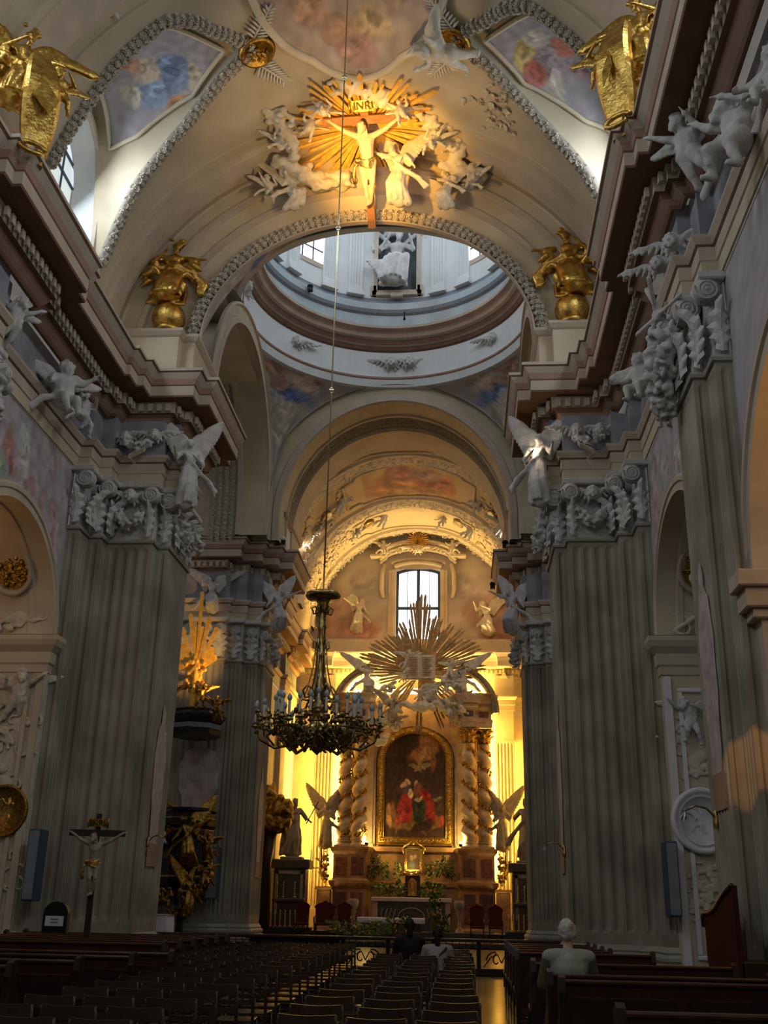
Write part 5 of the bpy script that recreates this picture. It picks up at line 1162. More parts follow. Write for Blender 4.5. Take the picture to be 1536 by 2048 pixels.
# ------------------------------------------------------------------ gilded evangelists
def gilded(loc, rz, s, label, mir, shield=False):
    e = empty('gilded_evangelist', loc, label, 'statue'); e.rotation_euler = (0,0,rz); k = -s if mir else s
    if not shield:
        g = MB(); g.ell((0,0,.44), (.46,.46,.44), 28, 18); g.lathe([(.36,-.02),(.40,.04),(.32,.08)], n=24); g.build('globe', 'gold', e)
        link('figure', SM['evan_a'], e, (0,.02,.80), None, (k*1.28, s*1.1, s))
    else:
        link('figure', SM['evan_a'], e, (0,.1,.95), None, (k, s, s)); q = -1 if mir else 1
        m = MB(); n = 14
        vs = []
        for i in range(n+1):
            t_ = i/n; z = 2.1-2.3*t_; w_ = .30*math.sin(PI*(.15+.75*t_))+.05; y = -.42-.22*math.sin(t_*PI*1.6)
            vs += [(q*(.22+.25*t_)-w_, y, z), (q*(.22+.25*t_)-w_*.8, y-.07, z), (q*(.22+.25*t_)+w_*.8, y-.07, z), (q*(.22+.25*t_)+w_, y, z)]
        m.add(vs+[(a, b+.12, c) for a, b, c in vs], [(i*4+j, i*4+4+j, i*4+5+j, i*4+1+j) for i in range(n) for j in range(3)]+[((n+1)*4+i*4+j, (n+1)*4+i*4+1+j, (n+1)*4+i*4+5+j, (n+1)*4+i*4+4+j) for i in range(n) for j in range(3)]+[(i*4, (n+1)*4+i*4, (n+1)*4+i*4+4, i*4+4) for i in range(n)]+[(i*4+3, i*4+7, (n+1)*4+i*4+7, (n+1)*4+i*4+3) for i in range(n)], 0, False)
        m.slab([(q*.3-.16, -.72, .95), (q*.45, -.74, .62), (q*.45+.18, -.72, 1.0), (q*.3, -.70, 1.38)], (0, -.03, 0)); m.tube([(q*.3+.25*math.cos(a), -.6, -.12+.1*math.sin(a)) for a in [k_*.5 for k_ in range(12)]], .05, 6)
        m.build('scroll_shield', 'gold', e); link('putto', SMG['putto_lean'], e, (q*.72,-.25,.95), (0,0,Rt(10)), (k*.62, s*.62, s*.62))
    return e
gilded((-7.95,24.62,16.16), Rt(6), 1.12, 'gilded winged evangelist on a golden globe above the left crossing pier', False)
gilded((3.02,24.62,16.16), Rt(-6), 1.15, 'gilded winged evangelist on a golden globe above the right crossing pier', True)
gilded((-8.45,15.55,14.72), Rt(38), 1.12, 'gilded winged figure with scrolled shield on the cornice at the upper left', False, True)
gilded((3.42,15.35,14.72), Rt(-38), 1.12, 'gilded winged figure with scrolled shield on the cornice at the upper right', True, True)
# ------------------------------------------------------------------ vault: painted panels, oval, medallions, glory
def lun_z(X):
    return interp([(-10.6, 20.6), (-9.5, 20.75), (-8.0, 21.05), (-6.5, 21.35), (-5.0, bz(-5.0))], X)
LP = {-1: [(.55,.50,.22,.14,.3,(.50,.42,.34),.8),(.48,.58,.16,.12,.2,(.20,.26,.40),.95),(.62,.42,.12,.16,0,(.22,.28,.40),.9),(.42,.40,.12,.1,0,(.52,.42,.32),.8),(.75,.60,.09,.1,0,(.58,.30,.12),.9),(.30,.30,.14,.08,.4,(.48,.25,.18),.85),(.62,.25,.1,.07,0,(.55,.52,.42),.8),(.55,.72,.12,.06,0,(.55,.47,.36),.8)],
      1: [(.50,.50,.20,.15,.3,(.36,.28,.30),.95),(.45,.68,.16,.08,.1,(.55,.42,.16),.9),(.30,.62,.10,.10,0,(.50,.45,.40),.8),(.35,.42,.10,.09,0,(.44,.16,.10),.9),(.62,.62,.10,.08,0,(.45,.14,.10),.8),(.72,.48,.12,.08,.2,(.55,.52,.44),.8),(.55,.25,.10,.12,.2,(.30,.20,.20),.9)]}
LPE = {k: enrich(v, 6, 7) for k, v in LP.items()}
for sd, wh, sub in ((-1, 'left', 'a seated figure in blue'), (1, 'right', 'figures in violet and yellow')):
    # pentagon in (X, y): wide end by the window, narrow end at the tip of the lunette
    corner = [(-9.1, 21.85), (-6.75, 20.95), (-5.75, 19.95), (-6.9, 18.85), (-8.9, 19.15)]
    def inside(x, y):
        r_ = False; n = len(corner)
        for i in range(n):
            (x1, y1), (x2, y2) = corner[i], corner[(i+1) % n]
            if (y1 > y) != (y2 > y) and x < (x2-x1)*(y-y1)/(y2-y1)+x1: r_ = not r_
        return r_
    def surf(x, y, d=0):
        a, b = interp(YN, x), interp(YF, x); yc = (a+b)/2; hw = max((b-a)/2, .05); z0 = bz(x); u = max(-1, min(1, (y-yc)/hw)); zc = max(lun_z(x), z0+.02); return z0+(zc-z0)*(1-abs(u)**2.6)**.55-d
    nu, nv = 46, 40; mb = MB(); idx = {}
    c0 = V3(sum(c[0] for c in corner)/5, sum(c[1] for c in corner)/5, 0)
    rings = 34; per = []
    for i in range(5):
        for k in range(22): a, b = corner[i], corner[(i+1) % 5]; per.append((lerp(a[0], b[0], k/22), lerp(a[1], b[1], k/22)))
    n = len(per)
    for r_ in range(rings+1):
        for (x, y) in per: xx, yy = lerp(c0.x, x, r_/rings), lerp(c0.y, y, r_/rings); mb.v.append((xx, yy, surf(xx, yy, .06)))
    for r_ in range(rings):
        for k in range(n): mb.f.append((r_*n+k, r_*n+(k+1) % n, (r_+1)*n+(k+1) % n, (r_+1)*n+k)); mb.mi.append(0); mb.sm.append(True)
    e = empty('ceiling_painting', (0,0,0), 'five-sided ceiling painting with %s above the %s window' % (sub, wh), 'painting')
    if sd > 0: mirror(mb)
    def pc(i, v): x = v[0] if sd < 0 else mirx(v[0]); return blobs_col(((v[1]-18.8)/3.2), (x+9.2)/3.6, (.34, .31, .33), LPE[sd], 7, 5)
    paint(mb, 'picture', 'fresco', pc, e)
    loop = [(x, y, surf(x, y, .09)) for x, y in per]
    if sd > 0: loop = [(mirx(x), y, z) for x, y, z in loop]
    MB().tube(loop, .06, 6, closed=True).build('frame', 'cream', e)
# oval ceiling painting with a lobed frame
OV = [(.30,.70,.10,.09,.2,(.44,.28,.20),.8),(.42,.82,.10,.06,0,(.40,.24,.17),.8),(.60,.80,.10,.07,0,(.48,.36,.22),.8),(.22,.55,.08,.09,0,(.42,.32,.26),.8),(.50,.55,.14,.10,0,(.55,.48,.40),.8),(.72,.62,.09,.12,.2,(.44,.30,.20),.8),(.66,.50,.08,.08,0,(.30,.28,.32),.7),(.38,.45,.10,.10,0,(.48,.40,.32),.8),(.50,.90,.1,.05,0,(.38,.22,.20),.7),(.36,.66,.06,.05,0,(.46,.20,.14),.85),(.78,.44,.08,.1,0,(.50,.38,.20),.7)]
def oval(t_, k=1.0):
    lob = 1+.055*abs(math.sin(3*t_))-.03; yy = math.sin(t_); return (XC+2.35*k*lob*math.cos(t_), 17.2+4.3*k*lob*yy)
OVE = enrich(OV, 7, 9); mb = MB(); rings = 50; n = 150
for r_ in range(rings+1):
    for k in range(n): x, y = oval(2*PI*k/n, r_/rings); mb.v.append((x, y, bz(x)-.05))
for r_ in range(rings):
    for k in range(n): mb.f.append((r_*n+k, r_*n+(k+1) % n, (r_+1)*n+(k+1) % n, (r_+1)*n+k)); mb.mi.append(0); mb.sm.append(True)
e = empty('oval_painting', (0,0,0), 'large oval ceiling painting of figures among clouds over the nave', 'painting')
paint(mb, 'picture', 'fresco', lambda i, v: blobs_col((v[0]-XC)/4.9+.5, (v[1]-12.8)/8.8, (.40, .33, .29), OVE, 8, 8), e)
MB().tube([(*oval(2*PI*k/160), bz(oval(2*PI*k/160)[0])-.08) for k in range(160)], .11, 7, closed=True).build('frame', 'cream', e)
for (x, y, s, wh, desc) in ((-4.95, 20.1, 1.0, 'left', ''), (-.10, 20.05, 1.0, 'right', '')):
    p = V3(x, y, bz(x)-.12); nr = V3(XC-x, 0, VZ-p.z).normalized(); e = empty('gilded_medallion', (0,0,0), 'round gilded relief medallion at the tip of the %s lunette garland' % wh, 'medallion')
    m = MB(); R = random.Random(3+int(x)); m.lathe([(.46,-.08),(.48,.0),(.44,.07),(.38,.08),(.34,.02),(.001,.05)], n=30); place('disc', m.mesh('disc', 'golddark'), e, p, nr, 1.0)
    g = MB(); 
    for k in range(16): a = R.uniform(0, 6.28); r_ = R.uniform(0, .25); g.ell((r_*math.cos(a), r_*math.sin(a), .06), (R.uniform(.03,.09), R.uniform(.03,.07), .05))
    place('relief', fuse(g, 'medal_relief', 'golddark', .02), e, p, nr, 1.0)
    # palm fronds beside the medallion
    for q, (dx, dy, ang) in enumerate((((.35, .55, .9), (.25, -.75, -1.0)) if x > XC else ((-.30, .55, 2.3), (.12, -.75, -2.2)))):
        fr = empty('palm_frond', (0,0,0), 'stucco palm frond on the %s side of the %s ceiling medallion' % ('altar' if dy > 0 else 'nave', wh), 'frond')
        base = V3(x, y+.45*(1 if dy > 0 else -1), 0); d = V3(-(x-XC)/abs(x-XC)*.55, .8 if dy > 0 else -.8, 0).normalized()
        m = MB(); sd_ = V3(-d.y, d.x, 0)
        for k in range(9):
            pk = base+d*.10*k
            for s_ in (-1, 1): qk = pk+d*.18+sd_*s_*(.30-.02*k); m.tube([(v.x, v.y, bz(v.x)-.10-.03*j) for j, v in enumerate((pk, pk.lerp(qk, .6), qk))], [.03,.035,.012], 5)
        m.tube([(v.x, v.y, bz(v.x)-.12) for v in (base, base+d*.5, base+d*1.0)], .03, 5); m.build('leaves', 'rose', fr)
o = fig('reclining_figure', SMW['putto_fly'], (.75,20.15,20.55), Rt(-100), 1.15, 'pale stucco nude stretched out beside the right ceiling medallion', 'figure', rx=Rt(0)); o.rotation_euler = (Rt(80), Rt(15), Rt(-70))
# low stucco bunches on the vault
for (x, y, s, l) in ((-8.3, 24.1, .0, ''),): pass
def vault_bunch(x, y, w, n, seed, l, m='stuccow'):
    R = random.Random(seed); it = []
    for k in range(n): a = R.gauss(0, w*.36); b = R.gauss(0, w*.5); q = V3(x+a, y+b, bz(x+a)-.03); nr = (XC-q.x+R.uniform(-2,2), R.uniform(-2,2), VZ-q.z); it.append((q, nr, R.uniform(.07,.12), R.uniform(0,6), k % 3))
    g = join_at(LEAF, [(q, nr, s_*2, r_) for q, nr, s_, r_, k in it if k]); h = join_at(ROSE2, [(q, nr, s_, r_) for q, nr, s_, r_, k in it if not k]); g.add(h.v, h.f)
    g.build('stucco_bunch', m, label=l, cat='ornament', kind='stuff')
vault_bunch(1.0, 21.9, .8, 45, 1, 'faint stucco bunch of flowers on the vault right of the lit crucifix'); vault_bunch(-7.1, 16.5, .6, 35, 2, 'faint stucco bunch on the vault rib at the upper left')
vault_bunch(-4.3, 16.3, .6, 35, 3, 'faint stucco bunch between the upper left rib and the oval painting'); vault_bunch(1.9, 16.4, .6, 35, 4, 'faint stucco bunch on the vault rib at the upper right')
# the glory of clouds, rays and putti round the crucifix
gl = empty('glory', (0,0,0), 'lit stucco glory of clouds with gilded rays behind the great crucifix', 'glory')
R = random.Random(77); g = MB()
def gsurf(x, y):
    """height of vault or arch face over (x, y)"""
    return bz(x)
def cloud(g, pts, n, r0, R):
    r0 *= .72
    for i in range(int(n*2.2)):
        t_ = R.random()*(len(pts)-1.001); k = int(t_); p = V3(*pts[k]).lerp(V3(*pts[k+1]), t_-k)+V3(R.gauss(0,.18), R.gauss(0,.12), R.gauss(0,.10)); s_ = r0*R.uniform(.5, 1.2); g.ell(p, (s_, s_*.8, s_*.7))
cloud(g, [(-4.9,23.6,20.95),(-4.4,24.1,20.8),(-3.7,24.4,20.75),(-3.0,24.5,20.9)], 60, .24, R)
cloud(g, [(-.2,24.3,21.0),(.15,24.2,20.95),(.5,24.3,20.7)], 45, .22, R); cloud(g, [(-3.5,21.9,21.85),(-2.9,21.8,21.9),(-2.2,22.1,21.9),(-1.6,22.6,21.8)], 40, .17, R); cloud(g, [(-4.9,22.3,21.5),(-4.6,22.9,21.4),(-4.9,23.5,21.1)], 30, .18, R); cloud(g, [(-.9,22.9,21.7),(-.3,23.4,21.4),(.2,23.9,21.2)], 35, .18, R)
link('clouds', fuse(g, 'clouds', 'stuccow', .045, 2), gl)
g = MB(); c0 = V3(-2.5, 23.4, 0)
for k in range(64):
    a = 2*PI*k/64+R.uniform(-.03,.03)
    if -2.2 < a-PI*1.0 < -.0 and 0: continue
    L = R.uniform(1.3, 2.5)*(1.0 if abs(math.cos(a)) > .4 else .8); w_ = R.uniform(.03,.075); d = V3(math.cos(a), math.sin(a), 0)
    if c0.y+d.y*L > 24.6: L = (24.6-c0.y)/d.y
    q0 = c0+d*.35; q1 = c0+d*L; s_ = V3(-d.y, d.x, 0)*w_
    zz = lambda v: bz(v.x)-.16-.45*max(0, v.y-23.7)
    vs = [(v.x, v.y, zz(v)+o) for v in (q0-s_*.4, q0+s_*.4, q1+s_, q1+d*w_*1.5, q1-s_) for o in (0,)]
    g.slab(vs, (0,0,-.03))
g.build('gilded_rays', 'goldleaf', gl)
for i, (me, p, rz, rx, s, l, mr) in enumerate((
    ('putto_fly', (-3.9,22.5,20.75), 20, -20, .62, 'putto with outstretched arms left of the crucifix title', False), ('putto_sit', (-4.75,22.9,20.4), 40, -10, .6, 'putto at the upper left edge of the lit glory', False),
    ('angel_kneel', (-4.55,24.0,19.75), 45, -12, .85, 'draped angel kneeling in the cloud left of the crucifix', False), ('putto_lean', (-3.5,21.95,20.85), 10, -25, .6, 'putto above the crucifix, left one of two under the oval frame', False),
    ('putto_fly', (-1.55,22.0,20.8), -10, -25, .6, 'putto above the crucifix, right one of two under the oval frame', True), ('putto_lean', (-.75,23.0,20.4), -25, -15, .65, 'putto leaning in from the right end of the cross beam', True),
    ('angel_reach', (-.35,23.9,19.5), -35, -10, .75, 'stucco angel in the clouds at the right of the glory', True), ('putto_sit', (.35,24.1,19.75), -40, 0, .62, 'putto at the right tip of the glory cloud', True),
    ('putto_lean', (-5.3,24.1,19.8), 30, 0, .6, 'putto trailing at the lower left end of the glory', False))):
    fig('angel' if 'angel' in me else 'putto', SMW[me], p, Rt(rz), s, l, 'angel' if 'angel' in me else 'putto', rx=Rt(rx), mir=mr)
d_ = V3(0, -math.sin(.72), math.cos(.72)); foot = V3(-2.42, 24.45, 19.3)
cr = cross_thing('hanging_crucifix', foot+d_*.45*1.27, Rt(-3), 1.27, 'large lit crucifix with scroll title leaning from the crossing arch', 'cross', 'skin', 'gold', None, low=.5, tilt=.72, up=2.2, arm=.90)
fig('angel', SMW['angel_reach'], (-1.55,23.75,19.45), Rt(-15), 1.02, 'bright white angel rising to the right of the crucifix, wing spread', 'angel', rx=Rt(12), mir=True)
fig('seated_saint', SM['saint_sit'], (XC-.02,QYC+RD-.05,25.42), 0, 1.62, 'grey stone saint seated with tablets in the niche of the dome', 'statue')
# ------------------------------------------------------------------ medallions and reliefs in the arcade openings
def oval_medal(loc, nrm, sx, sy, seed, label, m2='golddark'):
    e = empty('gilded_oval', (0,0,0), label, 'medallion'); p = V3(*loc); R = random.Random(seed)
    place('frame', MB().lathe([(1.0,-.06),(1.06,.0),(1.22,.05),(1.24,.12),(1.10,.16),(1.0,.10),(.97,.0)], n=40).mesh('frame', 'palepink'), e, p, nrm, (sx, sy, .8))
    place('disc', MB().lathe([(1.0,.0),(.001,.02)], n=36).mesh('disc', m2), e, p, nrm, (sx, sy, 1)); g = MB()
    for k in range(60): a = R.uniform(0, 6.28); r_ = R.uniform(0, .85); g.ell((sx*r_*math.cos(a), sy*r_*math.sin(a), .03), (R.uniform(.02,.08), R.uniform(.03,.10), .05), 7, 5, rot=Matrix.Rotation(R.random()*3, 3, 'Z'))
    place('relief', fuse(g, 'oval_relief', m2, .018, 1), e, p, nrm, 1.0); return e
for sd in (-1, 1):
    wh = 'left' if sd < 0 else 'right'; X = (lambda x: x) if sd < 0 else mirx
    oval_medal((X(-10.35), 22.52, 8.72), (0, -.86, -.50), .42, .50, 3+sd, 'oval gilded relief on the underside of the %s arcade arch' % wh)
    g = scrolls_mb(1.3, .9, 16, 5+sd, .035); g.ell((.1,0,.45), (.25,.1,.3)); cap(g, (-.55,-.05,.1), (.45,-.06,.75), .05, .04)
    link('stucco_relief', fuse(g, 'arch_relief', 'stuccow', .026, 1), None, (X(-10.35), 22.98, 7.32), (Rt(-12),0,0), 1.0, 'low stucco relief under the gilded oval in the %s arcade arch' % wh, 'relief')
    g = MB(); R = random.Random(40+sd)
    if sd < 0:
        fig('putto', SMW['putto_fly'], (-9.98,23.02,5.0), Rt(10), .88, 'pale putto in relief near the top of the left arcade jamb', 'putto')
        for (z0, z1, n) in ((1.1, 2.7, 16), (3.8, 5.6, 26)): s_ = scrolls_mb(1.35, z1-z0, n, 3+int(z0), .03); b = len(g.v); g.add([(x, y, z+z0) for x, y, z in s_.v], s_.f)
    else:
        fig('putto', SM['putto_lean'], (4.92,23.04,4.75), Rt(-10), .72, 'pale putto in low relief above the flowers on the right arcade jamb', 'putto')
        for k in range(420): z = R.triangular(4.2, 5.6, 4.9) if k % 3 else R.triangular(1.3, 2.6, 1.9); x = R.gauss(.05, .24); s_ = R.uniform(.02, .055); g.ell((x, 0, z), (s_*1.6, .05, s_), 6, 4)
    link('stucco_relief', fuse(g, 'jamb_relief', 'stuccow', .022, 1), None, (X(-10.1) if sd < 0 else 4.98, 23.1, 0), (0,0,0), 1.0, 'stucco leaves and scrolls on the panel of the %s arcade jamb' % wh, 'relief', kind='stuff')
oval_medal((mirx(-10.4), 14.75, 8.6), (0, -.86, -.50), .42, .55, 9, 'oval gilded relief under the nearest right arcade arch')
e = empty('white_medallion', (4.98, 23.06, 3.38), 'round white relief medallion with a seated figure on the right arcade jamb', 'medallion')
place('rim', MB().lathe([(1.28,-.02),(1.30,.10),(1.18,.16),(1.08,.12),(1.04,.05),(.98,.04),(.96,.10),(.92,.08),(.90,.03),(.001,.04)], n=48).mesh('rim', 'white'), e, V3(0,0,0), (0,-1,0), (.50,.52,.8))
link('relief', remat(SM['putto_sit'], 'white'), e, (-.03,.0,-.42), (0,0,Rt(25)), (.36,.16,.40))
e = empty('gilded_disc', (-9.95, 23.06, 3.38), 'large round gilded disc with relief figures on the left arcade jamb', 'medallion')
place('rim', MB().lathe([(1.15,-.02),(1.17,.08),(1.08,.12),(1.02,.05),(.001,.06)], n=48).mesh('rim', 'golddark'), e, V3(0,0,0), (0,-1,0), (.46,.48,.8))
link('relief', SMG['putto_lean'], e, (.16,.0,-.42), (0,0,Rt(15)), (.34,.16,.42)); link('relief', SMG['putto_sit'], e, (-.16,.0,-.44), (0,0,Rt(-15)), (.30,.14,.36))
# ------------------------------------------------------------------ high altar
XA = -2.42
al = empty('high_altar', (0,0,0), 'tall high altar of twisted columns framing an arched painting', 'altar')
m = MB()
# retable wall round the painting, with an arched head
n = 24; ap_ = [(XA-2.05, 4.3)]+arch_pts(XA, 8.9, 2.05, 1.65, n)+[(XA+2.05, 4.3)]; op_ = [(XA-3.3, 4.3)]+[(max(XA-3.3, min(XA+3.3, XA+(x-XA)*1.9)), min(12.6, 8.9+(z-8.9)*2.6)) for x, z in ap_[1:-1]]+[(XA+3.3, 4.3)]
N = len(ap_); m.add([(x, 56.2, z) for x, z in ap_]+[(x, 56.2, z) for x, z in op_], [(i, i+1, N+i+1, N+i) for i in range(N-1)])
m.add([(x, 56.2, z) for x, z in ap_]+[(x, 56.5, z) for x, z in ap_], [(i, i+1, N+i+1, N+i) for i in range(N-1)]); m.box(XA-3.3, 56.5, 0, XA+3.3, 56.6, 12.6); m.box(XA-3.35, 56.2, 4.3, XA-3.25, 56.6, 12.6); m.box(XA+3.25, 56.2, 4.3, XA+3.35, 56.6, 12.6)
for s in (-1, 1): m.bbox(XA+s*2.18, 56.02, 4.5, XA+s*2.5, 56.25, 9.6, .03); m.bbox(XA+s*2.12, 55.98, 9.6, XA+s*2.6, 56.25, 9.8, .03); m.bbox(XA+s*2.12, 55.98, 4.3, XA+s*2.56, 56.25, 4.6, .03)
m.build('retable', 'marblep', al)
PT = [(.50,.16,.50,.10,0,(.16,.09,.03),.9),(.60,.86,.30,.12,.1,(.30,.14,.07),.9),(.66,.80,.12,.07,0,(.42,.24,.12),.8),(.36,.90,.18,.12,.3,(.03,.02,.02),.9),(.26,.74,.10,.06,0,(.03,.02,.02),.9),(.58,.68,.20,.03,0,(.33,.24,.12),.7),(.80,.72,.05,.10,0,(.25,.13,.07),.8),
      (.33,.24,.11,.12,.2,(.36,.035,.03),1),(.36,.36,.09,.08,0,(.30,.035,.03),1),(.26,.18,.10,.05,.5,(.42,.07,.06),.9),(.34,.47,.07,.05,0,(.07,.06,.09),1),(.38,.535,.035,.026,0,(.62,.40,.25),1),(.31,.495,.06,.025,.2,(.58,.36,.22),.9),(.43,.42,.045,.05,.3,(.66,.42,.26),1),(.42,.47,.025,.02,0,(.62,.40,.26),1),
      (.51,.515,.03,.026,0,(.50,.32,.20),1),(.56,.44,.09,.07,-.4,(.24,.10,.06),.9),(.66,.36,.10,.10,-.6,(.34,.03,.02),1),(.76,.24,.09,.11,.2,(.30,.03,.02),1),(.57,.26,.11,.12,0,(.035,.045,.03),1),(.56,.37,.07,.02,.3,(.45,.36,.24),.8),(.88,.36,.08,.02,0,(.35,.28,.18),.7),(.90,.28,.10,.08,0,(.07,.04,.02),.9),(.93,.14,.05,.06,0,(.42,.07,.03),.8),
      (.08,.20,.045,.12,0,(.52,.28,.12),.9),(.14,.24,.05,.10,.2,(.22,.10,.05),.8),(.35,.10,.16,.03,.05,(.24,.15,.07),.8),(.62,.10,.20,.05,.2,(.03,.02,.02),.9)]
PTE = enrich(PT, 6, 3)
pn = empty('altar_painting', (0,0,0), 'arched dark painting with figures in red inside a carved gilt frame', 'painting')
hw, zb, zs, rise = 1.57, 4.92, 8.85, 1.3
m = MB(); m.grid(lambda u, v: (XA+(2*u-1)*hw, 56.15, lerp(zb, zs+rise*math.sqrt(max(0, 1-(2*u-1)**2)), v)), 96, 150)
paint(m, 'canvas', 'canvas', lambda i, v: blobs_col((v[0]-XA)/(2*hw)+.5, (v[2]-zb)/(zs+rise-zb), (.055, .032, .022), PTE, 8, 6, .6), pn)
R = random.Random(5); fpath = [(XA-1.77, 4.74)]+[(XA-1.77, lerp(4.74, zs, k/26)) for k in range(1, 26)]+arch_pts(XA, zs, 1.77, 1.5, 40)+[(XA+1.77, lerp(zs, 4.74, k/26)) for k in range(1, 26)]+[(XA+1.77-3.54*k/24, 4.74) for k in range(24)]
m = MB(); nf = len(fpath)
fo = offs([(x, z) for x, z in fpath], True)
for i, (x, z) in enumerate(fpath):
    for (o, y) in ((-.20, 56.16), (-.18, 56.0), (-.12, 56.02), (-.10, 55.94), (.10, 55.94), (.14, 56.02), (.20, 56.0), (.22, 56.16)): m.v.append((x-fo[i].x*o, y, z-fo[i].y*o))
for i in range(nf):
    for q in range(7): m.f.append((i*8+q, ((i+1) % nf)*8+q, ((i+1) % nf)*8+q+1, i*8+q+1)); m.mi.append(0); m.sm.append(False)
fr = m.build('frame', 'gold', pn)
m = MB(); tot = 0
for i in range(nf):
    a, b = V3(fpath[i][0], 55.9, fpath[i][1]), V3(fpath[(i+1) % nf][0], 55.9, fpath[(i+1) % nf][1]); L = (b-a).length; k = max(1, int(L/.085))
    for j in range(k):
        for r_ in (-1, 1): p = a.lerp(b, j/k)+V3(R.uniform(-.05,.05), 0, R.uniform(-.05,.05)); m.ell(p, (R.uniform(.03,.055),.04,R.uniform(.03,.055)), 6, 4)
m.build('carved_leaves', 'gold', fr, kind='stuff')
# twisted columns
def twisted(x, y, z0, z1, mats, label, hand_):
    e = empty('twisted_column', (x, y, 0), label, 'column'); H = z1-z0; T = 5.0; mb = MB(); n = 110; nr = 20
    for i in range(n+1):
        t_ = i/n; a = hand_*2*PI*T*t_; r = .345*(1-.14*t_); k = min(1, t_*14, (1-t_)*14); ox, oy = .055*math.cos(a)*k, .055*math.sin(a)*k
        for q in range(nr):
            b = 2*PI*q/nr; gr = 1+.10*math.cos(b-a)*k; mb.v.append((ox+r*gr*math.cos(b), oy+r*gr*math.sin(b), z0+H*t_))
    for i in range(n):
        for q in range(nr): mb.f.append((i*nr+q, i*nr+(q+1) % nr, (i+1)*nr+(q+1) % nr, (i+1)*nr+q)); mb.mi.append(0); mb.sm.append(True)
    mb.build('shaft', mats, e)
    mb = MB(); RR_ = random.Random(int(x*10)); 
    for i in range(330):
        t_ = .03+.94*i/330; a = hand_*2*PI*T*t_+PI; r = .345*(1-.14*t_); p = V3(.0*math.cos(a+PI)+r*math.cos(a), r*math.sin(a), z0+H*t_)+V3(RR_.gauss(0,.03), RR_.gauss(0,.03), RR_.gauss(0,.045)); s_ = RR_.uniform(.045,.08); mb.ell(p, (s_, s_*.8, s_*.6), 5, 4, rot=Euler((RR_.random()*3, RR_.random()*3, 0)).to_matrix())
    mb.build('gilded_vine', 'golddark', e, kind='stuff')
    m = MB(); m.lathe([(.42,.0),(.42,.05),(.36,.09),(.33,.14),(.39,.19),(.33,.25),(.30,.27)], (0,0,z0-.27), 24); m.bbox(-.46,-.46,z0-.36,.46,.46,z0-.26,.02); m.build('column_base', 'marblep', e)
    cp = empty('capital', (0,0,0)); cp.parent = e; CH.setdefault(e.name, []).append(cp); del cp
    m = MB(); m.lathe([(.27,0),(.30,.03),(.26,.06),(.27,.4),(.36,.68)], (0,0,z1), 20); m.bbox(-.40,-.40,z1+.70,.40,.40,z1+.82,.03)
    cb = m.build('capital_bell', 'golddark', e)
    for r_, (zz, s_, nn) in enumerate(((.05, .42, 8), (.30, .42, 8))):
        for k in range(nn):
            a = 2*PI*(k+.5*r_)/nn; d = V3(math.cos(a), math.sin(a), 0); o = link('leaf', GLEAF, cb); o.matrix_local = Matrix.Translation(d*.27+V3(0,0,z1+zz)) @ Matrix((V3(-d.y, d.x, 0), V3(0,0,1), d)).transposed().to_4x4() @ Matrix.Diagonal((.5, s_, .6, 1))
    return e
GLEAF = remat(LEAF, 'golddark')
for (x, y, h_, l) in ((XA-2.78, 55.0, 1, 'inner pale twisted altar column left of the painting, wound with gilt vine'), (XA+2.80, 55.0, -1, 'inner pale twisted altar column right of the painting, wound with gilt vine'),
                    (XA-3.55, 55.45, 1, 'outer twisted altar column at the left, darker and set back'), (XA+3.58, 55.45, -1, 'outer twisted altar column at the right, darker and set back')):
    twisted(x, y, 4.70, 9.50, 'marblep', l, h_)
# pedestals, entablature blocks, pediments
PED = [(.0, .3, 0), (.14, .34, 1), (.14, .55, 1), (.03, .62, 0), (.0, .66, 0), (.0, 2.35, 0), (.04, 2.42, 1), (.14, 2.52, 1), (.18, 2.62, 1), (.18, 2.74, 1), (.04, 2.80, 1), (.0, 2.86, 0), (.0, 4.0, 0), (.03, 4.04, 1), (.12, 4.14, 1), (.15, 4.22, 1), (.15, 4.34, 1), (0, 4.36, 1)]
ENT = [(.0, 10.32, 1), (.03, 10.34, 1), (.03, 10.58, 0), (.06, 10.6, 1), (.08, 10.72, 1), (.0, 10.78, 0), (.0, 11.22, 0), (.05, 11.26, 1), (.08, 11.32, 1), (.14, 11.36, 1), (.14, 11.52, 1), (.26, 11.56, 1), (.28, 11.74, 1), (.36, 11.92, 1), (.36, 12.0, 1), (0, 12.02, 1)]
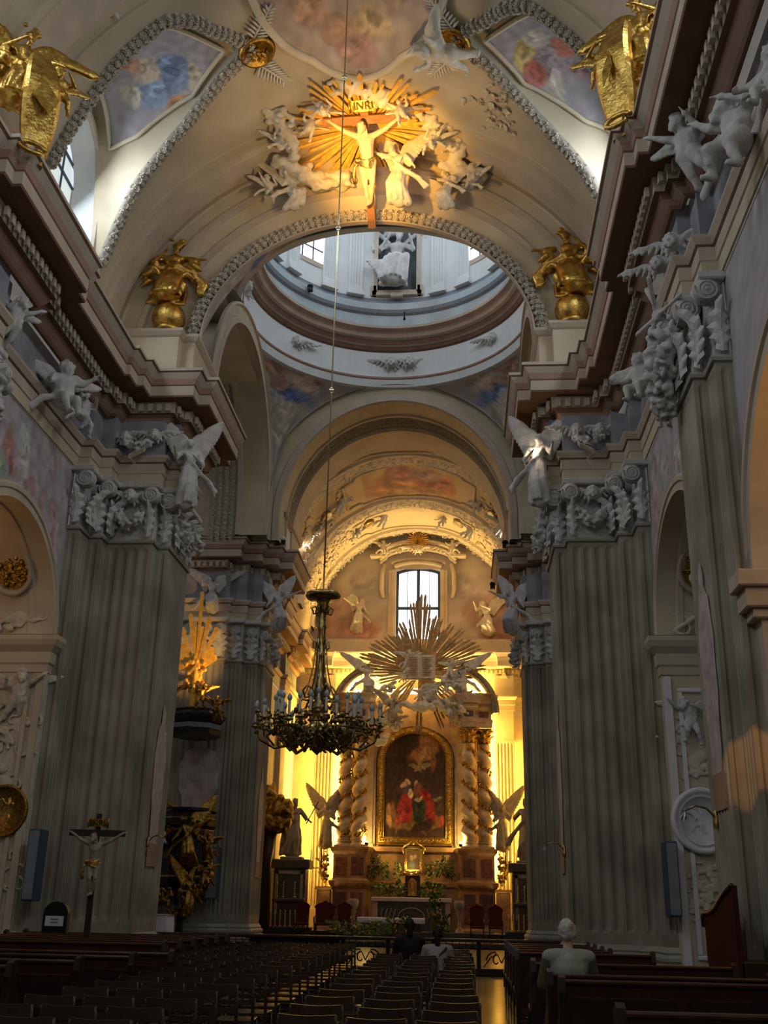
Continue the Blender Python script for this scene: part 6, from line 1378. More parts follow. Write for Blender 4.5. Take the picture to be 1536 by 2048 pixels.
for s in (-1, 1):
    X = lambda v: XA+s*v
    def pth(l): return [(X(a), b) for a, b in (l if s > 0 else l)]
    base = [(2.20, 56.5), (2.20, 55.2), (2.34, 54.55), (3.22, 54.55), (3.22, 55.0), (4.02, 55.0), (4.02, 56.5)]
    pp = [(X(a), b) for a, b in base]
    if s < 0: pp = pp[::-1]
    sweep(MB(), pp, PED).build('pedestal', ['marbleb', 'marbleb'], al)
    for (a, b, y, z0, z1) in ((2.5, 3.06, 54.54, .85, 2.2), (2.46, 3.08, 54.54, 3.0, 3.85), (3.36, 3.9, 54.99, .85, 2.2), (3.36, 3.9, 54.99, 3.0, 3.85)): MB().bbox(X(a), y-.03, z0, X(b), y+.1, z1, .025).build('inlay_panel', 'marbler', al)
    base = [(2.30, 56.5), (2.30, 54.75), (2.42, 54.60), (3.16, 54.60), (3.16, 55.05), (3.98, 55.05), (3.98, 56.5)]
    pp = [(X(a), b) for a, b in base]
    if s < 0: pp = pp[::-1]
    eb = sweep(MB(), pp, ENT).build('entablature', ['marblep', 'marblep'], al)
    m = MB(); dentils(m, pp, off=.10, z0=11.36, z1=11.5, w=.07, gap=.06, ky=1, y0=50); m.build('dentil_band', 'marblep', eb, kind='stuff')
    MB().add([(X(2.3), 56.5, 12.0), (X(2.3), 54.3, 12.0), (X(4.0), 54.3, 12.0), (X(4.0), 56.5, 12.0)], [(0,1,2,3)]).build('entablature_top', 'marblep', al)
    for (a, b, y) in ((2.55, 3.05, 54.59), (3.36, 3.84, 55.04)): MB().bbox(X(a), y-.03, 10.86, X(b), y+.1, 11.16, .02).build('inlay_panel', 'marbler', al)
    # broken segmental pediment: thick curved band
    m = MB(); K = 22
    for k in range(K+1):
        a = lerp(.0, 1.35, k/K); cx, cz, r = 1.5, 10.9, 2.55
        x = cx+r*math.sin(PI/2-a*.92); z = cz+r*math.cos(PI/2-a*.92)*.92+.15
        for (dr, y) in ((0, 56.3), (0, 54.75), (.08, 54.68), (.12, 54.75), (.22, 54.62), (.34, 54.55), (.36, 56.3)): m.v.append((X(cx+(x-cx)*(1+dr/r)), y, cz+(z-cz)*(1+dr/r)))
    for k in range(K):
        for q in range(6): m.f.append((k*7+q, (k+1)*7+q, (k+1)*7+q+1, k*7+q+1)); m.mi.append(0); m.sm.append(False)
    m.build('broken_pediment', 'statue', al)
    # block below the painting level between pedestals
m = MB(); m.bbox(XA-2.3, 55.6, .34, XA+2.3, 56.4, 4.25, .03); m.bbox(XA-2.3, 55.45, 2.5, XA+2.3, 55.7, 2.75, .04); m.bbox(XA-2.3, 55.45, 4.15, XA+2.3, 56.3, 4.4, .04); m.build('predella', 'marbleb', al)
# mensa and front table
e = empty('altar_table', (XA-.02, 53.9, 0), 'stone altar table with dark marble front under a lace edged cloth', 'table')
m = MB(); m.bbox(-1.75, -.3, .55, 1.75, .5, 1.85, .02); m.build('body', 'marbled', e)
for s in (-1, 1): MB().bbox(s*1.62, -.36, .55, s*1.84, .4, 1.86, .02).build('leg', 'marblep', e)
MB().bbox(-1.9, -.42, 1.86, 1.9, .55, 1.96, .02).build('table_top', 'marblep', e)
MB().bbox(-1.92, -.46, 1.80, 1.92, .56, 2.0, .03).build('altar_cloth', 'lace', e)
m = MB(); m.tube([(.62*math.cos(a), -.34, 1.1+.42*math.sin(a)) for a in [2*PI*k/28 for k in range(28)]], .035, 6, closed=True)
for s in (-1, 1):
    for k in range(4): m.tube([(s*(.7+.2*k), -.33, .8), (s*(.85+.2*k), -.34, 1.15+.1*(k % 2)), (s*(.75+.2*k), -.33, 1.5)], .025, 5)
m.build('inlay_scrollwork', 'statue', e)
e = empty('celebrant_table', (-3.15, 50.0, 0), 'free-standing table with pleated white cloth in front of the altar', 'table')
m = MB(); m.bbox(-1.35, -.4, .34, 1.35, .4, 1.0, .02); m.build('body', 'rwood', e)
m = MB(); K = 90
for k in range(K+1):
    x = lerp(-1.5, 1.5, k/K); w_ = .02*math.sin(k*1.9)
    for (y, z) in ((.5, 1.12), (-.5, 1.12), (-.52+w_, 1.08), (-.53+w_*1.6, .98), (-.52+w_*2, .90-.02*(k % 2))): m.v.append((x, y, z))
for k in range(K):
    for q in range(4): m.f.append((k*5+q, k*5+5+q, k*5+6+q, k*5+1+q)); m.mi.append(0); m.sm.append(True)
m.build('pleated_cloth', 'cloth', e)
# tabernacle with icon above
e = empty('tabernacle', (XA+.0, 54.25, 2.0), 'gilded tabernacle with lit arched door above the altar table', 'tabernacle')
m = MB(); m.bbox(-.36, -.15, 0, .36, .4, 1.0, .04); m.lathe([(.36,1.0),(.30,1.1),(.22,1.14)], (0,.1,0), 20); m.build('body', 'rwood', e)
m = MB(); m.grid(lambda u, v: ((u-.5)*.44, -.2-.06*math.sin(PI*u), .08+v*(.62+.2*math.sin(PI*u))), 12, 12); m.build('door', 'gold', e)
m = MB(); R = random.Random(2)
for k in range(46): a = R.uniform(0, PI); r_ = R.uniform(.2, .62); m.ell((r_*math.cos(a)*1.1, -.1, 1.02+.3*r_*math.sin(a)), (.07,.05,.05), 6, 4)
link('gilded_cloud', fuse(m, 'gilded_cloud', 'gold', .03), e)
e = empty('framed_icon', (XA+.0, 54.9, 3.25), 'small framed icon with gilt crest standing above the tabernacle', 'icon')
m = MB(); paint(m.grid(lambda u, v: ((u-.5)*.66, 0, .06+v*.95), 16, 24), 'picture', 'canvas', lambda i, v: blobs_col(v[0]/.66+.5, v[2], (.10,.06,.03), [(.35,.6,.14,.14,0,(.40,.26,.14),.9),(.62,.66,.12,.12,0,(.35,.22,.12),.9),(.4,.3,.2,.2,0,(.10,.14,.14),.8)], 5, 1), e)
m = MB()
for (a, b, c, d) in ((-.44, -.32, 0, 1.14), (.32, .44, 0, 1.14), (-.44, .44, -.02, .08), (-.44, .44, 1.04, 1.16)): m.bbox(a, -.06, c, b, .08, d, .02)
m.build('frame', 'gold', e); m = MB()
for s in (-1, 1): m.tube([(0, -.02, 1.5), (s*.14, -.02, 1.42), (s*.25, -.02, 1.28), (s*.42, -.02, 1.22), (s*.55, -.02, 1.05), (s*.5, -.02, .8)], .05, 6)
m.ell((0,-.02,1.35), (.13,.06,.13)); m.build('crest', 'gold', e)
# rays, open book and clouds crowning the altar
e = empty('ray_glory', (0,0,0), 'great burst of dull gilded rays crowning the altar', 'glory'); R = random.Random(12); c = V3(XA+.28, 54.95, 13.2)
rays = []
for k in range(46):
    a = -.22+ (PI+.44)*k/45+R.uniform(-.02,.02); up_ = math.sin(a); L = (2.35+1.0*abs(math.cos(a))+R.uniform(-.65,.25)) if up_ > -.1 else 2.2
    if abs(a-PI/2) < .16: L = R.uniform(3.7, 4.3)
    elif abs(a-PI/2) < .45: L = R.uniform(2.4, 3.4)
    rays.append((a, L))
for k in range(10): rays.append((-PI/2+R.uniform(-.9, .9), R.uniform(1.6, 2.6)))
rays += [(-PI/2-.02, 3.2), (-PI/2+.38, 3.1), (-PI/2+.52, 2.7), (-PI/2-.55, 2.4)]
for j, (a, L) in enumerate(rays):
    d = V3(math.cos(a), 0, math.sin(a)); s_ = V3(-d.z, 0, d.x); w0, w1 = .09, R.uniform(.12,.19); y = V3(0, R.uniform(-.12,.10), 0); m = MB(); q = c+y+d*.3; p = c+y+d*L
    for o in (-.6, .6): m.slab([q+s_*(o-.45)*w0, q+s_*(o+.45)*w0, p+s_*(o+.42)*w1-d*R.uniform(.0,.2), p+s_*o*w1+d*.08, p+s_*(o-.42)*w1-d*R.uniform(0,.2)], (0, -.04, 0))
    m.build('ray', 'raygold', e)
e2 = empty('open_book', (XA+.28, 54.35, 12.75), 'open book with written pages at the centre of the rays', 'book'); m = MB()
for s in (-1, 1): m.grid(lambda u, v: (s*u*.78, -.12*math.sin(PI*u*.9)+.1*u, v*1.25), 8, 2)
m.box(-.8, .06, -.04, .8, .12, 1.28); m.build('pages', 'stuccow', e2); m = MB()
for s in (-1, 1):
    for k in range(9): m.box(s*.12, -.135, .16+.115*k, s*(.62 if k % 3 else .5), -.11, .19+.115*k)
m.build('written_lines', 'brown', e2, kind='stuff')
e3 = empty('altar_clouds', (0,0,0), 'silvered clouds and putti heads tumbling below the open book', 'clouds'); g = MB()
cloud(g, [(-4.0,54.6,11.7),(-3.3,54.6,11.2),(-3.9,54.6,10.5),(-3.3,54.6,10.4)], 34, .26, R); cloud(g, [(-1.9,54.5,12.3),(-1.4,54.5,11.6),(-.6,54.5,11.3),(.2,54.6,11.0)], 40, .26, R); cloud(g, [(-2.9,54.4,11.4),(-2.2,54.3,11.2),(-1.6,54.3,11.3)], 24, .25, R); cloud(g, [(-4.1,54.7,12.1),(-3.6,54.6,12.5)], 14, .2, R); cloud(g, [(-1.0,54.4,12.6),(-.4,54.5,13.0),(.1,54.5,12.2)], 26, .22, R); cloud(g, [(-4.4,55.3,9.6),(-3.9,55.4,9.9)], 12, .26, R)
link('clouds', fuse(g, 'altar_clouds', 'stucco', .05, 2), e3)
for (me, x, z, rz, s, l, mr, mt) in (('putto_fly', -2.75, 13.6, 10, .75, 'putto lying across the rays above the open book', False, SM), ('putto_sit', -2.95, 12.9, 0, .5, 'small putto left of the open book', False, SM), ('putto_lean', -.55, 13.1, -15, .75, 'putto stretched out right of the open book', True, SM), ('putto_sit', -1.35, 12.25, 0, .55, 'putto just below the right page of the book', False, SM),
                          ('angel_reach', -3.6, 10.9, 25, .85, 'silvered angel in the cloud left below the rays', False, SMS), ('putto_lean', -3.3, 10.5, 10, .6, 'putto hanging head down under the left altar cloud', False, SMS), ('putto_sit', -.75, 12.2, -20, .65, 'stout putto at the right of the rays', True, SM), ('angel_reach', -.35, 10.9, -30, .8, 'angel at the right below the rays leaning outward', True, SMS), ('putto_fly', -2.1, 12.0, 0, .5, 'putto directly under the open book', False, SM)):
    fig('angel' if 'angel' in me else 'putto', mt[me], (x, 54.35, z-.6), Rt(rz), s, l, 'angel' if 'angel' in me else 'putto', mir=mr)
for s, l in ((-1, 'left'), (1, 'right')):
    fig('altar_angel', remat(SM['angel_kneel'], 'stucco'), (XA+s*2.55, 54.75, 12.0), Rt(-s*20), 1.15, 'winged angel kneeling on the %s end of the altar entablature' % l, 'angel', mir=s > 0)
    fig('altar_angel', remat(SM['angel_stand'], 'golddark' if 0 else 'statue'), (XA+s*4.42, 54.9, 4.25), Rt(-s*15), 1.28, 'weathered angel with raised wing standing beside the %s altar columns' % l, 'angel', mir=s < 0)
    m = MB(); m.bbox(XA+s*4.1, 54.6, .34, XA+s*4.75, 55.6, 2.3, .04); m.bbox(XA+s*4.0, 54.5, 2.3, XA+s*4.85, 55.7, 2.45, .03); al2 = empty('statue_plinth', (0,0,0), 'marble plinth and scrolled bracket at the %s end of the altar' % l, 'plinth'); m.build('plinth', 'marbleb', al2)
    g = garland_mb([(XA+s*4.3, 54.6, 2.5), (XA+s*4.45, 54.5, 3.2), (XA+s*4.3, 54.6, 4.1)], .26, 70, 3); link('carving', fuse(g, 'carving', 'golddark', .035, 1), al2)
    # candelabra with two arms
    e = empty('candelabrum', (XA+s*4.55, 54.3, 3.4), 'gilded branched candelabrum at the %s flank of the altar' % l, 'candelabrum'); m = MB()
    m.tube([(0,.1,-.4),(s*.1,0,-.1),(s*.35,0,-.12),(s*.5,0,.1)], .035, 6); m.tube([(0,.1,-.2),(s*.05,0,.2),(s*.2,0,.3)], .035, 6); m.lathe([(.09,0),(.12,.05),(.03,.07)], (s*.5,0,.1), 10); m.lathe([(.09,0),(.12,.05),(.03,.07)], (s*.2,0,.3), 10); m.tube([(0,.1,-.4),(0,.1,.5),(s*.03,.1,.9)], .05, 6); m.build('arms', 'golddark', e)
    for (x, z) in ((.5, .15), (.2, .35)): MB().tube([(s*x,0,z),(s*x,0,z+.6)], .025, 6).build('candle', 'wax', e)
    # small visible flood lamp at the foot of the inner column
    e = empty('flood_lamp', (XA+s*2.35, 54.72, 4.42), 'small lit flood lamp at the foot of the %s inner altar column' % l, 'lamp'); MB().bbox(-.08,-.05,0,.08,.08,.14,.02).build('housing', 'blacks', e); MB().ell((0,.03,.17), (.07,.06,.05)).build('bulb', 'sodium', e)
fig('relief_saint', SMW['angel_reach'], (-5.75,57.35,15.9), Rt(15), 1.15, 'stucco saint in relief on the end wall left of the chancel window', 'statue', mir=True)
fig('relief_saint', SMW['angel_kneel'], (1.45,57.3,15.8), Rt(-15), 1.35, 'large winged stucco figure in relief right of the chancel window', 'statue')
for s, l in ((-1, 'left'), (1, 'right')): fig('putto', SMW['putto_sit'], (xc+s*2.0,57.0,20.15), Rt(s*-25), .68, 'putto seated on the %s end of the chancel window pediment' % l, 'putto', mir=s > 0)
e = empty('sunburst', (xc, 57.0, 21.35), 'gilded sunburst medallion above the chancel window', 'medallion'); m = MB()
for k in range(20): a = 2*PI*k/20; m.slab([(.25*math.cos(a-.1), 0, .25*math.sin(a-.1)), (.25*math.cos(a+.1), 0, .25*math.sin(a+.1)), (.62*math.cos(a+.06), 0, .5*math.sin(a+.06)), (.62*math.cos(a-.06), 0, .5*math.sin(a-.06))], (0,-.05,0))
m.build('rays', 'gold', e); place('boss', MB().lathe([(.30,.0),(.28,.1),(.001,.16)], n=18).mesh('boss', 'golddark'), e, V3(0,-.02,0), (0,-1,0), 1.0)
for s in (-1, 1): link('garland', fuse(garland_mb([(xc+s*.3,57.1,20.95),(xc+s*.7,57.1,20.95),(xc+s*1.2,57.1,20.65),(xc+s*1.7,57.1,20.6)], .16, 60, 5), 'garland', 'stuccow', .035, 1), label='heavy stucco garland draped over the %s half of the chancel window pediment' % ('left' if s < 0 else 'right'), cat='garland')
link('mask', remat(SM['cherub'], 'stuccow'), None, (xc,56.95,20.75), (0,0,0), 1.6, 'cherub mask at the crown of the chancel window', 'cherub')
# ------------------------------------------------------------------ flowers
def bouquet(loc, w, h, n, seed, label, name='flower_arrangement', blooms=('yflow', 'wflow'), droop=.0, cat='flowers'):
    R = random.Random(seed); e = empty(name, loc, label, cat); lf = MB(); b0 = MB(); b1 = MB()
    for i in range(n):
        a = R.uniform(0, 2*PI); t_ = R.random(); d = V3(math.cos(a)*w*R.random()**.5, math.sin(a)*w*.5, h*t_-droop*abs(math.cos(a))*w); p = V3(0,0,h*.25); q = d; L = R.uniform(.10,.22); u = (q-p).normalized() if (q-p).length > .01 else V3(0,0,1); s_ = u.orthogonal().normalized()
        lf.add([q-s_*.03, q+s_*.03, q+u*L*.6+s_*.045, q+u*L+V3(0,0,-.03), q+u*L*.6-s_*.045], [(0,1,2,3,4)])
        if i % 7 == 0: (b0 if R.random() < .6 else b1).ell(q+V3(0,-.05,0), (.055,.04,.055), 6, 4)
        if i % 6 == 0: lf.tube([p*.3, p, q], .012, 4)
    lf.build('leaves', 'leaf', e, kind='stuff'); b0.build('blossoms', blooms[0], e, kind='stuff'); b1.build('blossoms', blooms[1], e, kind='stuff')
    MB().lathe([(.07,-.25),(.12,-.1),(.10,.02),(.12,.05)], n=14).build('vase', 'brass', e); return e
bouquet((XA-1.75,54.9,3.3), .55, .75, 150, 1, 'leafy bouquet with drooping stems on the left of the icon', droop=.7); bouquet((XA+1.5,54.9,3.3), .55, .7, 150, 2, 'leafy bouquet with white blossoms on the right of the icon', droop=.6, blooms=('wflow', 'yflow'))
bouquet((XA-1.1,54.1,2.1), .75, .5, 230, 3, 'low spread of greenery and yellow flowers left of the tabernacle'); bouquet((XA+1.0,54.1,2.1), .60, .5, 180, 4, 'low spread of greenery and yellow flowers right of the tabernacle')
bouquet((XA-.75,54.3,2.7), .15, .8, 40, 8, 'upright green leaves left of the tabernacle'); bouquet((XA+.75,54.3,2.7), .15, .8, 40, 9, 'upright green leaves right of the tabernacle')
bouquet((-1.2,49.6,1.15), .26, .95, 120, 5, 'tall arrangement with sunflowers beside the celebrant table'); bouquet((-1.0,49.6,.6), .4, .6, 120, 6, 'white and yellow flowers standing on the step under the sunflowers', blooms=('wflow', 'yflow'))
bouquet((-4.2,44.5,.55), 1.2, .45, 260, 7, 'broad bed of white flowers and ferns on the chancel step', blooms=('wflow', 'yflow')); bouquet((-2.6,46.0,.6), .5, .6, 120, 10, 'flowers on the step behind the two seated visitors')
# marble candle stands, chairs of the celebrants
for i, (x, y, l) in enumerate(((-.15, 50.6, 'right'), (-4.95, 50.8, 'left'))):
    e = empty('paschal_stand', (x, y, .34), 'pale marble candle stand at the %s of the celebrant table' % l, 'stand'); m = MB(); m.lathe([(.30,0),(.30,.08),(.2,.12),(.16,.3),(.08,.38),(.07,.9),(.13,1.0),(.09,1.08),(.2,1.2),(.24,1.45),(.16,1.55)], n=20); m.build('stem', 'statue', e); m = MB(); m.lathe([(.30,-.02),(.34,.02),(.34,.10),(.28,.14)], n=4); m.build('foot', 'statue', e)
def throne(x, y, z, s, label, wide=1.0):
    e = empty('red_armchair', (x, y, z), label, 'chair'); e.scale = (s*wide, s, s); m = MB(); n = 12
    m.slab([(-.28,-.02,.5), (.28,-.02,.5)]+[(.30*math.cos(PI*k/n), -.02, 1.12+.20*math.sin(PI*k/n)) for k in range(n+1)], (0,.07,0)); m.tube([(.31*math.cos(PI*k/n), -.0, 1.12+.22*math.sin(PI*k/n)) for k in range(n+1)], .03, 6); m.ell((0,-.0,1.37), (.07,.04,.06)); m.build('backrest', 'red', e)
    MB().bbox(-.30,-.5,.42,.30,.0,.52,.03).build('seat', 'red', e)
    for a in (-.27, .27):
        for b in (-.46, -.03): MB().tube([(a,b,0),(a,b,.44)], [.025,.035], 6).build('leg', 'rwood', e)
        MB().tube([(a*1.05,-.0,.78),(a*1.08,-.25,.76),(a*1.08,-.45,.72),(a*1.06,-.46,.5)], .028, 6).build('armrest', 'rwood', e)
for (x, l, w_) in ((.62, 'red upholstered armchair in front of the right altar pedestal, nearer the table', 1), (1.42, 'red upholstered armchair at the far right of the altar step', 1), (-5.15, 'red upholstered armchair in front of the left altar pedestal', 1), (-6.0, 'wide red throne left of the altar, largest of the armchairs', 1.45), (-7.0, 'red upholstered armchair with pointed back at the far left of the altar step', 1)): throne(x, 48.9, .34, 1.0, l, w_)
# stone saints on dark pedestals with vases
for s, l in ((-1, 'left'), (1, 'right')):
    x = -7.75 if s < 0 else 2.95
    e = empty('stone_saint', (x, 50.0, 3.5), 'grey stone saint on a dark pedestal at the %s of the chancel%s' % (l, ' with thin cross' if s < 0 else ', half hidden'), 'statue'); link('figure', SM['saint'], e, (0,0,.12), (0,0,Rt(-s*30)), 1.48 if s < 0 else 1.55); MB().bbox(-.5,-.4,0,.5,.4,.12,.03).build('base', 'statue', e)
    if s < 0: m = MB(); m.tube([(.62,-.3,1.55),(1.15,-.35,2.55)], .025, 6); m.tube([(.86,-.33,2.42),(1.2,-.33,2.18)], .022, 6); m.build('thin_cross', 'blacks', e)
    e = empty('side_pedestal', (x, 50.0, 0), 'dark marble pedestal under the stone saint at the %s of the chancel' % l, 'pedestal'); m = MB(); m.bbox(-.72,-.5,.16,.72,.5,3.1,.03); m.bbox(-.9,-.62,3.1,.9,.6,3.5,.04); m.build('body', 'marbled', e); m = MB(); m.bbox(-.62,-.56,1.1,-.5,-.48,3.0,.02); m.bbox(.5,-.56,1.1,.62,-.48,3.0,.02); m.bbox(-.62,-.56,2.85,.62,-.48,3.0,.02); m.build('frame', 'statue', e)
    for r_, (n_, z, sc) in enumerate(((9, .55, .9), (3, 1.75, 1.0))):
        for k in range(n_):
            xx = x-.95+.22*k if n_ > 5 else x-.5+[0, .28, .78][k]
            if s > 0 and n_ > 5 and k > 6: continue
            e = empty('candlestick', (xx, 49.2 if r_ == 0 else 49.35, z+.12), '%s brass candlestick %s, %s pedestal' % (('first','second','third','fourth','fifth','sixth','seventh','eighth','ninth')[k], 'of the lower row' if r_ == 0 else 'of the upper row', l), 'candlestick', 'candlesticks before the %s chancel pedestal' % l); MB().lathe([(.085,0),(.09,.04),(.03,.08),(.05,.16),(.025,.22),(.04,.42),(.02,.46),(.07,.5),(.02,.54)], n=10).build('stem', 'brass', e); MB().tube([(0,0,.5),(0,0,.68)], .018, 6).build('candle', 'wax', e)
    MB().bbox(x-1.1,48.95,.16,x+1.1,49.6,.66,.02).build('bench', 'black', label='low dark bench holding candlesticks at the %s of the chancel' % l, cat='bench'); MB().bbox(x-.7,49.2,1.7,x+.75,49.5,1.84,.02).build('shelf', 'marbled', label='dark ledge holding taller candlesticks on the %s pedestal' % l, cat='shelf')
# gilded foliage ornament at the left of the chancel
g = garland_mb([(-8.5,46,5.2),(-8.2,46,5.6),(-7.9,46,5.0),(-7.7,46,4.9)], .75, 230, 8, .3)
e = empty('side_altar_crest', (0,0,0), 'bushy gilded foliage crest on a dark post beside the left chancel wall', 'ornament'); link('foliage', fuse(g, 'foliage', 'golddark', .045, 0), e); m = MB(); m.tube([(-8.2,46,.2),(-8.2,46,3.2),(-8.1,46,4.6)], [.28,.2,.3], 8); m.build('post', 'dwood', e)
# balustrade of small dark pieces: the communion rail
e = empty('communion_rail', (0,28.9,0), 'low dark communion rail with iron scroll panels before the chancel', 'rail')
MB().bbox(-9.0,-.10,.78,4.0,.10,.86,.02).build('hand_rail', 'dwood', e); MB().bbox(-9.0,-.10,.0,4.0,.10,.17,.02).build('kerb', 'dwood', e)
xs_ = [-8.8+1.15*k for k in range(12)]
for x in xs_: MB().bbox(x-.05,-.06,.16,x+.05,.06,.8,.01).build('post', 'blacks', e)
for x in xs_[:-1]:
    m = MB(); c_ = x+.575
    for s in (-1, 1):
        m.tube([(c_+s*(.04+.30*(1-k/11)*abs(math.cos(k*.45))+.05), 0, .36+.26*(1-k/13)*math.sin(k*.5)) for k in range(12)], .018, 5); m.tube([(c_+s*.45,0,.2),(c_+s*.28,0,.42),(c_+s*.1,0,.5),(c_,0,.3)], .016, 5)
    m.tube([(x,0,.62),(x+1.15,0,.62)], .015, 5)
    for k in range(6): m.tube([(x+.15+.17*k,0,.62),(x+.15+.17*k,0,.79)], .012, 4)
    m.build('scroll_panel', 'blacks', e)
kn = empty('kneeler', (-4.33,29.1,.1), 'dark panelled kneeler in front of the chancel at the left', 'kneeler')
MB().bbox(-1.27,-.2,.66,1.27,.15,.73,.01).build('top_board', 'rwood', kn)
MB().bbox(-1.17,-.12,0,1.17,.1,.66,.02).build('front_panel', 'dwood', kn)
# ------------------------------------------------------------------ chandelier
CX, CY = XC, 18.6
e = empty('chandelier', (CX, CY, 0), 'large brass chandelier with rings of unlit candle bulbs', 'chandelier')
m = MB(); m.lathe([(.001,7.06),(.15,7.05),(.30,7.0),(.33,6.95),(.30,6.9),(.14,6.88),(.10,6.8),(.12,6.7),(.06,6.62)], n=28); m.build('canopy_disc', 'brass', e)
for k in range(24): a = 2*PI*k/24; 
m = MB(); m.lathe([(.06,6.62),(.065,6.4),(.09,6.36),(.07,6.3),(.075,5.9),(.10,5.86),(.08,5.8),(.085,5.45),(.13,5.38),(.10,5.3),(.17,5.2),(.09,5.1),(.08,5.0),(.20,4.9),(.12,4.8),(.14,4.6),(.30,4.5),(.34,4.42),(.22,4.32),(.10,4.25),(.16,4.2),(.08,4.12),(.001,4.05)], n=24); m.build('stem', 'brass', e)
def sc(a, pts): return [(r*math.cos(a), r*math.sin(a), z) for r, z in pts]
for k in range(6):
    a = 2*PI*k/6+.3
    m = MB(); m.tube(sc(a, [(.08,6.62),(.16,6.6),(.2,6.7),(.14,6.74),(.1,6.68)]), .018, 5); m.tube(sc(a, [(.07,6.05),(.14,6.1),(.15,5.98),(.1,5.94)]), .018, 5); m.tube(sc(a, [(.1,5.2),(.22,5.28),(.30,5.18),(.25,5.05),(.16,5.08)]), .022, 5); m.tube(sc(a, [(.12,5.0),(.30,5.02),(.38,4.9),(.30,4.82)]), .022, 5)
    m.build('scroll', 'brass', e); m = MB(); m.tube(sc(a, [(.1,6.0),(.13,5.6),(.22,5.2),(.38,4.86),(.55,4.62)]), .012, 5); m.build('stay', 'brass', e)
arms = []
for k in range(12):
    a = 2*PI*k/12+.13; big = k % 2 == 0; Rr = 1.10 if big else .80; z0 = 4.50 if big else 4.62
    ar = MB(); ar.tube(sc(a, [(.20,4.45),(.45,4.22),(.75 if big else .55,4.16),(Rr-.1,4.3),(Rr-.02,z0-.02)]), .028, 6).tube(sc(a, [(.3,4.35),(.5,4.42),(.6,4.3),(.5,4.22)]), .02, 5).tube(sc(a, [(Rr-.35,4.2),(Rr-.2,4.36),(Rr-.3,4.45),(Rr-.4,4.38)]), .02, 5)
    ao = ar.build('arm', 'brass', e)
    cups = 4 if big else 3
    for j in range(cups):
        b = a+(j-(cups-1)/2)*(.13 if big else .17); r2 = Rr-(.13 if j in (0, cups-1) and big else 0); px_, py_ = r2*math.cos(b), r2*math.sin(b); zz = z0+(.06 if j % 2 else 0)
        key = 'cup'
        if k == 0 and j == 0:
            CUP = MB().tube([(0,0,-.12),(0,0,0)], .014, 5).lathe([(.02,-.02),(.07,.0),(.075,.015),(.03,.03),(.028,.06),(.04,.075)], n=10).mesh('candle_cup', 'brass'); CAN = MB().lathe([(.024,0),(.024,.23),(.016,.25)], n=8).mesh('candle_tube', 'wax'); BUL = MB().lathe([(.018,.0),(.036,.03),(.044,.065),(.034,.10),(.001,.14)], n=10).mesh('bulb', 'bulb')
        ar2 = link('candle_cup', CUP, ao, (px_, py_, zz)); link('candle_tube', CAN, e, (px_, py_, zz+.07)); link('bulb', BUL, e, (px_, py_, zz+.31))
    m = MB(); m.tube([(Rr-.02)*V3(math.cos(b), math.sin(b), 0)+V3(0,0,z0-.08) for b in [a-.22+.055*q for q in range(9)]], .02, 5); m.build('branch', 'brass', ao)
fo_ = MB(); R = random.Random(6)
for k in range(420):
    a = R.uniform(0, 2*PI); r_ = R.uniform(.18, 1.12); z = 4.12+.42*(r_/1.12)+R.uniform(-.05,.22); q = V3(r_*math.cos(a), r_*math.sin(a), z); s_ = R.uniform(.025,.05)
    fo_.ell(q, (s_*1.7, s_*.5, s_), 5, 4, rot=Euler((R.random()*3, R.random()*3, R.random()*3)).to_matrix())
for k in range(36):
    a = 2*PI*k/36; r_ = R.choice((.45,.62,.95)); z = R.uniform(4.2,4.5); fo_.tube([(r_*math.cos(a)+.09*math.cos(t_), r_*math.sin(a), z+.09*math.sin(t_)) for t_ in [q*.6 for q in range(8)]], .014, 5)
fo_.build('cast_foliage', 'brass', e, kind='stuff')
MB().tube([(0,0,7.0),(0,0,24)], .016, 6).build('hanging_rod', 'rod', e)
for z in (11.2, 15.06, 19.1): MB().lathe([(.016,-.07),(.03,-.055),(.02,-.045),(.05,-.03),(.055,0),(.05,.03),(.02,.045),(.03,.055),(.016,.07)], (0,0,z), 14).build('rod_ball', 'rod', e)
# ------------------------------------------------------------------ pulpit on the left chancel pier
PX, PY = -9.35, 36.75
e = empty('pulpit_canopy', (PX, PY, 0), 'dark pulpit canopy topped by a lit gilded sunburst', 'pulpit')
m = MB(); m.lathe([(.80,7.02),(.92,7.05),(.95,7.2),(.88,7.25),(.88,7.45),(.95,7.5),(1.05,7.62),(1.08,7.72),(.85,7.8),(.80,7.9)], n=8, sm=False); m.build('sounding_board', 'black', e)
m = MB(); m.lathe([(.90,7.27),(.92,7.43)], n=8, sm=False); m.build('frieze_band', 'slate', e)
m = MB(); m.lathe([(.82,7.86),(.84,7.95),(.5,8.0),(.3,8.1)], n=8, sm=False); m.build('cap', 'dwood', e); R = random.Random(3)
for k, (a, L, w_) in enumerate(((90,2.9,.07),(80,2.0,.07),(100,2.1,.08),(68,1.7,.08),(112,1.7,.08),(122,1.1,.13),(56,1.0,.13),(140,.9,.14),(40,.85,.14),(165,.7,.10),(-95,.75,.16),(-60,.7,.13),(-125,.7,.13),(94,1.6,.08),(86,1.6,.08))):
    a = Rt(a); d = V3(math.cos(a), 0, math.sin(a)); s_ = V3(-d.z,0,d.x); c_ = V3(-.02,-.55+.03*k/15,9.25); m = MB(); m.slab([c_+d*.1-s_*w_*.5, c_+d*.1+s_*w_*.5, c_+d*L+s_*w_, c_+d*(L+.06), c_+d*L-s_*w_], (0,.04,0)); m.build('ray', 'goldleaf', e)
g = MB(); 
for k in range(40): g.ell((R.gauss(0,.17), -.6, 9.25+R.gauss(0,.3)), (.08,.07,.09), 6, 5)
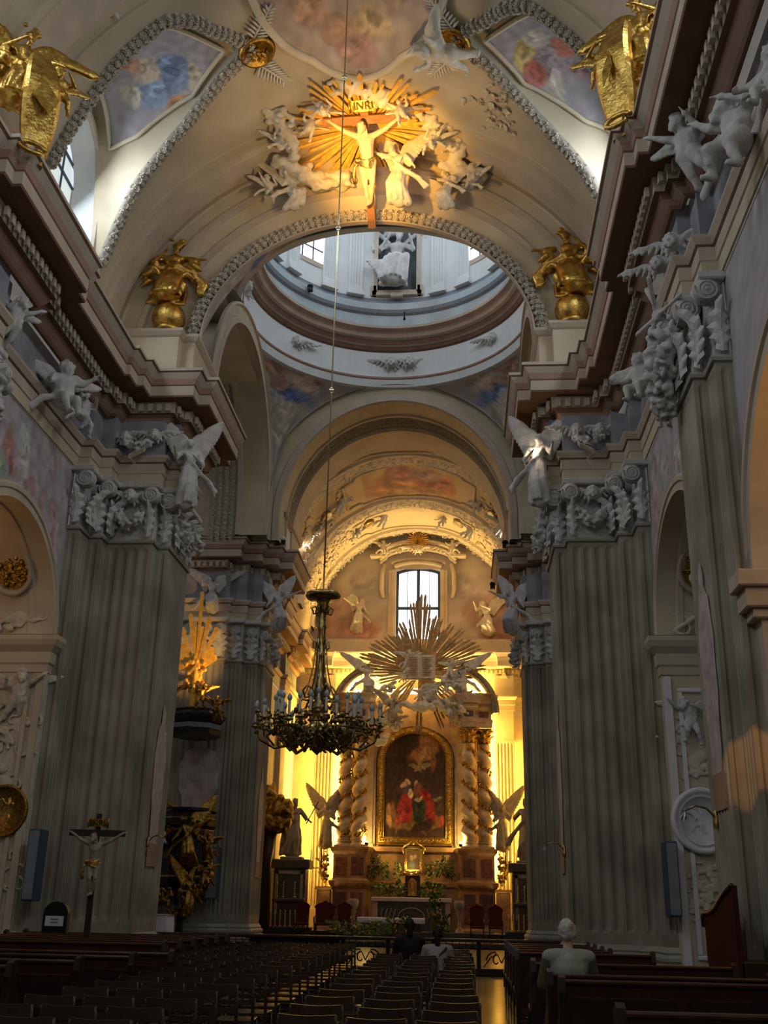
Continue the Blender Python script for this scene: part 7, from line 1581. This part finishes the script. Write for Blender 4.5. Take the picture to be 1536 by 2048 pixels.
cap(g, (0,-.6,8.0), (0,-.6,9.2), .16, .1); link('gilded_cloud', fuse(g, 'pulpit_cloud', 'goldleaf', .03), e)
for (me, x, y, z, rz, s, l, mr) in (('putto_sit', -10.15, 36.1, 7.75, -10, .62, 'dark gilded putto on the left corner of the pulpit canopy', False), ('putto_lean', -9.05, 36.0, 7.75, 10, .62, 'dark gilded putto in front of the pulpit sunburst', True), ('putto_fly', -8.5, 36.1, 7.35, 30, .60, 'dark gilded putto tumbling off the right corner of the pulpit canopy', True)):
    fig('putto', SMD[me], (x, y, z), Rt(rz), s, l, 'putto', mir=mr)
e = empty('pulpit', (PX, PY, 0), 'black pulpit basket crowded with gilded figures', 'pulpit')
m = MB(); m.lathe([(.10,1.0),(.22,1.1),(.25,1.5),(.55,1.8),(.85,2.15),(.95,2.3),(.90,2.4),(.90,3.9),(1.0,4.0),(1.02,4.15),(.92,4.2),(.92,4.42),(1.02,4.5),(1.02,4.58)], n=10, sm=False); m.build('basket', 'black', e)
m = MB(); m.lathe([(.94,4.24),(.95,4.28)], n=10, sm=False); m.lathe([(.96,2.36),(.97,2.42)], n=10, sm=False); m.lathe([(.92,3.86),(.93,3.9)], n=10, sm=False); m.build('gilt_fillet', 'gold', e)
MB().box(-.1,-.1,0,.1,.1,1.2).build('post', 'dwood', e)
g = garland_mb([(-.9,-.5,2.0),(-.4,-.9,1.8),(.2,-.95,1.7),(.75,-.5,2.1)], .32, 90, 3, .4); g2 = garland_mb([(.8,-.35,3.0),(.85,-.3,2.4),(.7,-.5,2.0)], .3, 70, 4, .4); b = len(g.v); g.add(g2.v, g2.f); sash(g, [(-.6,-.8,1.7),(-.2,-.9,1.35),(.0,-.8,1.05)], R, .12, 6, .05); sash(g, [(.7,-.6,1.9),(.4,-.8,1.5),(.0,-.9,1.2)], R, .12, 6, .05)
link('gilded_carving', fuse(g, 'gilded_carving', 'golddark', .035, 1), e)
for (me, x, y, z, rz, s, l, mr) in (('angel_reach', -9.05, 35.75, 2.55, 5, .98, 'large gilded winged figure at the front of the pulpit', False), ('putto_sit', -9.95, 35.9, 2.6, -10, .85, 'gilded figure at the left of the pulpit basket', False), ('putto_fly', -8.45, 36.2, 2.7, 35, .62, 'gilded putto at the right edge of the pulpit, arm raised', True), ('putto_lean', -8.5, 36.2, 1.8, 35, .62, 'gilded putto at the lower right of the pulpit', True), ('angel_stand', -8.9, 35.85, 1.15, 40, .75, 'gilded winged figure carrying the pulpit from below', True)):
    fig('gilded_figure', SMD[me] if me in SMD else remat(SM[me], 'golddark'), (x, y, z), Rt(rz), s, l, 'statue', mir=mr)
# painted grisaille saints on the piers (flat paintings with a halo, robe and pedestal)
def painted_saint(p0, du, w, h, label, ped=True):
    p0, du = V3(*p0), V3(*du); e = link('painted_saint', None, label=label, cat='painting'); R = random.Random(int(h*100)); m = MB(); n = 30
    prof = [(.0,.62),(.08,.66),(.2,.80),(.35,.92),(.5,1.0),(.62,.96),(.72,.86),(.80,.74),(.84,.40),(.87,.24),(.90,.30),(.94,.30),(.98,.20),(1.0,.04)]
    for i in range(n+1): t_ = i/n; hw_ = w/2*interp(prof, t_)*(1+.06*math.sin(t_*23)); o = w*.05*math.sin(t_*6); 
    L = []; Rr = []
    for i in range(n+1): t_ = i/n; hw_ = w/2*interp(prof, t_)*(1+.05*math.sin(t_*23)); L.append(p0+du*(-hw_)+V3(0,0,h*t_)); Rr.append(p0+du*hw_+V3(0,0,h*t_))
    m.add([q for ab in zip(L, Rr) for q in ab], [(2*i, 2*i+1, 2*i+3, 2*i+2) for i in range(n)]); m.build('painted_figure', 'ghost', e)
    if ped: m = MB(); q = p0-V3(0,0,h*.16); m.add([q-du*w*.42, q+du*w*.42, p0+du*w*.42, p0-du*w*.42], [(0,1,2,3)]); m.build('painted_plinth', 'pinkbr', e)
painted_saint((-7.405, 25.9, 2.9), (0,-1,0), 1.0, 3.3, 'painted saint on the inner face of the left crossing pier'); painted_saint((mirx(-7.405), 25.9, 2.9), (0,1,0), 1.0, 3.3, 'painted saint on the inner face of the right crossing pier')
painted_saint((-9.35, 37.77, 4.5), (1,0,0), 1.5, 2.7, 'large painted grisaille saint behind the pulpit', False); painted_saint((-7.385, 39.6, 3.0), (0,-1,0), 1.0, 3.3, 'painted saint on the inner face of the left chancel pier'); painted_saint((mirx(-8.985), 16.75, 3.6), (0,1,0), 1.0, 3.4, 'painted saint on the right nave pilaster')
# ------------------------------------------------------------------ panels, sconces, small things on the walls
for (x0, x1, y0, y1, z0, z1, l) in ((-9.2, -8.95, 22.75, 23.2, 1.55, 3.0, 'slate blue column loudspeaker on the left wall beside the pier'), (4.12, 4.36, 22.7, 23.2, 1.5, 2.95, 'slate blue column loudspeaker on the right wall beside the medallion'), (-8.75, -8.35, 37.45, 37.75, 1.7, 3.4, 'slate blue column loudspeaker on the left chancel pier')):
    e = empty('loudspeaker', (0,0,0), l, 'loudspeaker'); MB().bbox(x0, y0, z0, x1, y1, z1, .02).build('cabinet', 'blue', e); MB().bbox(x0+.02, y0-.015, z0+.04, x1-.02, y0+.005, z1-.04, .005).build('grille', 'slate', e)
def sconce(loc, d, label, s=1.0):
    e = empty('wall_sconce', loc, label, 'lamp'); e.scale = (s,)*3; MB().lathe([(.05,-.14),(.07,-.05),(.04,.0),(.07,.08),(.02,.14)], n=10, sy=.6).build('wall_plate', 'brass', e); MB().tube([(0,0,0),(d*.15,-.02,.16),(d*.32,-.03,.20),(d*.48,-.03,.12)], .018, 6).build('arm', 'brass', e)
    m = MB()
    for k in range(7): a = 2*PI*k/7; m.add([(d*.48,-.03,.12),(d*.5+.05*math.cos(a-.4),-.03+.05*math.sin(a-.4),.05),(d*.52+.09*math.cos(a),-.03+.09*math.sin(a),-.05),(d*.5+.05*math.cos(a+.4),-.03+.05*math.sin(a+.4),.05)], [(0,1,2,3)])
    m.build('flower_shade', 'bulb', e); MB().tube([(0,0,-.1),(d*-.06,0,-.3),(d*-.02,0,-.42)], .012, 5).build('finial', 'brass', e)
sconce((3.93,17.15,2.95), -1, 'bent arm wall lamp with flower shade on the right nave pilaster'); sconce((2.33,25.3,2.85), -1, 'small flower-shaded wall lamp on the right crossing pier', .9); sconce((-7.38,25.4,2.9), 1, 'small dark wall lamp on the left crossing pier', .8)
MB().bbox(2.36,25.3,1.05,2.42,25.55,1.75,.01).build('wooden_box', 'cross', label='narrow orange-brown wooden box fixed to the right crossing pier', cat='box')
e = empty('bare_lamp', (1.98,24.75,12.55), 'small bright bare lamp at the corner of the right crossing cornice', 'lamp'); MB().ell((0,-.16,0), (.035,.035,.035)).build('bulb', 'lamp', e); MB().tube([(0,0,.06),(0,-.14,.03)], .015, 6).build('bracket', 'blacks', e)
for (x, y, z, l) in ((-6.9,38.35,14.95,'white dome camera on the left chancel cornice'), (1.75,38.9,14.95,'dark floodlight on the right chancel cornice'), (1.36,42.75,14.42,'black camera under the right chancel cornice'), (-5.9,35.75,24.72,'dark floodlight box on the ledge of the drum')):
    e = empty('fixture', (x, y, z), l, 'fixture'); wh_ = 'white' if 'white' in l else 'blacks'; MB().ell((0,0,0), (.13,.13,.10), 10, 6).build('housing', wh_, e); MB().bbox(-.1,-.08,-.22,.1,.08,-.06,.01).build('mount', 'blacks', e)
MB().tube([(-2.2,37.15,23.95),(-2.2,37.15,24.15),(-2.2,37.15,24.3)], [.06,.02,.05], 6).build('finial', 'blacks', label='tiny dark finial on the rim of the dome ring', cat='finial')
MB().bbox(-5.9,57.3,14.5,-5.4,57.4,14.9,.01).build('wall_plate', 'statue', label='small grey plate on the end wall left of the rays', cat='plate')
MB().bbox(2.35,54.0,1.0,3.1,54.1,1.85,.02).build('notice_board', 'statue', label='greenish board leaning at the right of the altar', cat='board')
# standing crucifix at the left, notice stand, cloth table
cross_thing('standing_crucifix', (-6.62,19.5,1.66), Rt(8), .62, 'black floor crucifix with gilded loincloth near the left pier', 'black', 'statue', 'gold', None, low=2.66, up=2.3, arm=.82, tcol='golddark')
MB().bbox(-7.0,19.3,0,-6.25,19.8,.14,.03).build('crucifix_foot', 'dwood', label='dark wooden foot of the floor crucifix', cat='stand')
e = empty('notice_stand', (-7.75,21.0,0), 'black arched stand with a white printed notice', 'stand'); m = MB(); n = 12
m.slab([(-.24,-.05,.0),(.24,-.05,.0)]+[(.24*math.cos(PI*k/n),-.05,1.34+.22*math.sin(PI*k/n)) for k in range(n+1)], (0,.14,0)); m.build('arched_board', 'black', e); MB().bbox(-.45,-.15,0,.2,.2,.95,.02).build('box', 'black', e)
nt_ = MB().bbox(-.18,-.075,1.12,.17,-.055,1.30,.003).build('notice', 'paper', e)
for i, tx in enumerate(('INFO', 'TEXT')):
    m = MB(); R = random.Random(i)
    for k in range(9): m.box(-.07+.016*k, -.083, 1.235-.055*i, -.07+.016*k+R.uniform(.006,.012), -.078, 1.235-.055*i+R.uniform(.012,.026))
    m.build('printed_line', 'ink', nt_, kind='stuff')
e = empty('cloth_stand', (-8.1,29.3,-.05), 'small square stand draped in a white pleated cloth', 'table'); MB().box(-.3,-.25,.16,.3,.25,1.2).build('stand', 'dwood', e); m = MB(); loop = []
for k in range(64):
    a = 2*PI*k/64; sq = max(abs(math.cos(a)), abs(math.sin(a))); loop.append((math.cos(a)/sq*.40, math.sin(a)/sq*.33, .02*math.sin(k*1.57)))
for z, f_ in ((1.32, 1.0), (1.25, 1.02), (.6, 1.06)):
    for (x, y, w_) in loop: m.v.append((x*f_*(1+w_*(1.32-z)*2), y*f_*(1+w_*(1.32-z)*2), z))
for r_ in range(2):
    for k in range(64): m.f.append((r_*64+k, r_*64+(k+1) % 64, (r_+1)*64+(k+1) % 64, (r_+1)*64+k)); m.mi.append(0); m.sm.append(True)
m.v.append((0,0,1.33)); 
for k in range(64): m.f.append((k, (k+1) % 64, 192)); m.mi.append(0); m.sm.append(True)
m.build('cloth', 'cloth', e)
# confessional side
e = empty('confessional', (3.62,0,0), 'dark red wooden confessional side with curved top by the right wall', 'confessional'); m = MB(); pr = [(15.3,1.95),(15.9,1.82),(16.4,1.66),(16.8,1.60),(17.15,1.60),(17.28,1.54),(17.25,1.40),(17.18,1.38),(17.18,.9),(17.1,.85),(17.1,.0),(15.3,.0)]
m.slab([(0,y,z) for y, z in pr], (.07,0,0)); m.build('side_panel', 'mattew', e); m = MB(); m.tube([(0,y,z) for y, z in pr[:7]], .035, 6); m.build('moulded_edge', 'rwood', e); MB().bbox(.05,15.3,0,.7,17.0,1.0,.02).build('bench', 'dwood', e)
# ------------------------------------------------------------------ chairs
def make_chair():
    e = empty('wooden_chair', (0,0,0), 'dark wooden chair', 'chair', 'rows of wooden chairs')
    MB().bbox(-.20,-.21,.43,.20,.20,.455,.008).build('seat', 'seatp', e)
    m = MB(); n = 10
    for (z0, z1, nm) in ((.76, .86, 'top_rail'), (.60, .655, 'lower_rail')):
        m = MB(); vs = []
        for k in range(n+1):
            x = lerp(-.21, .21, k/n); y = -.225-.035*math.sin(PI*k/n)-.02*(z0 > .7); zz = z1+.008*math.sin(PI*k/n)*-1
            vs += [(x, y-.010, z0), (x, y-.010, zz), (x, y+.010, zz), (x, y+.010, z0)]
        m.add(vs, [(i*4+q, i*4+4+q, i*4+4+(q+1) % 4, i*4+(q+1) % 4) for i in range(n) for q in range(4)]+[(3,2,1,0), (n*4, n*4+1, n*4+2, n*4+3)]); m.build(nm, 'chairw', e)
    for s in (-1, 1):
        MB().tube([(s*.205,-.20,0),(s*.205,-.19,.42),(s*.205,-.215,.62),(s*.205,-.245,.85)], [.016,.02,.019,.015], 6).build('leg', 'chairw', e); MB().tube([(s*.19,.18,0),(s*.19,.18,.43)], [.015,.02], 6).build('leg', 'chairw', e)
    m = MB()
    for s in (-1, 1):
        for z in (.16, .28): m.tube([(s*.20,-.19,z),(s*.19,.18,z)], .010, 5)
    for z in (.22, .34): m.tube([(-.19,.18,z),(.19,.18,z)], .010, 5); m.tube([(-.2,-.19,z),(.2,-.19,z)], .010, 5)
    m.build('stretcher', 'chairw', e); return e
ch0 = make_chair(); used = [False]
ORD = ['first','second','third','fourth','fifth','sixth','seventh','eighth','ninth','tenth','eleventh','twelfth','thirteenth','fourteenth','fifteenth','sixteenth','seventeenth','eighteenth','nineteenth','twentieth','last but one','last']
def put_chair(x, y, rz, label, group):
    if not used[0]: o = ch0; used[0] = True; o.location = (x, y, 0); o.rotation_euler = (0,0,rz)
    else: o = dup(ch0, (x, y, 0), (0,0,rz))
    o['label'] = label; o['group'] = group
RC = random.Random(99)
for (ci, xa, xb, nm, y0, n_, st) in ((0, -.10, -.065, 'right-hand', 7.5, 19, .80), (1, -.60, -.64, 'middle', 7.6, 16, .80), (2, -1.13, -1.21, 'left-hand', 7.7, 15, .82)):
    for k in range(n_): y = y0+st*k; put_chair(lerp(xa, xb, k/n_)+RC.uniform(-.03,.03), y+RC.uniform(-.04,.04), RC.uniform(-.05,.05), 'dark chair in the %s column of the front block, %s from the camera' % (nm, ORD[k]), 'chairs right of the centre aisle')
LCN = ('column beside the aisle', 'second column from the aisle', 'third column from the aisle', 'fourth column from the aisle', 'fifth column from the aisle', 'column next to the pews')
for ci in range(6):
    for k in range(19):
        y = 7.9+.86*k
        if ci >= 3 and (y < 15.6): continue
        if ci == 5 and y > 16.4 and y < 21.6: continue
        put_chair(-2.42-.51*ci+RC.uniform(-.03,.03), y+RC.uniform(-.04,.04), RC.uniform(-.05,.05), 'dark chair in the left block, %s, %s row from the camera' % (LCN[ci], ORD[k]), 'chairs left of the centre aisle')
# ------------------------------------------------------------------ pews
def pew(x0, x1, y, label, group, back=True, h=1.0, inner=-1):
    """bench with slatted panels; inner: side where its carved end shows"""
    e = empty('church_pew', (0,0,0), label, 'pew', group)
    m = MB(); m.bbox(x0, y-.03, .14, x1, y+.02, h-.03, .01); b_ = m.build('backrest', 'rwood', e)
    MB().bbox(x0-.02, y-.07, h-.04, x1+.02, y+.05, h, .012).build('top_rail', 'rwood', e)
    n = max(1, int((x1-x0)/1.05)); w_ = (x1-x0)/n
    for k in range(n): MB().bbox(x0+w_*k+.07, y-.05, .26, x0+w_*(k+1)-.07, y-.025, h-.14, .012).build('panel', 'dwood', b_)
    MB().bbox(x0, y+.02, .42, x1, y+.42, .46, .01).build('seat', 'rwood', e)
    for xe in (x0, x1):
        m = MB(); pr = [(-.08,0),(.46,0),(.46,.48),(.40,.56),(.30,.62),(.18,.66),(.10,.80),(.08,h+.0),(.0,h+.05),(-.08,h+.02),(-.10,h-.1),(-.07,h-.2)]
        m.slab([(xe-.03, y+a, z) for a, z in pr], (.06,0,0)); ce2 = m.build('bench_end', 'dwood', e); MB().tube([(xe-.035, y+.2, .25+.0), (xe-.04, y+.1, .45), (xe-.04, y+.22, .52)], .018, 5).build('carving', 'dwood', ce2)
for k, (y, x0) in enumerate(((10.7, -4.32), (11.85, -4.06), (13.0, -3.82), (14.0, -3.62))): pew(-8.9, x0, y, 'dark pew of the near left block, %s from the camera' % ORD[k], 'near pews on the left')
for k in range(6): pew(-8.6, -4.52-.01*k, 17.0+.95*k, 'dark pew of the far left block, %s from the camera' % ORD[k], 'far pews on the left')
pew(1.0, 4.1, 7.5, 'nearest pew back at the lower right corner', 'near pews on the right'); pew(.90, 3.05, 10.62, 'broad panelled pew back in front of the white-haired man', 'near pews on the right'); pew(.86, 3.0, 11.5, 'pew on which the white-haired man leans back', 'near pews on the right'); pew(.84, 3.2, 13.8, 'pew directly ahead of the white-haired man', 'near pews on the right')
for k in range(5): pew(.80, 2.78 if k == 0 else 2.3, 16.95+1.03*k, 'dark pew with shiny end in the far right block, %s from the camera' % ORD[k], 'far pews on the right')
# ------------------------------------------------------------------ people
def clothes(name, J, parts, m_, parent, vox=.018, folds=0, seed=1):
    mb = MB(); R = random.Random(seed)
    for p in parts:
        if p[0] == 'e': mb.ell(*p[1:])
        else: cap(mb, *p[1:])
    for i in range(folds): a = J['chest']+V3(R.uniform(-.14,.14), .11, R.uniform(-.18,.08)); mb.tube([a, a+V3(R.uniform(-.03,.03), .015, -.12)], .014, 5)
    return link(name, fuse(mb, name, m_, vox, 2), parent)
def sitter(loc, rz, label, tops, sl, hair, hairn=60, hood=None, s=1.0, strap=False, lean=0.0):
    J = pose(head=(0,-.05-lean,1.27), neck=(0,-.01-lean*.8,1.10), chest=(0,0-lean*.5,.92), waist=(0,.02,.68), pelvis=(0,.05,.54), sl=(.20,.0-lean*.6,1.03), sr=(-.20,.0-lean*.6,1.03), el=(.27,-.08-lean,.76), er=(-.27,-.08-lean,.76), hl=(.14,-.32,.62), hr=(-.14,-.32,.62), pl=(.11,.02,.52), pr=(-.11,.02,.52), kl=(.14,-.42,.50), kr=(-.14,-.42,.50), fl=(.15,-.36,.07), fr=(-.15,-.36,.07))
    e = empty('person', loc, label, 'person'); e.rotation_euler = (0,0,rz); e.scale = (s,)*3; mb = MB(); body(mb, J, 1.0, .95, None, random.Random(1)); link('body', fuse(mb, 'sitter_body', 'skin', .016), e)
    P_ = [('c', J['pelvis'], J['waist'], .185, .165), ('c', J['waist'], J['chest'], .165, .185), ('e', J['chest']+V3(0,0,.02), (.215,.14,.17), 12, 9), ('c', J['chest']+V3(-.05,0,.1), J['sr'], .10, .085), ('c', J['chest']+V3(.05,0,.1), J['sl'], .10, .085), ('c', J['neck']-V3(0,-.01,.08), J['neck']-V3(0,-.01,.03), .075, .068)]
    clothes('vest' if sl != tops else 'jacket', J, P_, tops, e, folds=10)
    for q, sd in enumerate('lr'): clothes('sleeve', J, [('c', J['s'+sd], J['e'+sd], .080, .066), ('c', J['e'+sd], J['h'+sd]*.85+J['e'+sd]*.15, .064, .045)], sl, e)
    clothes('trousers', J, [('c', J['pelvis'], J['pelvis']+V3(0,0,.04), .18, .17)]+[('c', J['p'+sd], J['k'+sd], .115, .085) for sd in 'lr']+[('c', J['k'+sd], J['f'+sd]+V3(0,0,.04), .08, .06) for sd in 'lr'], 'coat', e, .022)
    mb = MB(); R = random.Random(4); h = J['head']; mb.ell(h+V3(0,.028,.025), (.082,.088,.108), 12, 9)
    for i in range(hairn):
        a = R.uniform(0, 2*PI); t_ = R.uniform(-.7, 1.5); d = V3(math.cos(a)*math.cos(t_), math.sin(a)*math.cos(t_), math.sin(t_))
        if d.y < -.35 and d.z < .55: continue
        mb.ell(h+V3(d.x*.083, d.y*.093+.02, d.z*.108+.015), (.02,.02,.024), 6, 4)
    if hood: cap(mb, h+V3(0,.08,0), h+V3(0,.10,-.16), .06, .05)
    link('hair', fuse(mb, 'hair', hair, .012, 1), e)
    if strap: MB().tube([(-.16,.10,1.06),(-.05,.155,.95),(.08,.165,.82),(.19,.13,.66)], [.02]*4, 6).build('bag_strap', 'strap', e)
    return e
sitter((1.13,12.30,.06), PI, 'white-haired person in a grey-green vest seated in the right pews', 'vest', 'sleeve', 'hairw', 110, s=1.03)
sitter((-.93,19.95,0), PI, 'dark-haired person in a black coat seated in the front chairs', 'coat', 'coat', 'hairb', 80, hood=True)
sitter((-.42,19.0,-.04), PI, 'person in a light grey jacket with a diagonal strap seated in the front chairs', 'jacket', 'jacket', 'hairb', 80, hood=True, strap=True, s=.95)
for o in S.objects:
    if o.type == 'FONT': pass
